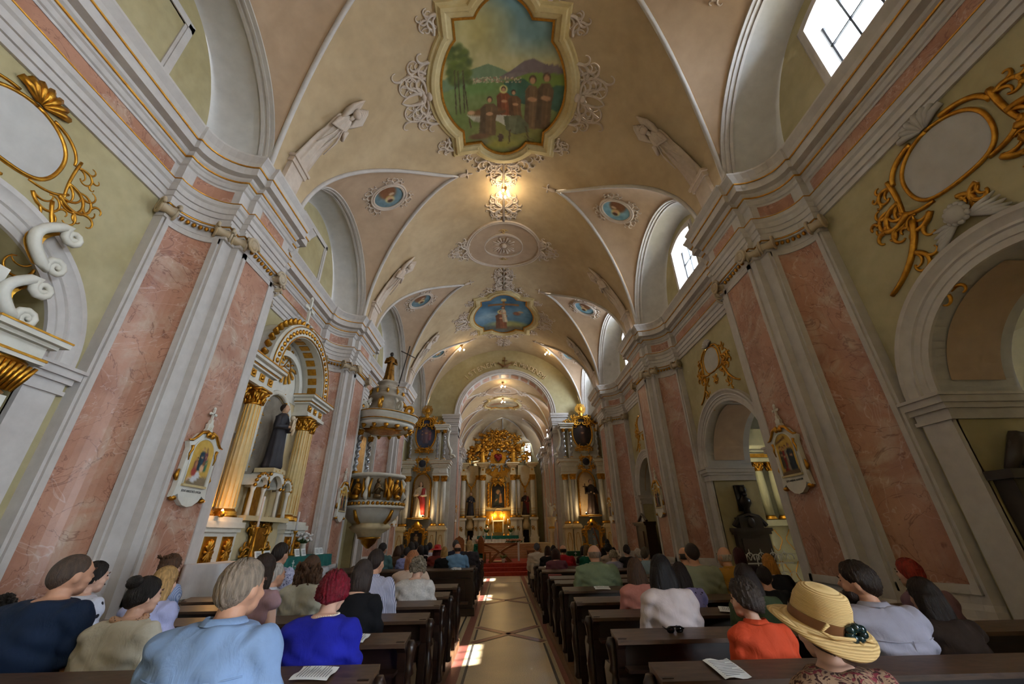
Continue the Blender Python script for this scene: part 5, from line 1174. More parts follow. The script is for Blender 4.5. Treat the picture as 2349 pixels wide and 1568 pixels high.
for nm,lc,en,lb in(('votive_lamp',(-4.98,7.62,1.98),7,'small warm votive lamp at the near columns of the saint altar'),('pulpit_stair_lamp',(-5.15,13.1,2.2),14,'warm lamp tucked behind the pier under the pulpit')):
    e=empty(nm,lc,label=lb,cat='lamp'); obj('lamp_cup',MB().lathe([(.03,0),(.05,.03),(.045,.1)],n=10),M_gold,e,True); obj('lamp_flame',MB().ell((0,0,.1),(.02,.02,.035),8,6),M_flame,e,True)
    l=bpy.data.lights.new(nm,'POINT'); l.energy=en; l.color=(1,.5,.16); l.shadow_soft_size=.06; lo=bpy.data.objects.new(nm+'_light',l); COL.objects.link(lo); lo.location=(lc[0]+.1,lc[1],lc[2]+.2)
# ------------------------------------------------------------------ high altar
def high_altar():
    HX,HY=-0.5,34.0
    e=empty('high_altar',(HX,HY,1.15),label='cream and gilt high altar with columns and radiant gold crown in the apse',cat='altar')
    o=-1.15
    obj('retable_wall',MB().box(-3.1,-2.5,-.05,.15,0,5.0).box(-1.7,1.7,-.05,.15,0,5.9).box(2.5,3.1,-.05,.15,0,5.0).box(-2.5,-1.7,-.05,.15,.9,5.0).box(1.7,2.5,-.05,.15,.9,5.0),M_cream,e)
    for sg in(-1,1):
        for cx,dy,r in((1.21,-.6,.2),(1.62,-.35,.16),(2.75,-.5,.19)):
            p=MB(); mould(p,sg*cx-.26,sg*cx+.26,dy-.26,0,[(0,.3,.06),(.3,.42,.1),(.42,.55,.02),(.55,1.55,-.04),(1.55,1.62,.0),(1.62,1.76,.07)]); q=obj('pedestal',p,M_white,e)
            g=MB(); cs=acanthus(sg*cx,.85,1.2,.4,1,.03)+acanthus(sg*cx,1.15,-1.8,.35,-1,.03); obj('gilt_relief',MB(),M_gold) if False else relief('gilt_relief',cs,vmapper(dy-.23),M_gold,q)
            column(e,sg*cx,dy,1.78,4.9,r,M_white,n=18)
            gb=MB(); gb.lathe([(r*1.03,2.0),(r*1.03,2.03)],(sg*cx,dy,0),16).lathe([(r*1.03,2.2),(r*1.03,2.22)],(sg*cx,dy,0),16).lathe([(r*1.02,2.4),(r*1.02,2.42)],(sg*cx,dy,0),16); obj('gilt_rings',gb,M_gold,q,True)
            if r>.17:
                en=MB(); mould(en,sg*cx-.2,sg*cx+.2,dy-.2,0,[(4.9,5.0,.03),(5.0,5.12,0),(5.12,5.5,-.03),(5.5,5.6,.08),(5.6,5.72,.2),(5.72,5.82,.32)]); b=obj('entablature_block',en,M_cream,e); obj('gilt_boss',MB().ell((sg*cx,dy-.2,5.3),(.08,.04,.08),8,6),M_gold,b,True)
        cv=MB(); cv.loft([[(sg*(1.62+.95*k/10),-.32+.2*math.sin(PI*k/10),z) for k in range(11)] for z in(4.35,4.6,4.9,5.55,5.7)],False,False); obj('curved_entablature',cv,M_cream,e,True)
        g=MB(); gp=[(sg*(1.7+.9*k/12),-.4,4.75-.75*math.sin(PI*k/12)) for k in range(13)]; g.tube(gp,.05,6); leafband(g,gp,.08); g.tube([(sg*2.15,-.42,4.0),(sg*2.15,-.42,3.65)],[.09,.03],6); obj('gilt_garland',g,M_gold,e,True)
        # statue bracket and doorway
        b=MB(); mould(b,sg*2.15-.22,sg*2.15+.22,-.55,0,[(1.72,1.8,.02),(1.8,1.92,.08)]); b.lathe([(.16,.95),(.34,1.15),(.2,1.5),(.26,1.72)],(sg*2.15,-.25,0),12); obj('statue_bracket',b,M_cream,e,True)
        d=[(sg*2.15-.27,0),(sg*2.15-.27,.8)]+arch_pts(sg*2.15,.8,.27,10)+[(sg*2.15+.27,.8),(sg*2.15+.27,0)]
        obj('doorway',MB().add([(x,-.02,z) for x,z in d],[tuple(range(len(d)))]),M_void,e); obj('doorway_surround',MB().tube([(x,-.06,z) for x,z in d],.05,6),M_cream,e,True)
    # central picture
    P=[(-.52,2.5),(-.52,3.9)]+arch_pts(0,3.9,.52,12)+[(.52,3.9),(.52,2.5)]
    c=Canvas(50,80,bg=(38,32,26)); c.noise(5,10,31); c.ell(.5,.6,.2,.12,(190,150,90),.8,.3); c.poly([(.2,.1),(.85,.1),(.72,.55),(.5,.62),(.32,.5)],(54,58,46)); c.ell(.48,.58,.1,.075,(180,130,92)); c.ell(.68,.5,.09,.06,(190,140,100)); c.poly([(.55,.15),(.8,.2),(.76,.45),(.6,.45)],(170,116,66)); c.ell(.36,.3,.14,.04,(160,110,70),.9,.4,.4); c.noise(18,7,32)
    picture('altar_painting',densify(P,.1)[::-1],lambda x,z:(x,-.12,z),c,(-.52,.52,2.5,4.42),e,nr=20)
    fr=MB(); fr.tube([(x*1.07,-.14,z) for x,z in P],.06,6); obj('picture_frame',fr,M_gold,e,True)
    for sg in(-1,1):
        g=MB()
        for k in range(14): g.ell((sg*.78,-.18,2.6+.13*k),(.1,.05,.075),7,5); g.ell((sg*(.7+.14*(k%2)),-.2,2.66+.13*k),(.06,.04,.05),6,4)
        obj('gilt_side_border',g,M_gold,e,True)
    relief('gilt_crown_over_picture',[([(sg*x,z) for x,z in p],r) for sg in(-1,1) for p,r in acanthus(.05,4.62,.3,.9,-1,.08)+acanthus(.1,4.6,-.2,.8,-1,.08)+acanthus(.02,4.75,1.3,.4,1,.06)+acanthus(.4,4.55,.9,.4,1,.06)],vmapper(-.2),M_gold,e,6)
    g=MB(); rays(g,(0,5.9),-.08,.25,1.45,26,PI+.55,2*PI-.55,w=.04,jit=.3,seed=9); obj('gilt_ray_curtain',g,M_gold,e)
    # tabernacle
    t=MB(); t.box(-.95,.95,-.3,0,1.3,2.25); obj('gilt_reredos',t,M_gold,e); t=MB(); t.box(-.32,.32,-.6,-.3,.75,2.0); t.loft([[(x,y,z) for x,z in arch_pts(0,2.0,.36,10,ky=.9)] for y in(-.62,-.3)],False,False); obj('tabernacle',t,M_gold,e)
    t=MB(); t.box(-.42,-.34,-.66,-.3,.7,1.5).box(.34,.42,-.66,-.3,.7,1.5).box(-.5,.5,-.68,-.3,1.5,1.58); t.loft([[(x,y,z) for x,z in arch_pts(0,2.28,.38,10,ky=.8)] for y in(-.4,-.3)],False,False); obj('tabernacle_case',t,M_white,e)
    m=MB(); m.box(-1.5,1.5,-1.5,-.7,0,.5); obj('mensa',m,M_cream,e)
    # gloria
    g=MB(); rays(g,(0,6.35),.0,.3,2.35,64,w=.05,jit=.5,seed=12); obj('gilt_rays',g,M_gold,e)
    g=MB(); gr=np.random.default_rng(14)
    for k in range(60):
        a=gr.random()*2*PI; r=.75+.5*gr.random(); g.ell((r*math.cos(a),-.2-.1*gr.random(),6.3+r*.85*math.sin(a)),(.11,.08,.09),7,5)
    cl=obj('silver_clouds',g,M_silver,e,True); cl['kind']='stuff'
    g=MB(); 
    for k in range(190):
        a=PI*gr.random(); r=.95+1.5*gr.random(); x,z=r*math.cos(a)*1.1,5.95+r*1.1*math.sin(a)
        if abs(x)<2.5: g.ell((x,-.15-.25*gr.random(),z),(.12+.1*gr.random(),.09,.08+.08*gr.random()),7,5); g.tube([(x,-.3,z),(x+.2*math.cos(a+1),-.35,z+.2*math.sin(a+1)),(x+.3*math.cos(a),-.3,z+.3*math.sin(a))],[.05,.05,.01],5)
    gc=obj('gilt_clouds_and_cherubs',g,M_gold,e,True); gc['kind']='stuff'
    for sg in(-1,1):
        for cx,cz,h in((1.25,5.85,1.5),(2.35,5.8,.9)):
            a=robe_figure('adoring_angel',(sg*cx,-.35,cz),h,M_gold,None,sg*-.6,skin=M_gold,plinth=False,par=None); a.parent=e
            for ch in a.children: ch.data=ch.data
            w=MB()
            for q in range(5): w.tube([(0,.1,h*.75),(sg*(.2+.06*q)*h,.15,h*(.95-.08*q)),(sg*(.45-.02*q)*h,.15,h*(1.05-.14*q))],[.05*h,.06*h,.015*h],5)
            obj('angel_wing',w,M_gold,a,True)
    h=MB(); h.ell((-.14,-.42,6.42),(.2,.1,.19),10,8).ell((.14,-.42,6.42),(.2,.1,.19),10,8); h.lathe([(.02,5.98),(.14,6.15),(.3,6.36),(.2,6.44)],(0,-.42,0),14,sy=.35); obj('sacred_heart',h,mat('heart_red',(120,20,22),0.35),e,True)
    h=MB(); h.ell((0,-.42,6.72),(.09,.06,.13),8,6); obj('heart_flame',h,M_gold,e,True)
    g=MB(); 
    for k in range(24):
        x=-1.0+2.0*k/23; g.ell((x,-.2,8.0+.18*math.sin(k*1.9)+.25*math.sin(PI*k/23)),(.12,.08,.1),7,5)
    g.tube([(0,-.2,7.2),(0,-.2,8.35)],.05,6); obj('gilt_baldachin_crest',g,M_gold,e,True)
    return e
ha=high_altar()
robe_figure('dark_monk_statue',(-2.65,33.62,3.08),1.7,M_navy,'dark hooded monk statue on the left bracket of the high altar',0,halo=True)
robe_figure('crowned_king_statue',(1.65,33.62,3.08),1.7,M_brown,'crowned dark king statue with red mantle on the high altar',0,mantle=mat('mantle_oxblood',(110,30,30),0.6),crown=True)
cloth_box('green_mensa_cloth',-2.02,1.02,32.48,33.32,1.67,.22,M_green,'green cloth across the high altar mensa','altar cloth')
cloth_box('lace_mensa_cloth',-2.0,1.0,32.5,33.3,1.662,.5,M_linen,'white lace cloth below the green cloth of the high altar','altar cloth',wave=.02)
for k,(x,z,nm) in enumerate(((-1.25,2.45,'outer left'),(-.95,2.62,'inner left'),(-.05,2.62,'inner right'),(.25,2.45,'outer right'),(-1.3,1.95,'lower left'),(.3,1.95,'lower right'))):
    c=candlestick((x,33.25,1.68),z-1.68,.3,'%s lit candlestick before the golden tabernacle'%nm,True)
    c['group']='lit candles on the high altar'
for x in(-.8,-.2):
    l=bpy.data.lights.new('altar_candle_light','POINT'); l.energy=26; l.color=(1,.66,.26); l.shadow_soft_size=.1; lo=bpy.data.objects.new('altar_candle_light',l); COL.objects.link(lo); lo.location=(x,33.1,3.1)
for sg,x in((-1,-1.35),(1,.45)):
    f=empty('altar_flowers',(x,33.0,1.68),label='dark leafy flower arrangement %s of the tabernacle'%('left' if sg<0 else 'right'),cat='flowers'); obj('vase',MB().lathe([(.06,0),(.09,.1),(.06,.2)],n=10),M_white,f,True); lf=MB(); g=np.random.default_rng(8+sg)
    for k in range(30): a=g.random()*6.28; lf.tube([(0,0,.15),(.14*math.cos(a),.14*math.sin(a),.3+.1*g.random()),(.22*math.cos(a),.22*math.sin(a),.3+.25*g.random())],[.01,.03,.006],4)
    obj('leaves',lf,mat('leaf_green',(60,84,44),0.6),f,True); bl=MB()
    for k in range(14): a=g.random()*6.28; bl.ell((.15*math.cos(a),.15*math.sin(a),.35+.2*g.random()),(.035,.035,.03),6,4)
    obj('blossoms',bl,mat('blossom_peach',(206,140,110),0.7),f,True)
# ------------------------------------------------------------------ pulpit
def pulpit():
    e=empty('pulpit',(-4.3,13.95,0),label='gilded baroque pulpit hanging on the pier between saint altar and chancel',cat='pulpit')
    oct_=lambda a:1+.05*math.cos(4*a)
    obj('pulpit_body',MB().lathe([(.52,2.02),(.66,2.1),(.80,2.28),(.86,2.42),(.90,2.46)],n=32,mod=oct_),M_white,e,True)
    obj('pulpit_bulb',MB().lathe([(.10,1.62),(.34,1.66),(.36,1.74),(.56,1.86),(.62,1.94),(.54,2.0),(.56,2.04)],n=32,mod=oct_),M_cream,e,True)
    g=MB(); g.lathe([(.02,1.33),(.07,1.36),(.2,1.48),(.24,1.58),(.36,1.63),(.3,1.66)],n=12,mod=lambda a:1+.08*math.cos(6*a)); obj('gilt_pendant',g,M_gold,e,True)
    obj('pulpit_floor_moulding',MB().lathe([(.88,2.44),(.95,2.46),(.97,2.52),(.9,2.54),(.88,2.66),(.84,2.68)],n=32,mod=oct_),M_white,e,True)
    g=MB()
    for k in range(44): a=2*PI*k/44; g.ell((.93*math.cos(a)*oct_(a),.93*math.sin(a)*oct_(a),2.58),(.055,.055,.05 if k%2 else .06),6,5)
    obj('gilt_leaf_band',g,M_gold,e,True)
    obj('parapet',MB().lathe([(.80,2.66),(.80,3.36),(.84,3.38)],n=32,mod=oct_),mat('parapet_ivory',(206,196,176),0.5,kind='plaster',col2=(170,150,116),scale=7),e,True)
    obj('parapet_rail',MB().lathe([(.80,3.36),(.9,3.38),(.93,3.43),(.9,3.48),(.78,3.5),(.7,3.5)],n=32,mod=oct_),M_white,e,True)
    for k in range(6):
        a=-2.3+k*.75; c,s_=math.cos(a),math.sin(a); v=MB(); R=.86
        v.tube([(R*c,R*s_,3.34),((R+.1)*c,(R+.1)*s_,3.2),((R+.02)*c,(R+.02)*s_,3.0),((R+.12)*c,(R+.12)*s_,2.8),((R+.05)*c,(R+.05)*s_,2.68)],[.05,.07,.05,.075,.05],8); obj('scroll_pilaster',v,M_white if k%2 else M_gold,e,True)
        if k<5:
            a+=.375; c,s_=math.cos(a),math.sin(a); f=MB(); f.ell((.84*c,.84*s_,3.0),(.12,.12,.2),10,8).ell((.88*c,.88*s_,3.24),(.06,.06,.075),8,6); f.tube([(.9*c-.16*s_,.9*s_+.16*c,2.95),(.96*c,.96*s_,3.05),(.9*c+.16*s_,.9*s_-.16*c,2.85)],[.05,.05,.03],6).tube([(.9*c-.1*s_,.9*s_+.1*c,2.76),(.95*c+.1*s_,.95*s_-.1*c,2.78)],[.08,.07],6); obj('evangelist_relief',f,mat('relief_bronze',(110,88,58),0.4,.7) if k%2 else M_gold,e,True); gg=MB()
            for q in(-1,1): gg.tube([(.86*c-.22*q*s_,.86*s_+.22*q*c,2.75),(.9*c-.26*q*s_,.9*s_+.26*q*c,3.0),(.86*c-.2*q*s_,.86*s_+.2*q*c,3.3)],[.035,.05,.03],6)
            obj('gilt_leaf_border',gg,M_gold,e,True,kind='stuff')
    for a in(-1.9,-.5,.9):
        v=MB(); c,s_=math.cos(a),math.sin(a); v.tube([(.6*c,.6*s_,2.04),(.74*c,.74*s_,2.16),(.86*c,.86*s_,2.4)],[.06,.07,.05],7); obj('gilt_acanthus_bracket',v,M_gold,e,True)
    # back panel with twisted columns
    obj('back_panel',MB().box(-1.0,-.62,-.62,.62,3.0,5.05),M_white,e)
    for yy in(-.55,.55): c=column(e,-.55,yy,3.5,4.9,.08,M_silver,twist=True)
    g=MB(); g.box(-.64,-.6,-.28,.28,3.6,4.8); obj('gilt_back_relief',g,M_gold,e)
    # canopy
    obj('canopy_soffit',MB().lathe([(.0,5.02),(.95,5.0),(1.02,5.06),(1.02,5.12),(1.0,5.16)],n=32,mod=oct_),M_white,e,True)
    obj('canopy_cornice',MB().lathe([(1.0,5.16),(1.06,5.2),(1.06,5.3),(1.12,5.36),(1.15,5.44),(1.05,5.5),(.8,5.54)],n=32,mod=oct_),M_white,e,True)
    g=MB()
    for r,z in((1.07,5.2),(1.16,5.44)): g.tube([(r*oct_(a)*math.cos(a),r*oct_(a)*math.sin(a),z) for a in [2*PI*k/40 for k in range(40)]],.018,5,True)
    obj('gilt_moulding',g,M_gold,e,True)
    g=MB()
    for k in range(16): a=2*PI*k/16; g.tube([(.95*math.cos(a),.95*math.sin(a),5.02),(.97*math.cos(a),.97*math.sin(a),4.9)],[.1,.03],6)
    obj('gilt_lambrequin',g,M_gold,e,True,kind='stuff')
    g=MB(); g.lathe([(.02,4.97),(.5,4.95),(.62,5.0)],n=20,mod=lambda a:1+.15*math.cos(10*a)); obj('gilt_canopy_glory',g,M_gold,e,True)
    obj('canopy_dome',MB().lathe([(.62,5.5),(.6,5.7),(.5,5.9),(.46,6.05),(.6,6.12),(.62,6.2),(.5,6.26),(.52,6.36),(.6,6.42),(.5,6.5),(.3,6.56),(.32,6.7),(.38,6.74),(.3,6.8)],n=28,mod=oct_),mat('canopy_dusty_white',(176,164,146),0.6,kind='plaster',col2=(140,126,106),scale=6),e,True)
    for k in range(6):
        a=-2.3+k*.8; c,s_=math.cos(a),math.sin(a); v=MB(); sp=[]
        for q in range(18): t=q/17; r=.07+.1*t; b=-PI*.4+t*3.6*PI; sp.append(((.86+r*math.cos(b)*.9)*c,(.86+r*math.cos(b)*.9)*s_,5.72+r*math.sin(b)))
        v.tube(sp[::-1],taper(18,.06,.03),7); v.tube([(.7*c,.7*s_,5.85),(.58*c,.58*s_,6.05)],[.07,.05],7); obj('gilt_canopy_volute',v,M_gold if k%2 else M_white,e,True)
    g=MB()
    for k in range(10): a=2*PI*k/10; g.tube([(.52*math.cos(a),.52*math.sin(a),6.48),(.6*math.cos(a),.6*math.sin(a),6.3),(.56*math.cos(a),.56*math.sin(a),6.18)],[.03,.05,.015],5)
    obj('gilt_swags',g,M_gold,e,True)
    return e
pulpit()
sf=robe_figure('gilt_saint_figure',(-4.3,13.95,6.82),1.2,mat('gilt_bronze_dark',(150,108,50),0.35,1.0,kind='gold',col2=(80,54,26),scale=8,bump=.3),'gilded figure holding a tall thin cross on the pulpit canopy',.5,skin=M_darkpaint,plinth=True)
cb=MB(); cb.tube([(.35,-.1,-.15),(.62,-.1,1.55)],.022,6).tube([(.3,-.1,1.28),(.86,-.1,1.1)],.022,6); obj('tall_cross',cb,M_brown,sf,True)
# ------------------------------------------------------------------ stations of the cross
ST_CAP={'L1':'JÉZUST KERESZTRŐL LEVESZIK','R1':'JÉZUS ANYJÁVAL TALÁLKOZIK'}
def station(s,x,yc,zb,sc,seed,label,cap=None,num=None,full=True,rz=None):
    e=empty('station_of_the_cross',(s*x,yc,zb),(PI/2 if s<0 else -PI/2) if rz is None else rz,label=label,cat='wall picture',group='stations of the cross')
    w,h=.32*sc,1.0*sc
    poly=[(-.30,0),(-.33,.06),(-.25,.10),(-.22,.04),(-.14,-.04),(0,-.07),(.14,-.04),(.22,.04),(.25,.10),(.33,.06),(.30,0.0),(.31,.2),(.3,.72),(.34,.80),(.26,.85),(.18,.94),(.08,1.0),(0,1.02),(-.08,1.0),(-.18,.94),(-.26,.85),(-.34,.80),(-.3,.72),(-.31,.2)]
    poly=[(-.33,.05),(-.24,.10),(-.2,.03),(-.1,-.04),(0,-.06),(.1,-.04),(.2,.03),(.24,.10),(.33,.05),(.31,.2),(.3,.72),(.34,.80),(.25,.85),(.17,.95),(.07,1.0),(0,1.02),(-.07,1.0),(-.17,.95),(-.25,.85),(-.34,.80),(-.3,.72),(-.31,.2)]
    poly=[(a*sc,b*sc) for a,b in poly]
    obj('frame_board',MB().prism(poly,lambda a,b,d:(a,-d,b),0.0,.07*sc),M_white,e)
    P=[(-.215,.24),(-.215,.68)]+arch_pts(0,.68,.215,12)+[(.215,.68),(.215,.24)]; P=[(a*sc,b*sc) for a,b in P]
    c=Canvas(44,64,bg=(196,158,72)); c.noise(6,10,seed)
    g=np.random.default_rng(seed)
    if seed==41:
        c.fig(.5,.3,.5,(28,60,74),w=.4); c.fig(.68,.35,.45,(104,60,70),w=.26); c.fig(.3,.2,.38,(150,96,66),w=.34); c.poly([(.05,0),(1,0),(1,.2),(.05,.12)],(130,112,86)); c.fig(.78,.3,.3,(60,110,80),w=.3); c.poly([(.2,.12),(.5,.3),(.66,.2),(.5,.08),(.35,.02)],(206,206,208)); c.ell(.62,.36,.12,.1,(214,170,130),1,.3); c.ell(.66,.46,.07,.05,(120,80,50)); c.poly([(.05,.1),(.3,.2),(.3,.16),(.08,.06)],(206,160,124)); c.ell(.3,.26,.14,.1,(150,60,50))
    else:
        c.fig(.35,.08,.6,(126,34,36),w=.36); c.fig(.52,.1,.6,(196,150,60) if seed%2 else (150,140,120),w=.26); c.fig(.72,.06,.66,(36,46,56),w=.4); c.fig(.2,.15,.55,(70,60,44),w=.24); c.poly([(.05,.8),(.7,.92),(.72,.87),(.08,.75)],(92,60,36)); c.poly([(0,0),(1,0),(1,.1),(0,.08)],(96,76,56))
    c.noise(20,6,seed+2)
    picture('station_picture',densify(P,.05*sc)[::-1],lambda a,b:(a,-.075*sc,b),c,(-.215*sc,.215*sc,.24*sc,.9*sc),e,nr=20 if full else 10)
    obj('picture_fillet',MB().tube([(a*1.05,-.075*sc,b) for a,b in P],.012*sc,5),M_white,e,True); obj('caption_shelf',MB().box(-.24*sc,.24*sc,-.1*sc,-.05*sc,.205*sc,.235*sc),M_frame,e)
    g=MB(); 
    for sg in(-1,1): g.tube([(sg*a*sc,-.08*sc,b*sc) for a,b in((.05,1.0),(.16,.97),(.24,.88),(.3,.83),(.37,.82))],[.03*sc,.025*sc,.022*sc,.02*sc,.012*sc],6)
    g.ell((-.04*sc,-.1*sc,.96*sc),(.05*sc,.03*sc,.05*sc),8,6).ell((.05*sc,-.1*sc,.95*sc),(.045*sc,.03*sc,.045*sc),8,6); obj('gilt_gable',g,M_gold,e,True)
    g=MB()
    for sg in(-1,1):
        g.tube([(sg*a*sc,-.08*sc,b*sc) for a,b in((.27,.76),(.25,.7),(.28,.64),(.265,.55))],[.025*sc,.02*sc,.015*sc,.006*sc],5); g.ell((sg*.29*sc,-.05*sc,.04*sc),(.05*sc,.05*sc,.035*sc),8,6); g.tube([(sg*.32*sc,-.04*sc,.42*sc),(sg*.34*sc,-.04*sc,.33*sc),(sg*.31*sc,-.04*sc,.27*sc)],[.012*sc,.03*sc,.015*sc],5)
    obj('gilt_mounts',g,M_gold,e,True,kind='stuff')
    cr=MB(); cr.prism([(a*sc,b*sc) for a,b in((-.09,1.0),(.09,1.0),(.05,1.06),(.06,1.12),(.03,1.14),(.02,1.2),(-.02,1.2),(-.03,1.14),(-.06,1.12),(-.05,1.06))],lambda a,b,d:(a,-d,b),.01,.06*sc)
    cr.box(-.012*sc,.012*sc,-.05*sc,-.02*sc,1.18*sc,1.38*sc).box(-.06*sc,.06*sc,-.05*sc,-.02*sc,1.28*sc,1.305*sc)
    for a,b in((-.06,1.29),(.06,1.29),(0,1.38)): cr.ell((a*sc,-.035*sc,b*sc),(.025*sc,.018*sc,.025*sc),8,5)
    obj('top_cross',cr,M_white,e)
    if cap:
        me=text_mesh(cap,.036*sc,.001); me.materials.append(M_dgrey); t=obj('caption_lettering',me,None,e); t.location=(0,-.073*sc,.135*sc); t.rotation_euler=(PI/2,0,0)
        k=.40*sc/max(.01,max(v.co.x for v in me.vertices)*2); t.scale=(k,min(1.1,k*1.4),1)
    if num:
        me=text_mesh(num,.06*sc,.001); me.materials.append(M_frame); t=obj('station_number',me,None,e); t.location=(0,-.062*sc,1.045*sc); t.rotation_euler=(PI/2,0,0)
    return e
station(-1,4.755,PL[2]-.02,2.12,1.02,41,'station picture with lowered Christ on gold ground, beside the saint altar',ST_CAP['L1'],'U')
station(1,4.755,PR[2]+.02,2.2,1.02,44,'shadowed station picture with red robed group on the near dark pier',ST_CAP['R1'])
station(-1,4.755,PL[3],2.1,1.0,45,'narrow-looking station picture on the pier before the pulpit',full=False); station(1,4.755,PR[3],2.1,1.0,46,'station picture on the second pier of the shadowed wall',full=False)
station(-1,4.755,PL[4],2.1,1.0,47,'small station picture on the pier beneath the pulpit body',full=False); station(1,4.755,PR[4],2.1,1.0,48,'small station picture on the pier beside the brown friar altar',full=False)
station(-1,2.77,YC+.45,2.3,.9,49,'edge-on station picture on the chancel arch jamb near the red mantled statue',full=False,rz=PI/2); station(1,2.86,YC+.45,2.3,.9,50,'edge-on station picture on the chancel arch jamb near the brown friar',full=False,rz=-PI/2)
# ------------------------------------------------------------------ chancel furniture
t=empty('altar_table',(-.26,22.9,.45),label='wooden altar table on a flared X base before the steps',cat='table')
obj('table_top',MB().box(-1.0,1.0,-.4,.4,.80,.86),M_oak,t)
for sg in(-1,1):
    R=[]
    for k in range(13):
        f=k/12; x=sg*(.5-.46*math.sin(PI*min(1,f*1.1)*.5) if f<.45 else .04+ .82*((f-.45)/.55)**1.7); R.append([(x-.07-.1*abs(f-.45),-.3,.02+.79*f),(x+.07+.1*abs(f-.45),-.3,.02+.79*f),(x+.07+.1*abs(f-.45),.3,.02+.79*f),(x-.07-.1*abs(f-.45),.3,.02+.79*f)])
    obj('flared_leg',MB().loft(R),M_oak,t)
obj('base_plate',MB().box(-.55,.55,-.32,.32,0,.05),M_oak,t)
for sg in(-1,1):
    r=MB(); r.grid(2,12,lambda u,v:(sg*.93-.05+.1*u,-.42-.01*math.sin(v*9),.87-.82*v)); tag(obj('linen_runner',r,M_linen,None,True,loc=(-.26,22.9,.45)),'white linen runner hanging from the %s end of the altar table'%('left' if sg<0 else 'right'),'cloth')
for x,lbl in((-1.05,'first'),(-.7,'second')): candlestick((x,22.9,1.32),.05,.42,'%s thick candle at the left end of the altar table'%lbl,m=M_white)
fl=empty('flower_arrangement',(.42,22.8,1.32),label='low row of white and pink flowers on the altar table',cat='flowers'); g=np.random.default_rng(3); bl=MB(); lf=MB()
for k in range(40): x=-.42+.84*g.random(); bl.ell((x,-.1+.2*g.random(),.06+.09*g.random()),(.04,.04,.035),6,4)
for k in range(30): x=-.42+.84*g.random(); lf.tube([(x,0,0),(x+.05,-.08,.07),(x+.1*g.random(),-.12,.04)],[.01,.025,.005],4)
obj('blossoms',bl,mat('blossom_peach',(206,140,110),0.7),fl,True); obj('leaves',lf,mat('leaf_green',(60,84,44),0.6),fl,True)
pl=empty('flower_pot',(-.1,22.25,.45),label='small flower pot at the foot of the altar table',cat='flower pot'); obj('pot',MB().lathe([(.07,0),(.1,.16),(.1,.18)],n=12),M_white,pl,True); lf=MB()
for k in range(34): a=g.random()*6.28; lf.tube([(0,0,.15),(.1*math.cos(a),.1*math.sin(a),.26),(.17*math.cos(a),.17*math.sin(a),.2+.18*g.random())],[.01,.025,.004],4)
obj('leaves',lf,mat('leaf_green_light',(120,130,66),0.6),pl,True)
def wood_chair(x,y,rz,label):
    e=empty('chancel_chair',(x,y,.45),rz,label=label,cat='chair',group='oak chancel chairs')
    obj('seat',MB().box(-.25,.25,-.22,.22,.44,.5),M_oak,e)
    for a in(-.22,.22):
        for b in(-.19,.19): obj('leg',MB().box(a-.03,a+.03,b-.03,b+.03,0,.44),M_oak,e)
    obj('backrest',MB().prism([(-.25,.5),(.25,.5),(.25,1.0),(.17,1.12),(.08,1.15),(0,1.22),(-.08,1.15),(-.17,1.12),(-.25,1.0)],lambda a,b,d:(a,d,b),.18,.23),M_oak,e)
    return e
wood_chair(-2.25,21.95,PI,'tall backed oak chair behind the man in light blue'); wood_chair(-1.02,21.98,2.2,'oak chair beside the left end of the altar table'); wood_chair(-1.62,22.24,PI/2,'oak chair used by the priest in green')
bx=empty('oak_bench',(1.35,21.75,.45),label='low orange-brown bench right of the altar table',cat='bench'); obj('bench_top',MB().box(-.3,.3,-.25,.25,.46,.54),M_oak,bx)
for a in(-.25,.25): obj('leg',MB().box(a-.04,a+.04,-.2,.2,0,.46),M_oak,bx)
gt=empty('side_altar_table',(3.15,20.4,0),label='small table with dark green cloth near the brown friar altar',cat='table'); obj('table_frame',MB().box(-.33,.33,-.25,.25,.0,.94),M_oak,gt)
dgc=cloth_box('dark_green_cloth',2.78,3.52,20.1,20.7,.955,.2,mat('cloth_bottle_green',(20,70,50),.8),'dark green cloth with a white cross on the small table','cloth')
cloth_box('pale_under_cloth',2.80,3.5,20.12,20.68,.948,.5,M_linen,'pale cloth hanging below the dark green cloth','cloth')
x=MB(); x.box(3.13,3.15,20.06,20.075,.79,.93).box(3.08,3.2,20.06,20.075,.87,.89); obj('cloth_cross',x,M_linen,dgc)
# angel candle bearer at the right jamb
ab=empty('angel_candle_bearer',(2.45,22.95,.44),label='slender gilt pedestal with a small white angel by the chancel jamb',cat='statue'); obj('pedestal',MB().lathe([(.24,0),(.24,.3),(.12,.4),(.1,1.3),(.16,1.5),(.13,1.6),(.2,1.95),(.26,2.05)],n=10),M_cream,ab,True); obj('gilt_bands',MB().lathe([(.14,.4),(.15,.45),(.12,.5)],n=10).lathe([(.17,1.5),(.18,1.55),(.14,1.6)],n=10),M_gold,ab,True)
a=MB(); a.ell((0,0,2.35),(.12,.1,.24),10,8).ell((-.03,-.03,2.68),(.07,.07,.08),10,8); a.tube([(-.08,0,2.5),(-.2,-.05,2.75),(-.24,-.05,3.0)],[.04,.035,.02],6).tube([(.08,0,2.5),(.16,-.08,2.35)],[.04,.03],6); a.tube([(.05,.08,2.5),(.22,.1,2.62),(.3,.1,2.45)],[.04,.06,.02],6); obj('small_angel',a,M_white,ab,True)
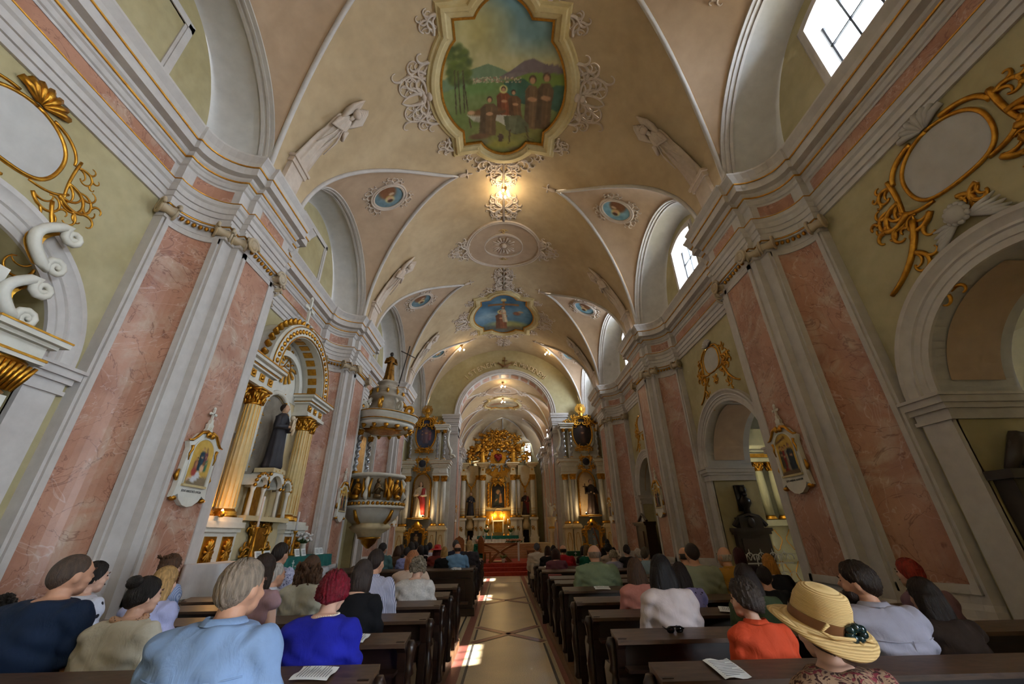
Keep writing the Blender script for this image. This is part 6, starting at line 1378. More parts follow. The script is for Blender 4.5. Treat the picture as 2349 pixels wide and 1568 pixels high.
# ------------------------------------------------------------------ right-hand chapels
M_cgreen=mat('altar_sage_white',(190,186,160),0.5,kind='plaster',col2=(170,164,134),scale=4)
def chapel_altar():
    e=empty('chapel_altar',(8.75,12.75,0),label='white and gilt altar glimpsed through the arch beside the dark bust',cat='altar')
    obj('retable',MB().box(-1.6,1.6,-.1,.3,0,4.6),M_cgreen,e)
    for sg in(-1,1):
        p=MB(); mould(p,sg*1.05-.5,sg*1.05+.5,-.6,0,[(0,.2,.08),(.2,.95,0),(.95,1.05,.1),(1.05,1.75,-.03),(1.75,1.9,.1)]); o=obj('pedestal',p,M_cgreen,e)
        for zc,hh in((.58,.28),(1.4,.24)):
            for cx in(.8,1.3): obj('panel_line',MB().tube([(sg*cx+.16*math.cos(t)*(1+.15*math.cos(4*t)),-.61,zc+hh*math.sin(t)*(1+.1*math.cos(4*t))) for t in [2*PI*k/24 for k in range(24)]],.012,4,True),M_goldp,o)
        for cx in(.72,1.12,1.5): column(e,sg*cx,-.4,1.92,3.5,.12,M_cgreen,n=16)
        obj('mirror_strip',MB().box(sg*.92-.06,sg*.92+.06,-.14,-.1,2.1,3.2),M_gold,e)
        en=MB(); mould(en,sg*1.05-.55,sg*1.05+.55,-.55,0,[(3.5,3.6,.03),(3.6,3.78,-.02),(3.78,3.86,.06),(3.86,3.96,.14)]); o=obj('entablature',en,M_cgreen,e); obj('gilt_rosettes',MB().box(sg*1.05-.5,sg*1.05+.5,-.56,-.5,3.63,3.74),M_gold,o)
        s_=MB(); s_.tube([(sg*x,-.3,z) for x,z in((1.5,3.98),(1.42,4.3),(1.1,4.5),(.95,4.9),(.8,5.1))],[.16,.16,.13,.1,.08],8); o=obj('upper_scroll',s_,M_cgreen,e,True)
        g=MB(); leafband(g,[(sg*(1.42-.05*k),-.46,4.05+.1*k) for k in range(10)],.06); obj('gilt_garland',g,M_gold,o,True)
    return e
chapel_altar()
bm=empty('bust_monument',(6.3,11.28,0),label='dark stone monument with a black bust against the arch jamb',cat='monument')
obj('monument_slab',MB().box(-.42,.42,-.12,.03,0,1.55),M_black,bm); obj('inscription_panel',MB().box(-.32,.32,-.14,-.11,.6,1.45),mat('panel_dark_brown',(52,40,34),0.4),bm)
p=MB(); mould(p,-.44,.44,-.14,.03,[(1.55,1.62,.03),(1.62,1.7,.06)]); p.box(-.3,.3,-.18,.03,1.7,1.95).tube([(-.42,-.1,1.75),(-.25,-.12,1.95),(0,-.12,2.02),(.25,-.12,1.95),(.42,-.1,1.75)],.06,6); obj('scroll_pediment',p,M_black,bm); obj('oval_badge',MB().ell((0,-.2,1.82),(.09,.03,.12),10,8),M_black,bm,True)
b=MB(); b.lathe([(.1,2.05),(.07,2.15),(.16,2.28),(.15,2.38),(.07,2.44),(.065,2.5)],(0,-.12,0),12,sy=.8); b.ell((0,-.14,2.6),(.09,.11,.13),12,10).ell((0,-.25,2.58),(.018,.02,.03),6,4).ell((0,-.2,2.5),(.06,.06,.05),8,6); b.box(-.13,.13,-.05,.03,2.1,2.75); obj('black_bust',b,mat('bronze_black',(24,20,18),0.3,0.3),bm,True)
gt=empty('wrought_iron_gate',(6.2,10.6,0),label='low white wrought iron gate with curled finials in the arch',cat='gate'); mI=mat('iron_white_paint',(206,206,204),0.5)
for k in range(4):
    cx=-.42+.28*k; g=MB(); g.tube([(cx-.13,0,0),(cx-.13,0,1.1)],.012,5)
    for sg in(-1,1): g.tube([(cx+sg*p[0],0,p[1]) for p in curl(.01,.5,1.2,.5,3.6,14)],.010,5).tube([(cx+sg*p[0],0,p[1]) for p in curl(.01,1.0,1.4,.35,-3.4,12)],.010,5)
    g.tube([(cx+.1*math.cos(t),0,1.0+.16*math.sin(t)) for t in [PI*k2/10 for k2 in range(11)]],.012,5); g.tube([(cx,0,1.1),(cx,0,1.24)],[.02,.004],5); obj('iron_scroll_panel',g,mI,gt,True)
obj('iron_rail',MB().box(-.58,.58,-.012,.012,.44,.47).box(-.58,.58,-.012,.012,.92,.95),mI,gt)
dm=empty('dark_relief_monument',(6.05,4.72,0),label='dark carved monument inside the nearest arch at the picture edge',cat='monument'); obj('slab',MB().box(-.36,.5,-.12,.09,0,2.1),M_black,dm); p=MB(); mould(p,-.38,.52,-.14,.09,[(2.1,2.2,.05)]); obj('cornice',p,M_black,dm); p=MB(); mould(p,-.38,.52,-.14,.09,[(1.2,1.28,.05)]); obj('ledge',p,M_black,dm); p=MB(); p.ell((.0,-.14,2.4),(.24,.1,.22),12,8).tube([(-.3,-.1,2.2),(-.1,-.16,2.55),(.3,-.14,2.45),(.45,-.1,2.2)],[.06,.09,.08,.05],7).ell((.1,-.16,1.7),(.2,.08,.26),10,8); obj('carved_relief',p,M_black,dm,True)
cf=empty('confessional',(5.35,16.9,0),-PI/2,label='dark wooden confessional in the far arch of the shadowed wall',cat='confessional'); obj('body',MB().box(-.6,.6,-.1,.28,0,1.9),M_wood,cf); p=MB(); mould(p,-.62,.62,-.12,.28,[(1.9,1.96,.04),(1.96,2.02,.08)]); p.tube([(-.5,.0,2.05),(-.2,0,2.2),(0,0,2.3),(.2,0,2.2),(.5,0,2.05)],.05,6); obj('cornice',p,M_wood,cf); obj('door',MB().box(-.25,.25,-.13,-.1,.1,1.7),M_woodl,cf)
# ------------------------------------------------------------------ pews
PLAT=.12
def platform(x0,x1,y0,y1,label):
    o=obj('pew_platform',MB().box(x0,x1,y0,y1,0,PLAT),mat('platform_oak',(120,88,58),0.45,kind='wood',col2=(90,62,40),scale=4)); tag(o,label,'platform')
platform(-4.3,-.80,-.6,7.95,'wooden platform under the nearer pews by the saint altar'); platform(.73,4.3,-.6,9.05,'wooden platform under the nearer pews on the shadowed side')
platform(-4.3,-.80,10.82,16.3,'wooden platform under the front pews by the pulpit'); platform(.73,4.3,9.75,16.3,'wooden platform under the front pews by the brown friar altar')
ENDP=[(-.08,0),(.44,0),(.44,.09),(.39,.16),(.36,.3),(.42,.4),(.44,.5),(.38,.56),(.22,.57),(.13,.62),(.09,.7),(.06,.8),(-.15,.80),(-.15,.77),(-.08,.72),(-.055,.6),(-.07,.45),(-.1,.3),(-.075,.15)]
_end=MB().prism(ENDP,lambda y,z,d:(d,y,z),-.03,.03).mesh('pew_end'); _end.materials.append(M_wood)
_bal=MB().lathe([(.03,.08),(.045,.1),(.03,.14),(.028,.2),(.05,.34),(.055,.42),(.03,.52),(.026,.56),(.045,.58),(.03,.62),(.04,.7),(.05,.74),(.03,.78)],n=10).mesh('turned_baluster',True); _bal.materials.append(M_wood)
def pew_meshes(L):
    d={}
    x0,x1=0,L
    d['ledge']=MB().prism([(-.175,.792),(.035,.826),(.035,.800),(-.175,.766)],lambda y,z,dd:(dd,y,z),-.04,L+.04); 
    d['backrest']=MB().prism([(-.045,.40),(-.02,.40),(.02,.80),(-.005,.80)],lambda y,z,dd:(dd,y,z),0.02,L-.02)
    d['lower_back']=MB().box(.02,L-.02,-.05,-.03,.06,.40)
    d['seat']=MB().box(.02,L-.02,.0,.42,.42,.45); d['kneeler']=MB().box(.05,L-.05,-.42,-.28,.14,.18); d['book_shelf']=MB().box(.02,L-.02,-.17,-.05,.60,.62)
    out={}
    for k,v in d.items():
        me=v.mesh(k); me.materials.append({'ledge':M_woodl,'seat':M_woodl,'kneeler':M_woodl}.get(k,M_wood)); out[k]=me
    return out
PLEN=3.35; PM=pew_meshes(PLEN)
ORD=['first','second','third','fourth','fifth','sixth','seventh','eighth','ninth','tenth']
def pew(s,yl,label,group,panel=False):
    x0=-.83-PLEN if s<0 else .79
    e=empty('pew',(x0,yl,PLAT),label=label,cat='pew',group=group)
    for k,me in PM.items(): obj(k,me,None,e)
    for xx in(0,PLEN):
        p=obj('pew_end',_end,None,e); p.location=(xx,0,0)
    xa=PLEN+.045 if s<0 else -.045
    for yy in(.0,.39) if False else (.33,):
        b=obj('turned_baluster',_bal,None,e); b.location=(xa,yy-.33,0)
    if panel:
        b=MB(); b.box(-.04,PLEN+.04,-.11,-.06,-PLAT+.02,.80); o=obj('panelled_back',b,M_wood,e)
        m=MB()
        for (a,c) in((.12,1.55),(1.72,3.2)):
            for x_0,x_1,z_0,z_1 in((a,c,.6,.63),(a,c,.06,.09),(a,a+.03,.06,.63),(c-.03,c,.06,.63)): m.box(x_0,x_1,-.13,-.11,z_0,z_1)
            mx=(a+c)/2; m.tube([(mx+.13*math.cos(PI*t/8),-.12,.5-.09*math.sin(PI*t/8)) for t in range(9)],.012,5); m.box(a+.1,mx-.13,-.13,-.11,.49,.51).box(mx+.13,c-.1,-.13,-.11,.49,.51)
        obj('panel_moulding',m,M_wood,o); obj('plinth',MB().box(-.08,PLEN+.08,-.18,-.05,-PLAT+.005,.03),M_wood,e)
    return e
LY=[7.28,6.26,5.48,4.63,3.74,2.88,2.0]; RY=[8.3,7.5,6.54,5.49,4.57,3.68,2.78,1.88]
LF=[15.2,14.35,13.45,12.6,11.72,10.92]; RF=[14.9,13.9,12.9,11.9,10.85,9.87]
for k,y in enumerate(LY): pew(-1,y,'dark pew, %s behind the gap, in the block by the saint altar'%ORD[k],'nearer pews by the saint altar')
for k,y in enumerate(RY): pew(1,y,'dark pew, %s behind the gap, in the shadowed side block'%ORD[k],'nearer pews on the shadowed side')
for k,y in enumerate(LF): pew(-1,y,'dark front pew, %s from the altar steps, on the pulpit side'%ORD[k] if k<5 else 'rearmost front pew with a panelled back on the pulpit side','front pews on the pulpit side',k==5)
for k,y in enumerate(RF): pew(1,y,'dark front pew, %s from the altar steps, on the shadowed side'%ORD[k] if k<5 else 'rearmost front pew with a panelled back on the shadowed side','front pews on the shadowed side',k==5)
wb_=empty('collection_box',(.92,8.95,0),label='pale wooden stand with dark red top behind the front pew end',cat='stand'); obj('stand_body',MB().box(-.13,.13,-.1,.1,0,.45),M_oak,wb_); obj('red_panel',MB().box(-.12,.13,-.1,.08,.45,.92),mat('panel_red',(120,26,20),.6),wb_)
# papers lying on ledges
def sheet_mesh():
    mb=MB(); mb.grid(6,4,lambda u,v:(-.075+.15*u,-.105+.21*v,.004+.006*math.sin(u*PI*2)+.004*math.sin(v*3))); me=mb.mesh('song_sheet',True); me.materials.append(M_paper); return me
_sh=sheet_mesh(); _ln=MB()
for q in range(11): _ln.box(-.058,.058 if q%4 else .02,-.09+.016*q,-.086+.016*q,.0125,.0132)
_ln=_ln.mesh('printed_lines'); _ln.materials.append(mat('print_grey',(120,120,122),.8))
def sheet(x,yl,rz,label):
    o=obj('song_sheet',_sh,None); o.location=(x,yl-.075,PLAT+.8125); o.rotation_mode='ZYX'; o.rotation_euler=(.16,0,rz); tag(o,label,'song sheet','song sheets on the pew ledges'); l=obj('printed_lines',_ln,None,o)
for x,yl,rz,lb in((-1.62,2.88,1.3,'song sheet cut by the lower frame edge near the light blue shirt'),(-2.05,3.74,1.45,'song sheet on the ledge between the light blue shirt and royal blue blouse'),(-1.12,2.88,1.5,'song sheet on the ledge right beside the royal blue blouse'),(-1.2,3.74,1.5,'song sheet on the ledge beside the black blouse with bobbed hair'),
  (-1.16,10.92,.2,'song sheet on the panelled front pew ledge behind the blue shirt'),(-1.24,10.96,-.3,'second song sheet overlapping on the panelled front pew ledge'),(1.14,2.78,.1,'song sheet on the ledge below the sunglasses pew end'),(1.0,1.88,-.25,'curled song sheet on the nearest shadowed ledge beside the straw hat'),
  (1.18,7.5,1.5,'song sheet on the ledge left of the green polo'),(1.22,6.54+.96,0,'song sheet behind the gap beside the green polo'),(1.3,6.54,1.5,'song sheet on the ledge touching the green polo'),(.98,10.85,.1,'song sheet on a front ledge left of the plaid blouse'),(1.05,11.9,.2,'song sheet beside the black top near the aisle'),(1.0,12.9,.1,'song sheet behind the white shirt by the aisle'),(1.75,9.87,.4,'open booklet on the panelled ledge right of the plaid blouse'),(-.98,13.45,.1,'song sheet on a front ledge near the charcoal blouse'),(2.1,4.57,1.2,'song sheet held near the green top with bare arm')): sheet(x,yl,rz,lb)
sg=empty('sunglasses',(1.22,3.62,PLAT+.815),.1,label='black sunglasses lying on a pew ledge before the pink top',cat='sunglasses'); 
for k in(-1,1): obj('lens',MB().ell((k*.035,0,.015),(.032,.012,.024),10,6),mat('lens_black',(12,12,14),.15),sg,True)
obj('frame',MB().tube([(-.07,0,.02),(-.035,-.012,.035),(.035,-.012,.035),(.07,0,.02)],.006,5).tube([(.07,0,.02),(.06,.1,.02)],.005,5).tube([(-.07,0,.02),(-.05,.1,.02)],.005,5),mat('lens_black',(12,12,14),.15),sg,True)
# ------------------------------------------------------------------ people
def remesh(mb,vox,sm=4,name='m'):
    me=mb.mesh(name); o=bpy.data.objects.new('tmp',me); COL.objects.link(o)
    r=o.modifiers.new('r','REMESH'); r.mode='VOXEL'; r.voxel_size=vox; r.use_smooth_shade=True
    if sm: s_=o.modifiers.new('s','SMOOTH'); s_.factor=.5; s_.iterations=sm
    dg=bpy.context.evaluated_depsgraph_get(); out=bpy.data.meshes.new_from_object(o.evaluated_get(dg)); bpy.data.objects.remove(o); bpy.data.meshes.remove(me)
    out.name=name; out.materials.clear(); out.materials.append(None); out.shade_smooth(); return out
def coords(me):
    a=np.empty(len(me.vertices)*3); me.vertices.foreach_get('co',a); return a.reshape(-1,3)
def setco(me,a): me.vertices.foreach_set('co',a.ravel()); me.update()
HC=(0,.075,1.235)   # head centre
PIV=Vector((0,.045,1.12))
def torso(mb,f,inf=0.0,top=1.12):
    w=.86 if f else 1.0
    prof=[(.44,.185*(1.06 if f else 1),.135,.0),(.52,.19*(1.04 if f else 1),.14,-.01),(.62,.165,.125,-.015),(.72,.16*w*1.03,.118,-.02),(.86,.18*w,.124,-.02),(.96,.193*w,.118,-.012),(1.03,.186*w,.102,.0),(1.068,.15*w,.088,.012),(1.095,.104*w,.074,.022),(1.12,.066,.062,.03)]
    prof=[p for p in prof if p[0]<=top+1e-6]; R=[]
    for z,hw,hd,yo in prof:
        R.append([((hw+inf)*math.copysign(abs(math.cos(t))**.8,math.cos(t)),yo+(hd+inf)*math.copysign(abs(math.sin(t))**.9,math.sin(t)),z+(inf*.6 if z>1.04 else 0)) for t in [2*PI*k/28 for k in range(28)]])
    mb.loft(R)
    for s in(-1,1): mb.ell((s*.168*w,.0,1.022),(.07+inf,.07+inf,.062+inf),12,10)
ARM=lambda s,w:[(s*.175*w,.0,1.02),(s*.208*w,.0,.92),(s*.235*w,.03,.76),(s*.238*w,.06,.70),(s*.2*w,.15,.66),(s*.12*w,.27,.64)]
def body_mesh(f):
    mb=MB(); w=.86 if f else 1.0; torso(mb,f)
    mb.tube([(0,.03,1.04),(0,.04,1.09),(0,.058,1.16)],[.062*(.86 if f else 1),.056*(.86 if f else 1),.056*(.88 if f else 1)],14)
    k=.95 if f else 1.0; x,y,z=HC
    def skull(d):
        q=1.0
        if d[2]<-.2: q-=.12*(-d[2]-.2)*(1 if d[1]<.3 else .2)
        if d[1]<0: q+=.03
        return q
    mb.ell((x,y,z+.012),(.075*k,.097*k,.112*k),22,16,skull); mb.ell((x,y+.05,z-.055),(.055*k,.045*k,.06*k),14,10); mb.ell((x,y+.072,z-.098),(.03*k,.024*k,.022*k),10,8)
    mb.tube([(x,y+.088*k,z+.025),(x,y+.108*k,z-.012),(x,y+.092*k,z-.026)],[.010,.015,.012],8); mb.ell((x,y+.085*k,z+.036),(.045*k,.016,.012),10,6); mb.ell((x,y+.088*k,z-.056),(.022,.012,.011),8,6)
    for s in(-1,1): mb.ell((s*.077*k,y-.008,z-.004),(.011,.021,.034),8,8); mb.ell((s*.045*k,y+.06,z-.025),(.024,.026,.026),8,6)
    for s in(-1,1):
        A=ARM(s,w); mb.tube(A,[.055,.05,.042,.04,.036,.026],12)
        hx,hy,hz=A[-1]; mb.ell((hx-s*.02,hy+.035,hz-.005),(.036,.045,.018),10,8)
        for q,(dx,l) in enumerate(((-.028,.062),(-.01,.072),(.009,.068),(.027,.054))):
            x0,y0=hx-s*.02+dx,hy+.07; mb.tube([(x0,y0,hz),(x0-s*.004,y0+l*.5,hz-.004),(x0-s*.01,y0+l*.85,hz-.022)],[.0095,.009,.0075],6)
        mb.tube([(hx-s*.05,hy+.015,hz+.004),(hx-s*.068,hy+.045,hz+.012),(hx-s*.066,hy+.072,hz+.01)],[.0115,.0105,.008],6)
        mb.tube([(s*.09,.02,.5),(s*.1,.25,.52),(s*.105,.44,.5),(s*.105,.45,.44),(s*.1,.43,.25),(s*.1,.42,.06),(s*.1,.50,.035),(s*.1,.58,.03)],[.085,.075,.06,.055,.048,.035,.035,.025],10)
    return remesh(mb,.0085,3,'person_body')
def shirt_mesh(f,sl):
    mb=MB(); w=.86 if f else 1.0; inf=.021; torso(mb,f,inf,1.095)
    for s in(-1,1):
        A=ARM(s,w)
        if sl=='long': mb.tube(A[:6],[.075,.068,.06,.058,.053,.042],12)
        elif sl=='short': mb.tube([A[0],A[1],(s*.222*w,.015,.835),(s*.236*w,.02,.775)],[.078,.073,.07,.07],12)
        elif sl=='cap': mb.tube([A[0],A[1]],[.072,.066],12)
    me=remesh(mb,.0115,4,'garment'); c=coords(me); n=np.empty(len(me.vertices)*3); me.vertices.foreach_get('normal',n); n=n.reshape(-1,3)
    x,y,z=c.T; back=np.clip((-y+.02)/.1,0,1)
    d=.005*np.sin(38*x+22*z+3*np.sin(14*z))+.004*np.sin(17*x-31*z+4*np.sin(9*x+5*z))*back+.005*np.sin(48*(z-.6*np.abs(x))+2*np.sin(20*x))*np.clip((np.abs(x)-.1)/.06,0,1)+.003*np.sin(60*(z+.35*np.abs(x)))+.004*np.sin(26*(np.abs(x)*1.3-z)+2)*np.clip((np.abs(x)-.08)/.1,0,1)+.004*np.sin(75*z+10*x)*np.clip((.72-z)/.15,0,1)
    setco(me,c+n*(d*.8+.004)[:,None]); return me
def trousers_mesh(skirt):
    mb=MB()
    if skirt:
        R=[]
        for y,hw,z0,z1 in((-.12,.2,.44,.62),(.1,.21,.42,.64),(.4,.23,.36,.6),(.5,.24,.2,.58),(.52,.24,.14,.5)): R.append([(hw*math.cos(t),y,(z0+z1)/2+(z1-z0)/2*math.sin(t)) for t in [2*PI*k/20 for k in range(20)]])
        mb.loft(R)
    else:
        mb.ell((0,.0,.52),(.2,.15,.1),16,10)
        for s in(-1,1): mb.tube([(s*.09,.02,.51),(s*.1,.25,.525),(s*.105,.45,.5),(s*.1,.44,.25),(s*.1,.43,.09)],[.1,.09,.075,.065,.06],12)
    me=mb.mesh('lower_garment',True); me.materials.append(None); return me
def collar_mesh():
    mb=MB(); R=[]
    for z,r,o in((1.085,.084,.0),(1.118,.070,.0),(1.132,.066,.0),(1.136,.071,0),(1.108,.089,0)): R.append([(r*math.cos(t)*1.02,.03+r*.98*math.sin(t)+.01*math.sin(t),z-.018*max(0,math.sin(t))) for t in [2*PI*k/24 for k in range(24)]])
    mb.loft(R,True,False); me=mb.mesh('collar',True); me.materials.append(None); return me
def face_mesh():
    mb=MB(); x,y,z=HC
    for s in(-1,1): mb.ell((s*.03,y+.083,z+.016),(.011,.008,.007),8,6); mb.tube([(s*.014,y+.1,z+.036),(s*.032,y+.097,z+.042),(s*.05,y+.083,z+.034)],[.004,.005,.003],5)
    mb.tube([(-.022,y+.093,z-.055),(0,y+.101,z-.053),(.022,y+.093,z-.055)],[.003,.006,.003],5)
    me=mb.mesh('facial_features',True); me.materials.append(mat('face_dark',(84,52,44),.5)); return me
def hair_mesh(style,seed=1):
    g=np.random.default_rng(seed); mb=MB(); x,y,z=HC
    def shell(th,low_back,low_side,front,lock=.004,nl=22,amp=0.0,top=1.0,fade=.16):
        def fn(d):
            dx,dy,dz=d
            # hair line: how far down hair reaches, by direction
            a=math.atan2(dx,-dy)            # 0 = back of head, +-pi = face
            t=abs(a)/PI
            lim=low_back+(low_side-low_back)*min(1,t/.5) if t<.5 else low_side+(front-low_side)*min(1,(t-.5)/.32)
            m=max(-1,min(1,(dz-lim)/fade)); m=m*.5+.5
            base=.80+ (1.0-.80)*m
            return base*(1+.0)+ (th*m)/.1*(1+(0 if dz<.0 else (top-1)*dz)) + lock*m*m*m/.1*math.sin(nl*a+6*dz) + (amp*m*m/.1*math.sin(17*a+3*math.sin(9*dz))*math.cos(23*dz+5*dx*3) if amp else 0)
        mb.ell((x,y-.004,z+.012),(.077,.099,.114),72,44,fn)
    if style=='short': shell(.010,-1.0,-.28,.50,.004,22,0,1,.42)
    elif style=='crop': shell(.005,-.95,-.26,.55,.0008,22,0,1,.4)
    elif style=='thick': shell(.016,-.92,-.22,.4,.005,26,.004,1.15,.35)
    elif style=='bald':
        def fn(d):
            dx,dy,dz=d; a=abs(math.atan2(dx,-dy))/PI; m=max(0,min(1,(dz+.62)/.12))*max(0,min(1,(.34-dz)/.2))*max(0,min(1,(.68-a)/.12)); return .80+.2*m+.05*m
        mb.ell((x,y-.004,z+.012),(.077,.099,.114),72,44,fn)
    elif style=='pixie': shell(.022,-.72,-.42,.45,.006,24,.012,1.2)
    elif style=='curlyshort':
        shell(.018,-.66,-.35,.5,0)
        for k in range(240):
            d=g.normal(size=3); d/=np.linalg.norm(d)
            if d[2]<-.5 or (d[1]>.55 and d[2]<.45): continue
            r=1.1; mb.ell((x+.082*d[0]*r,y-.008+.1*d[1]*r,z+.018+.116*d[2]*r),(.017,.017,.016),6,4)
    elif style=='bob':
        shell(.014,-.9,-.75,.5,.004,30)
        R=[]
        for zz,wx,wy,yo in((z+.05,.088,.10,-.012),(z-.0,.094,.098,-.014),(z-.05,.097,.09,-.018),(z-.1,.096,.08,-.02),(z-.125,.088,.07,-.02)):
            R.append([(x+wx*math.sin(a)*(1+.03*math.sin(18*a)),y+yo-wy*math.cos(a)*(1+.03*math.sin(21*a)),zz) for a in [-2.05+4.1*k/40 for k in range(41)]]+[(x+.82*wx*math.sin(a),y+yo-.8*wy*math.cos(a),zz) for a in [2.05-4.1*k/40 for k in range(41)]])
        mb.loft(R)
    elif style in('long','wavy'):
        shell(.014,-.9,-.7,.5,.004,30)
        L_=.30 if style=='long' else .27; R=[]; wv=.10 if style=='wavy' else .03
        for q in range(11):
            f=q/10; zz=z+.04-(L_+.04)*f; wx=.09+.03*math.sin(PI*min(1,f*1.1))+(.03 if style=='wavy' else 0)*f-.035*max(0,f-.75)*2; wy=.098-.03*f+.02*math.sin(PI*f); yo=-.012-.035*f
            sp=2.0-.75*f
            R.append([(x+wx*math.sin(a)*(1+wv*math.sin(16*a+7*f*(3 if style=='wavy' else 1))),y+yo-wy*math.cos(a)*(1+wv*math.sin(19*a-9*f)),zz) for a in [-sp+2*sp*k/44 for k in range(45)]]+[(x+.78*wx*math.sin(a),y+yo-.6*wy*math.cos(a),zz) for a in [sp-2*sp*k/44 for k in range(45)]])
        mb.loft(R)
        if style=='wavy':
            for k in range(90):
                a=-1.6+3.2*g.random(); f=g.random(); mb.ell((x+.125*math.sin(a),y-.03-.03*f-.1*math.cos(a),z+.06-.3*f),(.02,.018,.03),6,4)
    elif style=='bun':
        shell(.008,-.72,-.35,.5,.003,34); mb.ell((x,y-.085,z+.10),(.05,.045,.045),16,12,lambda d:1+.06*math.sin(9*math.atan2(d[0],d[2]))); mb.ell((x,y-.06,z+.07),(.04,.04,.03),10,8)
    elif style=='lowbun':
        shell(.010,-.75,-.4,.5,.004,30); mb.ell((x,y-.115,z-.02),(.045,.04,.05),16,12,lambda d:1+.08*math.sin(8*math.atan2(d[0],d[2])))
    elif style=='updo':
        shell(.014,-.72,-.35,.5,.006,26,.006); mb.ell((x,y-.07,z+.085),(.06,.05,.05),18,12,lambda d:1+.12*math.sin(7*math.atan2(d[0],d[2])+4*d[1]))
        for k in range(30): a=g.random()*6.28; mb.tube([(x+.05*math.cos(a),y-.08+.03*math.sin(a),z+.1),(x+.08*math.cos(a),y-.09+.06*math.sin(a),z+.11+.03*g.random())],[.008,.003],4)
    elif style=='pony':
        shell(.010,-.7,-.35,.5,.004,34); mb.tube([(x,y-.10,z+.05),(x,y-.15,z+.02),(x,y-.14,z-.08),(x,y-.12,z-.2)],[.025,.035,.04,.015],12)
    elif style=='half':
        shell(.012,-.9,-.65,.5,.004,34); R=[]
        for q in range(9):
            f=q/8; zz=z+.02-.26*f; wx=.088+.03*f; wy=.09-.015*f; sp=1.7-.5*f; yo=-.015-.03*f
            R.append([(x+wx*math.sin(a)*(1+.05*math.sin(17*a+4*f)),y+yo-wy*math.cos(a)*(1+.05*math.sin(15*a)),zz) for a in [-sp+2*sp*k/40 for k in range(41)]]+[(x+.78*wx*math.sin(a),y+yo-.6*wy*math.cos(a),zz) for a in [sp-2*sp*k/40 for k in range(41)]])
        mb.loft(R); mb.tube([(x-.06,y-.085,z+.045),(x,y-.112,z+.05),(x+.06,y-.085,z+.045)],.009,6)
    me=mb.mesh('hair',True); me.materials.append(None); return me
_B,_S,_H,_T={}, {}, {}, {}
def headrot(turn,bow): return Matrix.Translation(PIV)@Matrix.Rotation(math.radians(turn),4,'Z')@Matrix.Rotation(math.radians(-bow),4,'X')@Matrix.Translation(-PIV)
def get_body(f,turn,bow):
    k=(f,turn,bow)
    if (f,0,0) not in _B: _B[(f,0,0)]=body_mesh(f)
    if k not in _B:
        me=_B[(f,0,0)].copy(); c=coords(me); R=np.array(headrot(turn,bow)); t=np.clip((c[:,2]-1.085)/.08,0,1); t=t*t*(3-2*t)
        # interpolate the rotation angle through the neck
        out=c.copy()
        for lv in np.unique(np.round(t,2)):
            m=np.abs(t-lv)<.00501
            if lv<=0: continue
            R=np.array(headrot(turn*lv,bow*lv)); out[m]=c[m]@R[:3,:3].T+R[:3,3]
        setco(me,out); _B[k]=me
    return _B[k]
def cache(d,k,fn):
    if k not in d: d[k]=fn()
    return d[k]
def seam_mesh():
    mb=MB(); P=[]
    for k in range(25):
        x=-.185+.37*k/24; hw,hd,yo,inf=.19,.119,-.014,.029; c=abs(x)/(hw+inf); t=math.acos(min(1,c**(1/.8))); P.append((x,yo-(hd+inf)*math.sin(t)**.9,.945-.012*math.cos(PI*x/.37)))
    mb.tube(P,.0032,6); mb.tube([(0.012,-.164,.94),(.012,-.168,.84),(.014,-.16,.7)],.003,5); me=mb.mesh('yoke_seam',True); me.materials.append(None); return me
COLLAR=collar_mesh(); SEAM=seam_mesh(); FACE=face_mesh()
SK={'m':mat('skin_tan',(196,146,118),.55),'f':mat('skin_fair',(214,170,146),.55),'d':mat('skin_brown',(150,104,80),.55)}
def setm(o,m): o.material_slots[0].link='OBJECT'; o.material_slots[0].material=m
def hairm(c): 
    n='hair_%d_%d_%d'%c; return mat(n,c,.45,kind='hair',col2=tuple(int(v*.68) for v in c),scale=9,bump=.5,spec=.25)
def clothm(c,kind='cloth',c2=None,sc=8,extra=None):
    n='garment_%s_%d_%d_%d'%((kind,)+c); return mat(n,c,.85,kind=kind,col2=c2 or tuple(int(v*.9) for v in c),scale=sc,bump=.55,spec=.2,extra=extra)
_cp=Vector((CAMX,0,1.6)); _mw=camo.matrix_world.to_3x3()
def at(px,py,Y):
    d=_mw@Vector(((px-1174.5)/910.867,-(py-784)/910.867,-1)); return _cp+d*(Y/d.y)
PEOPLE={}
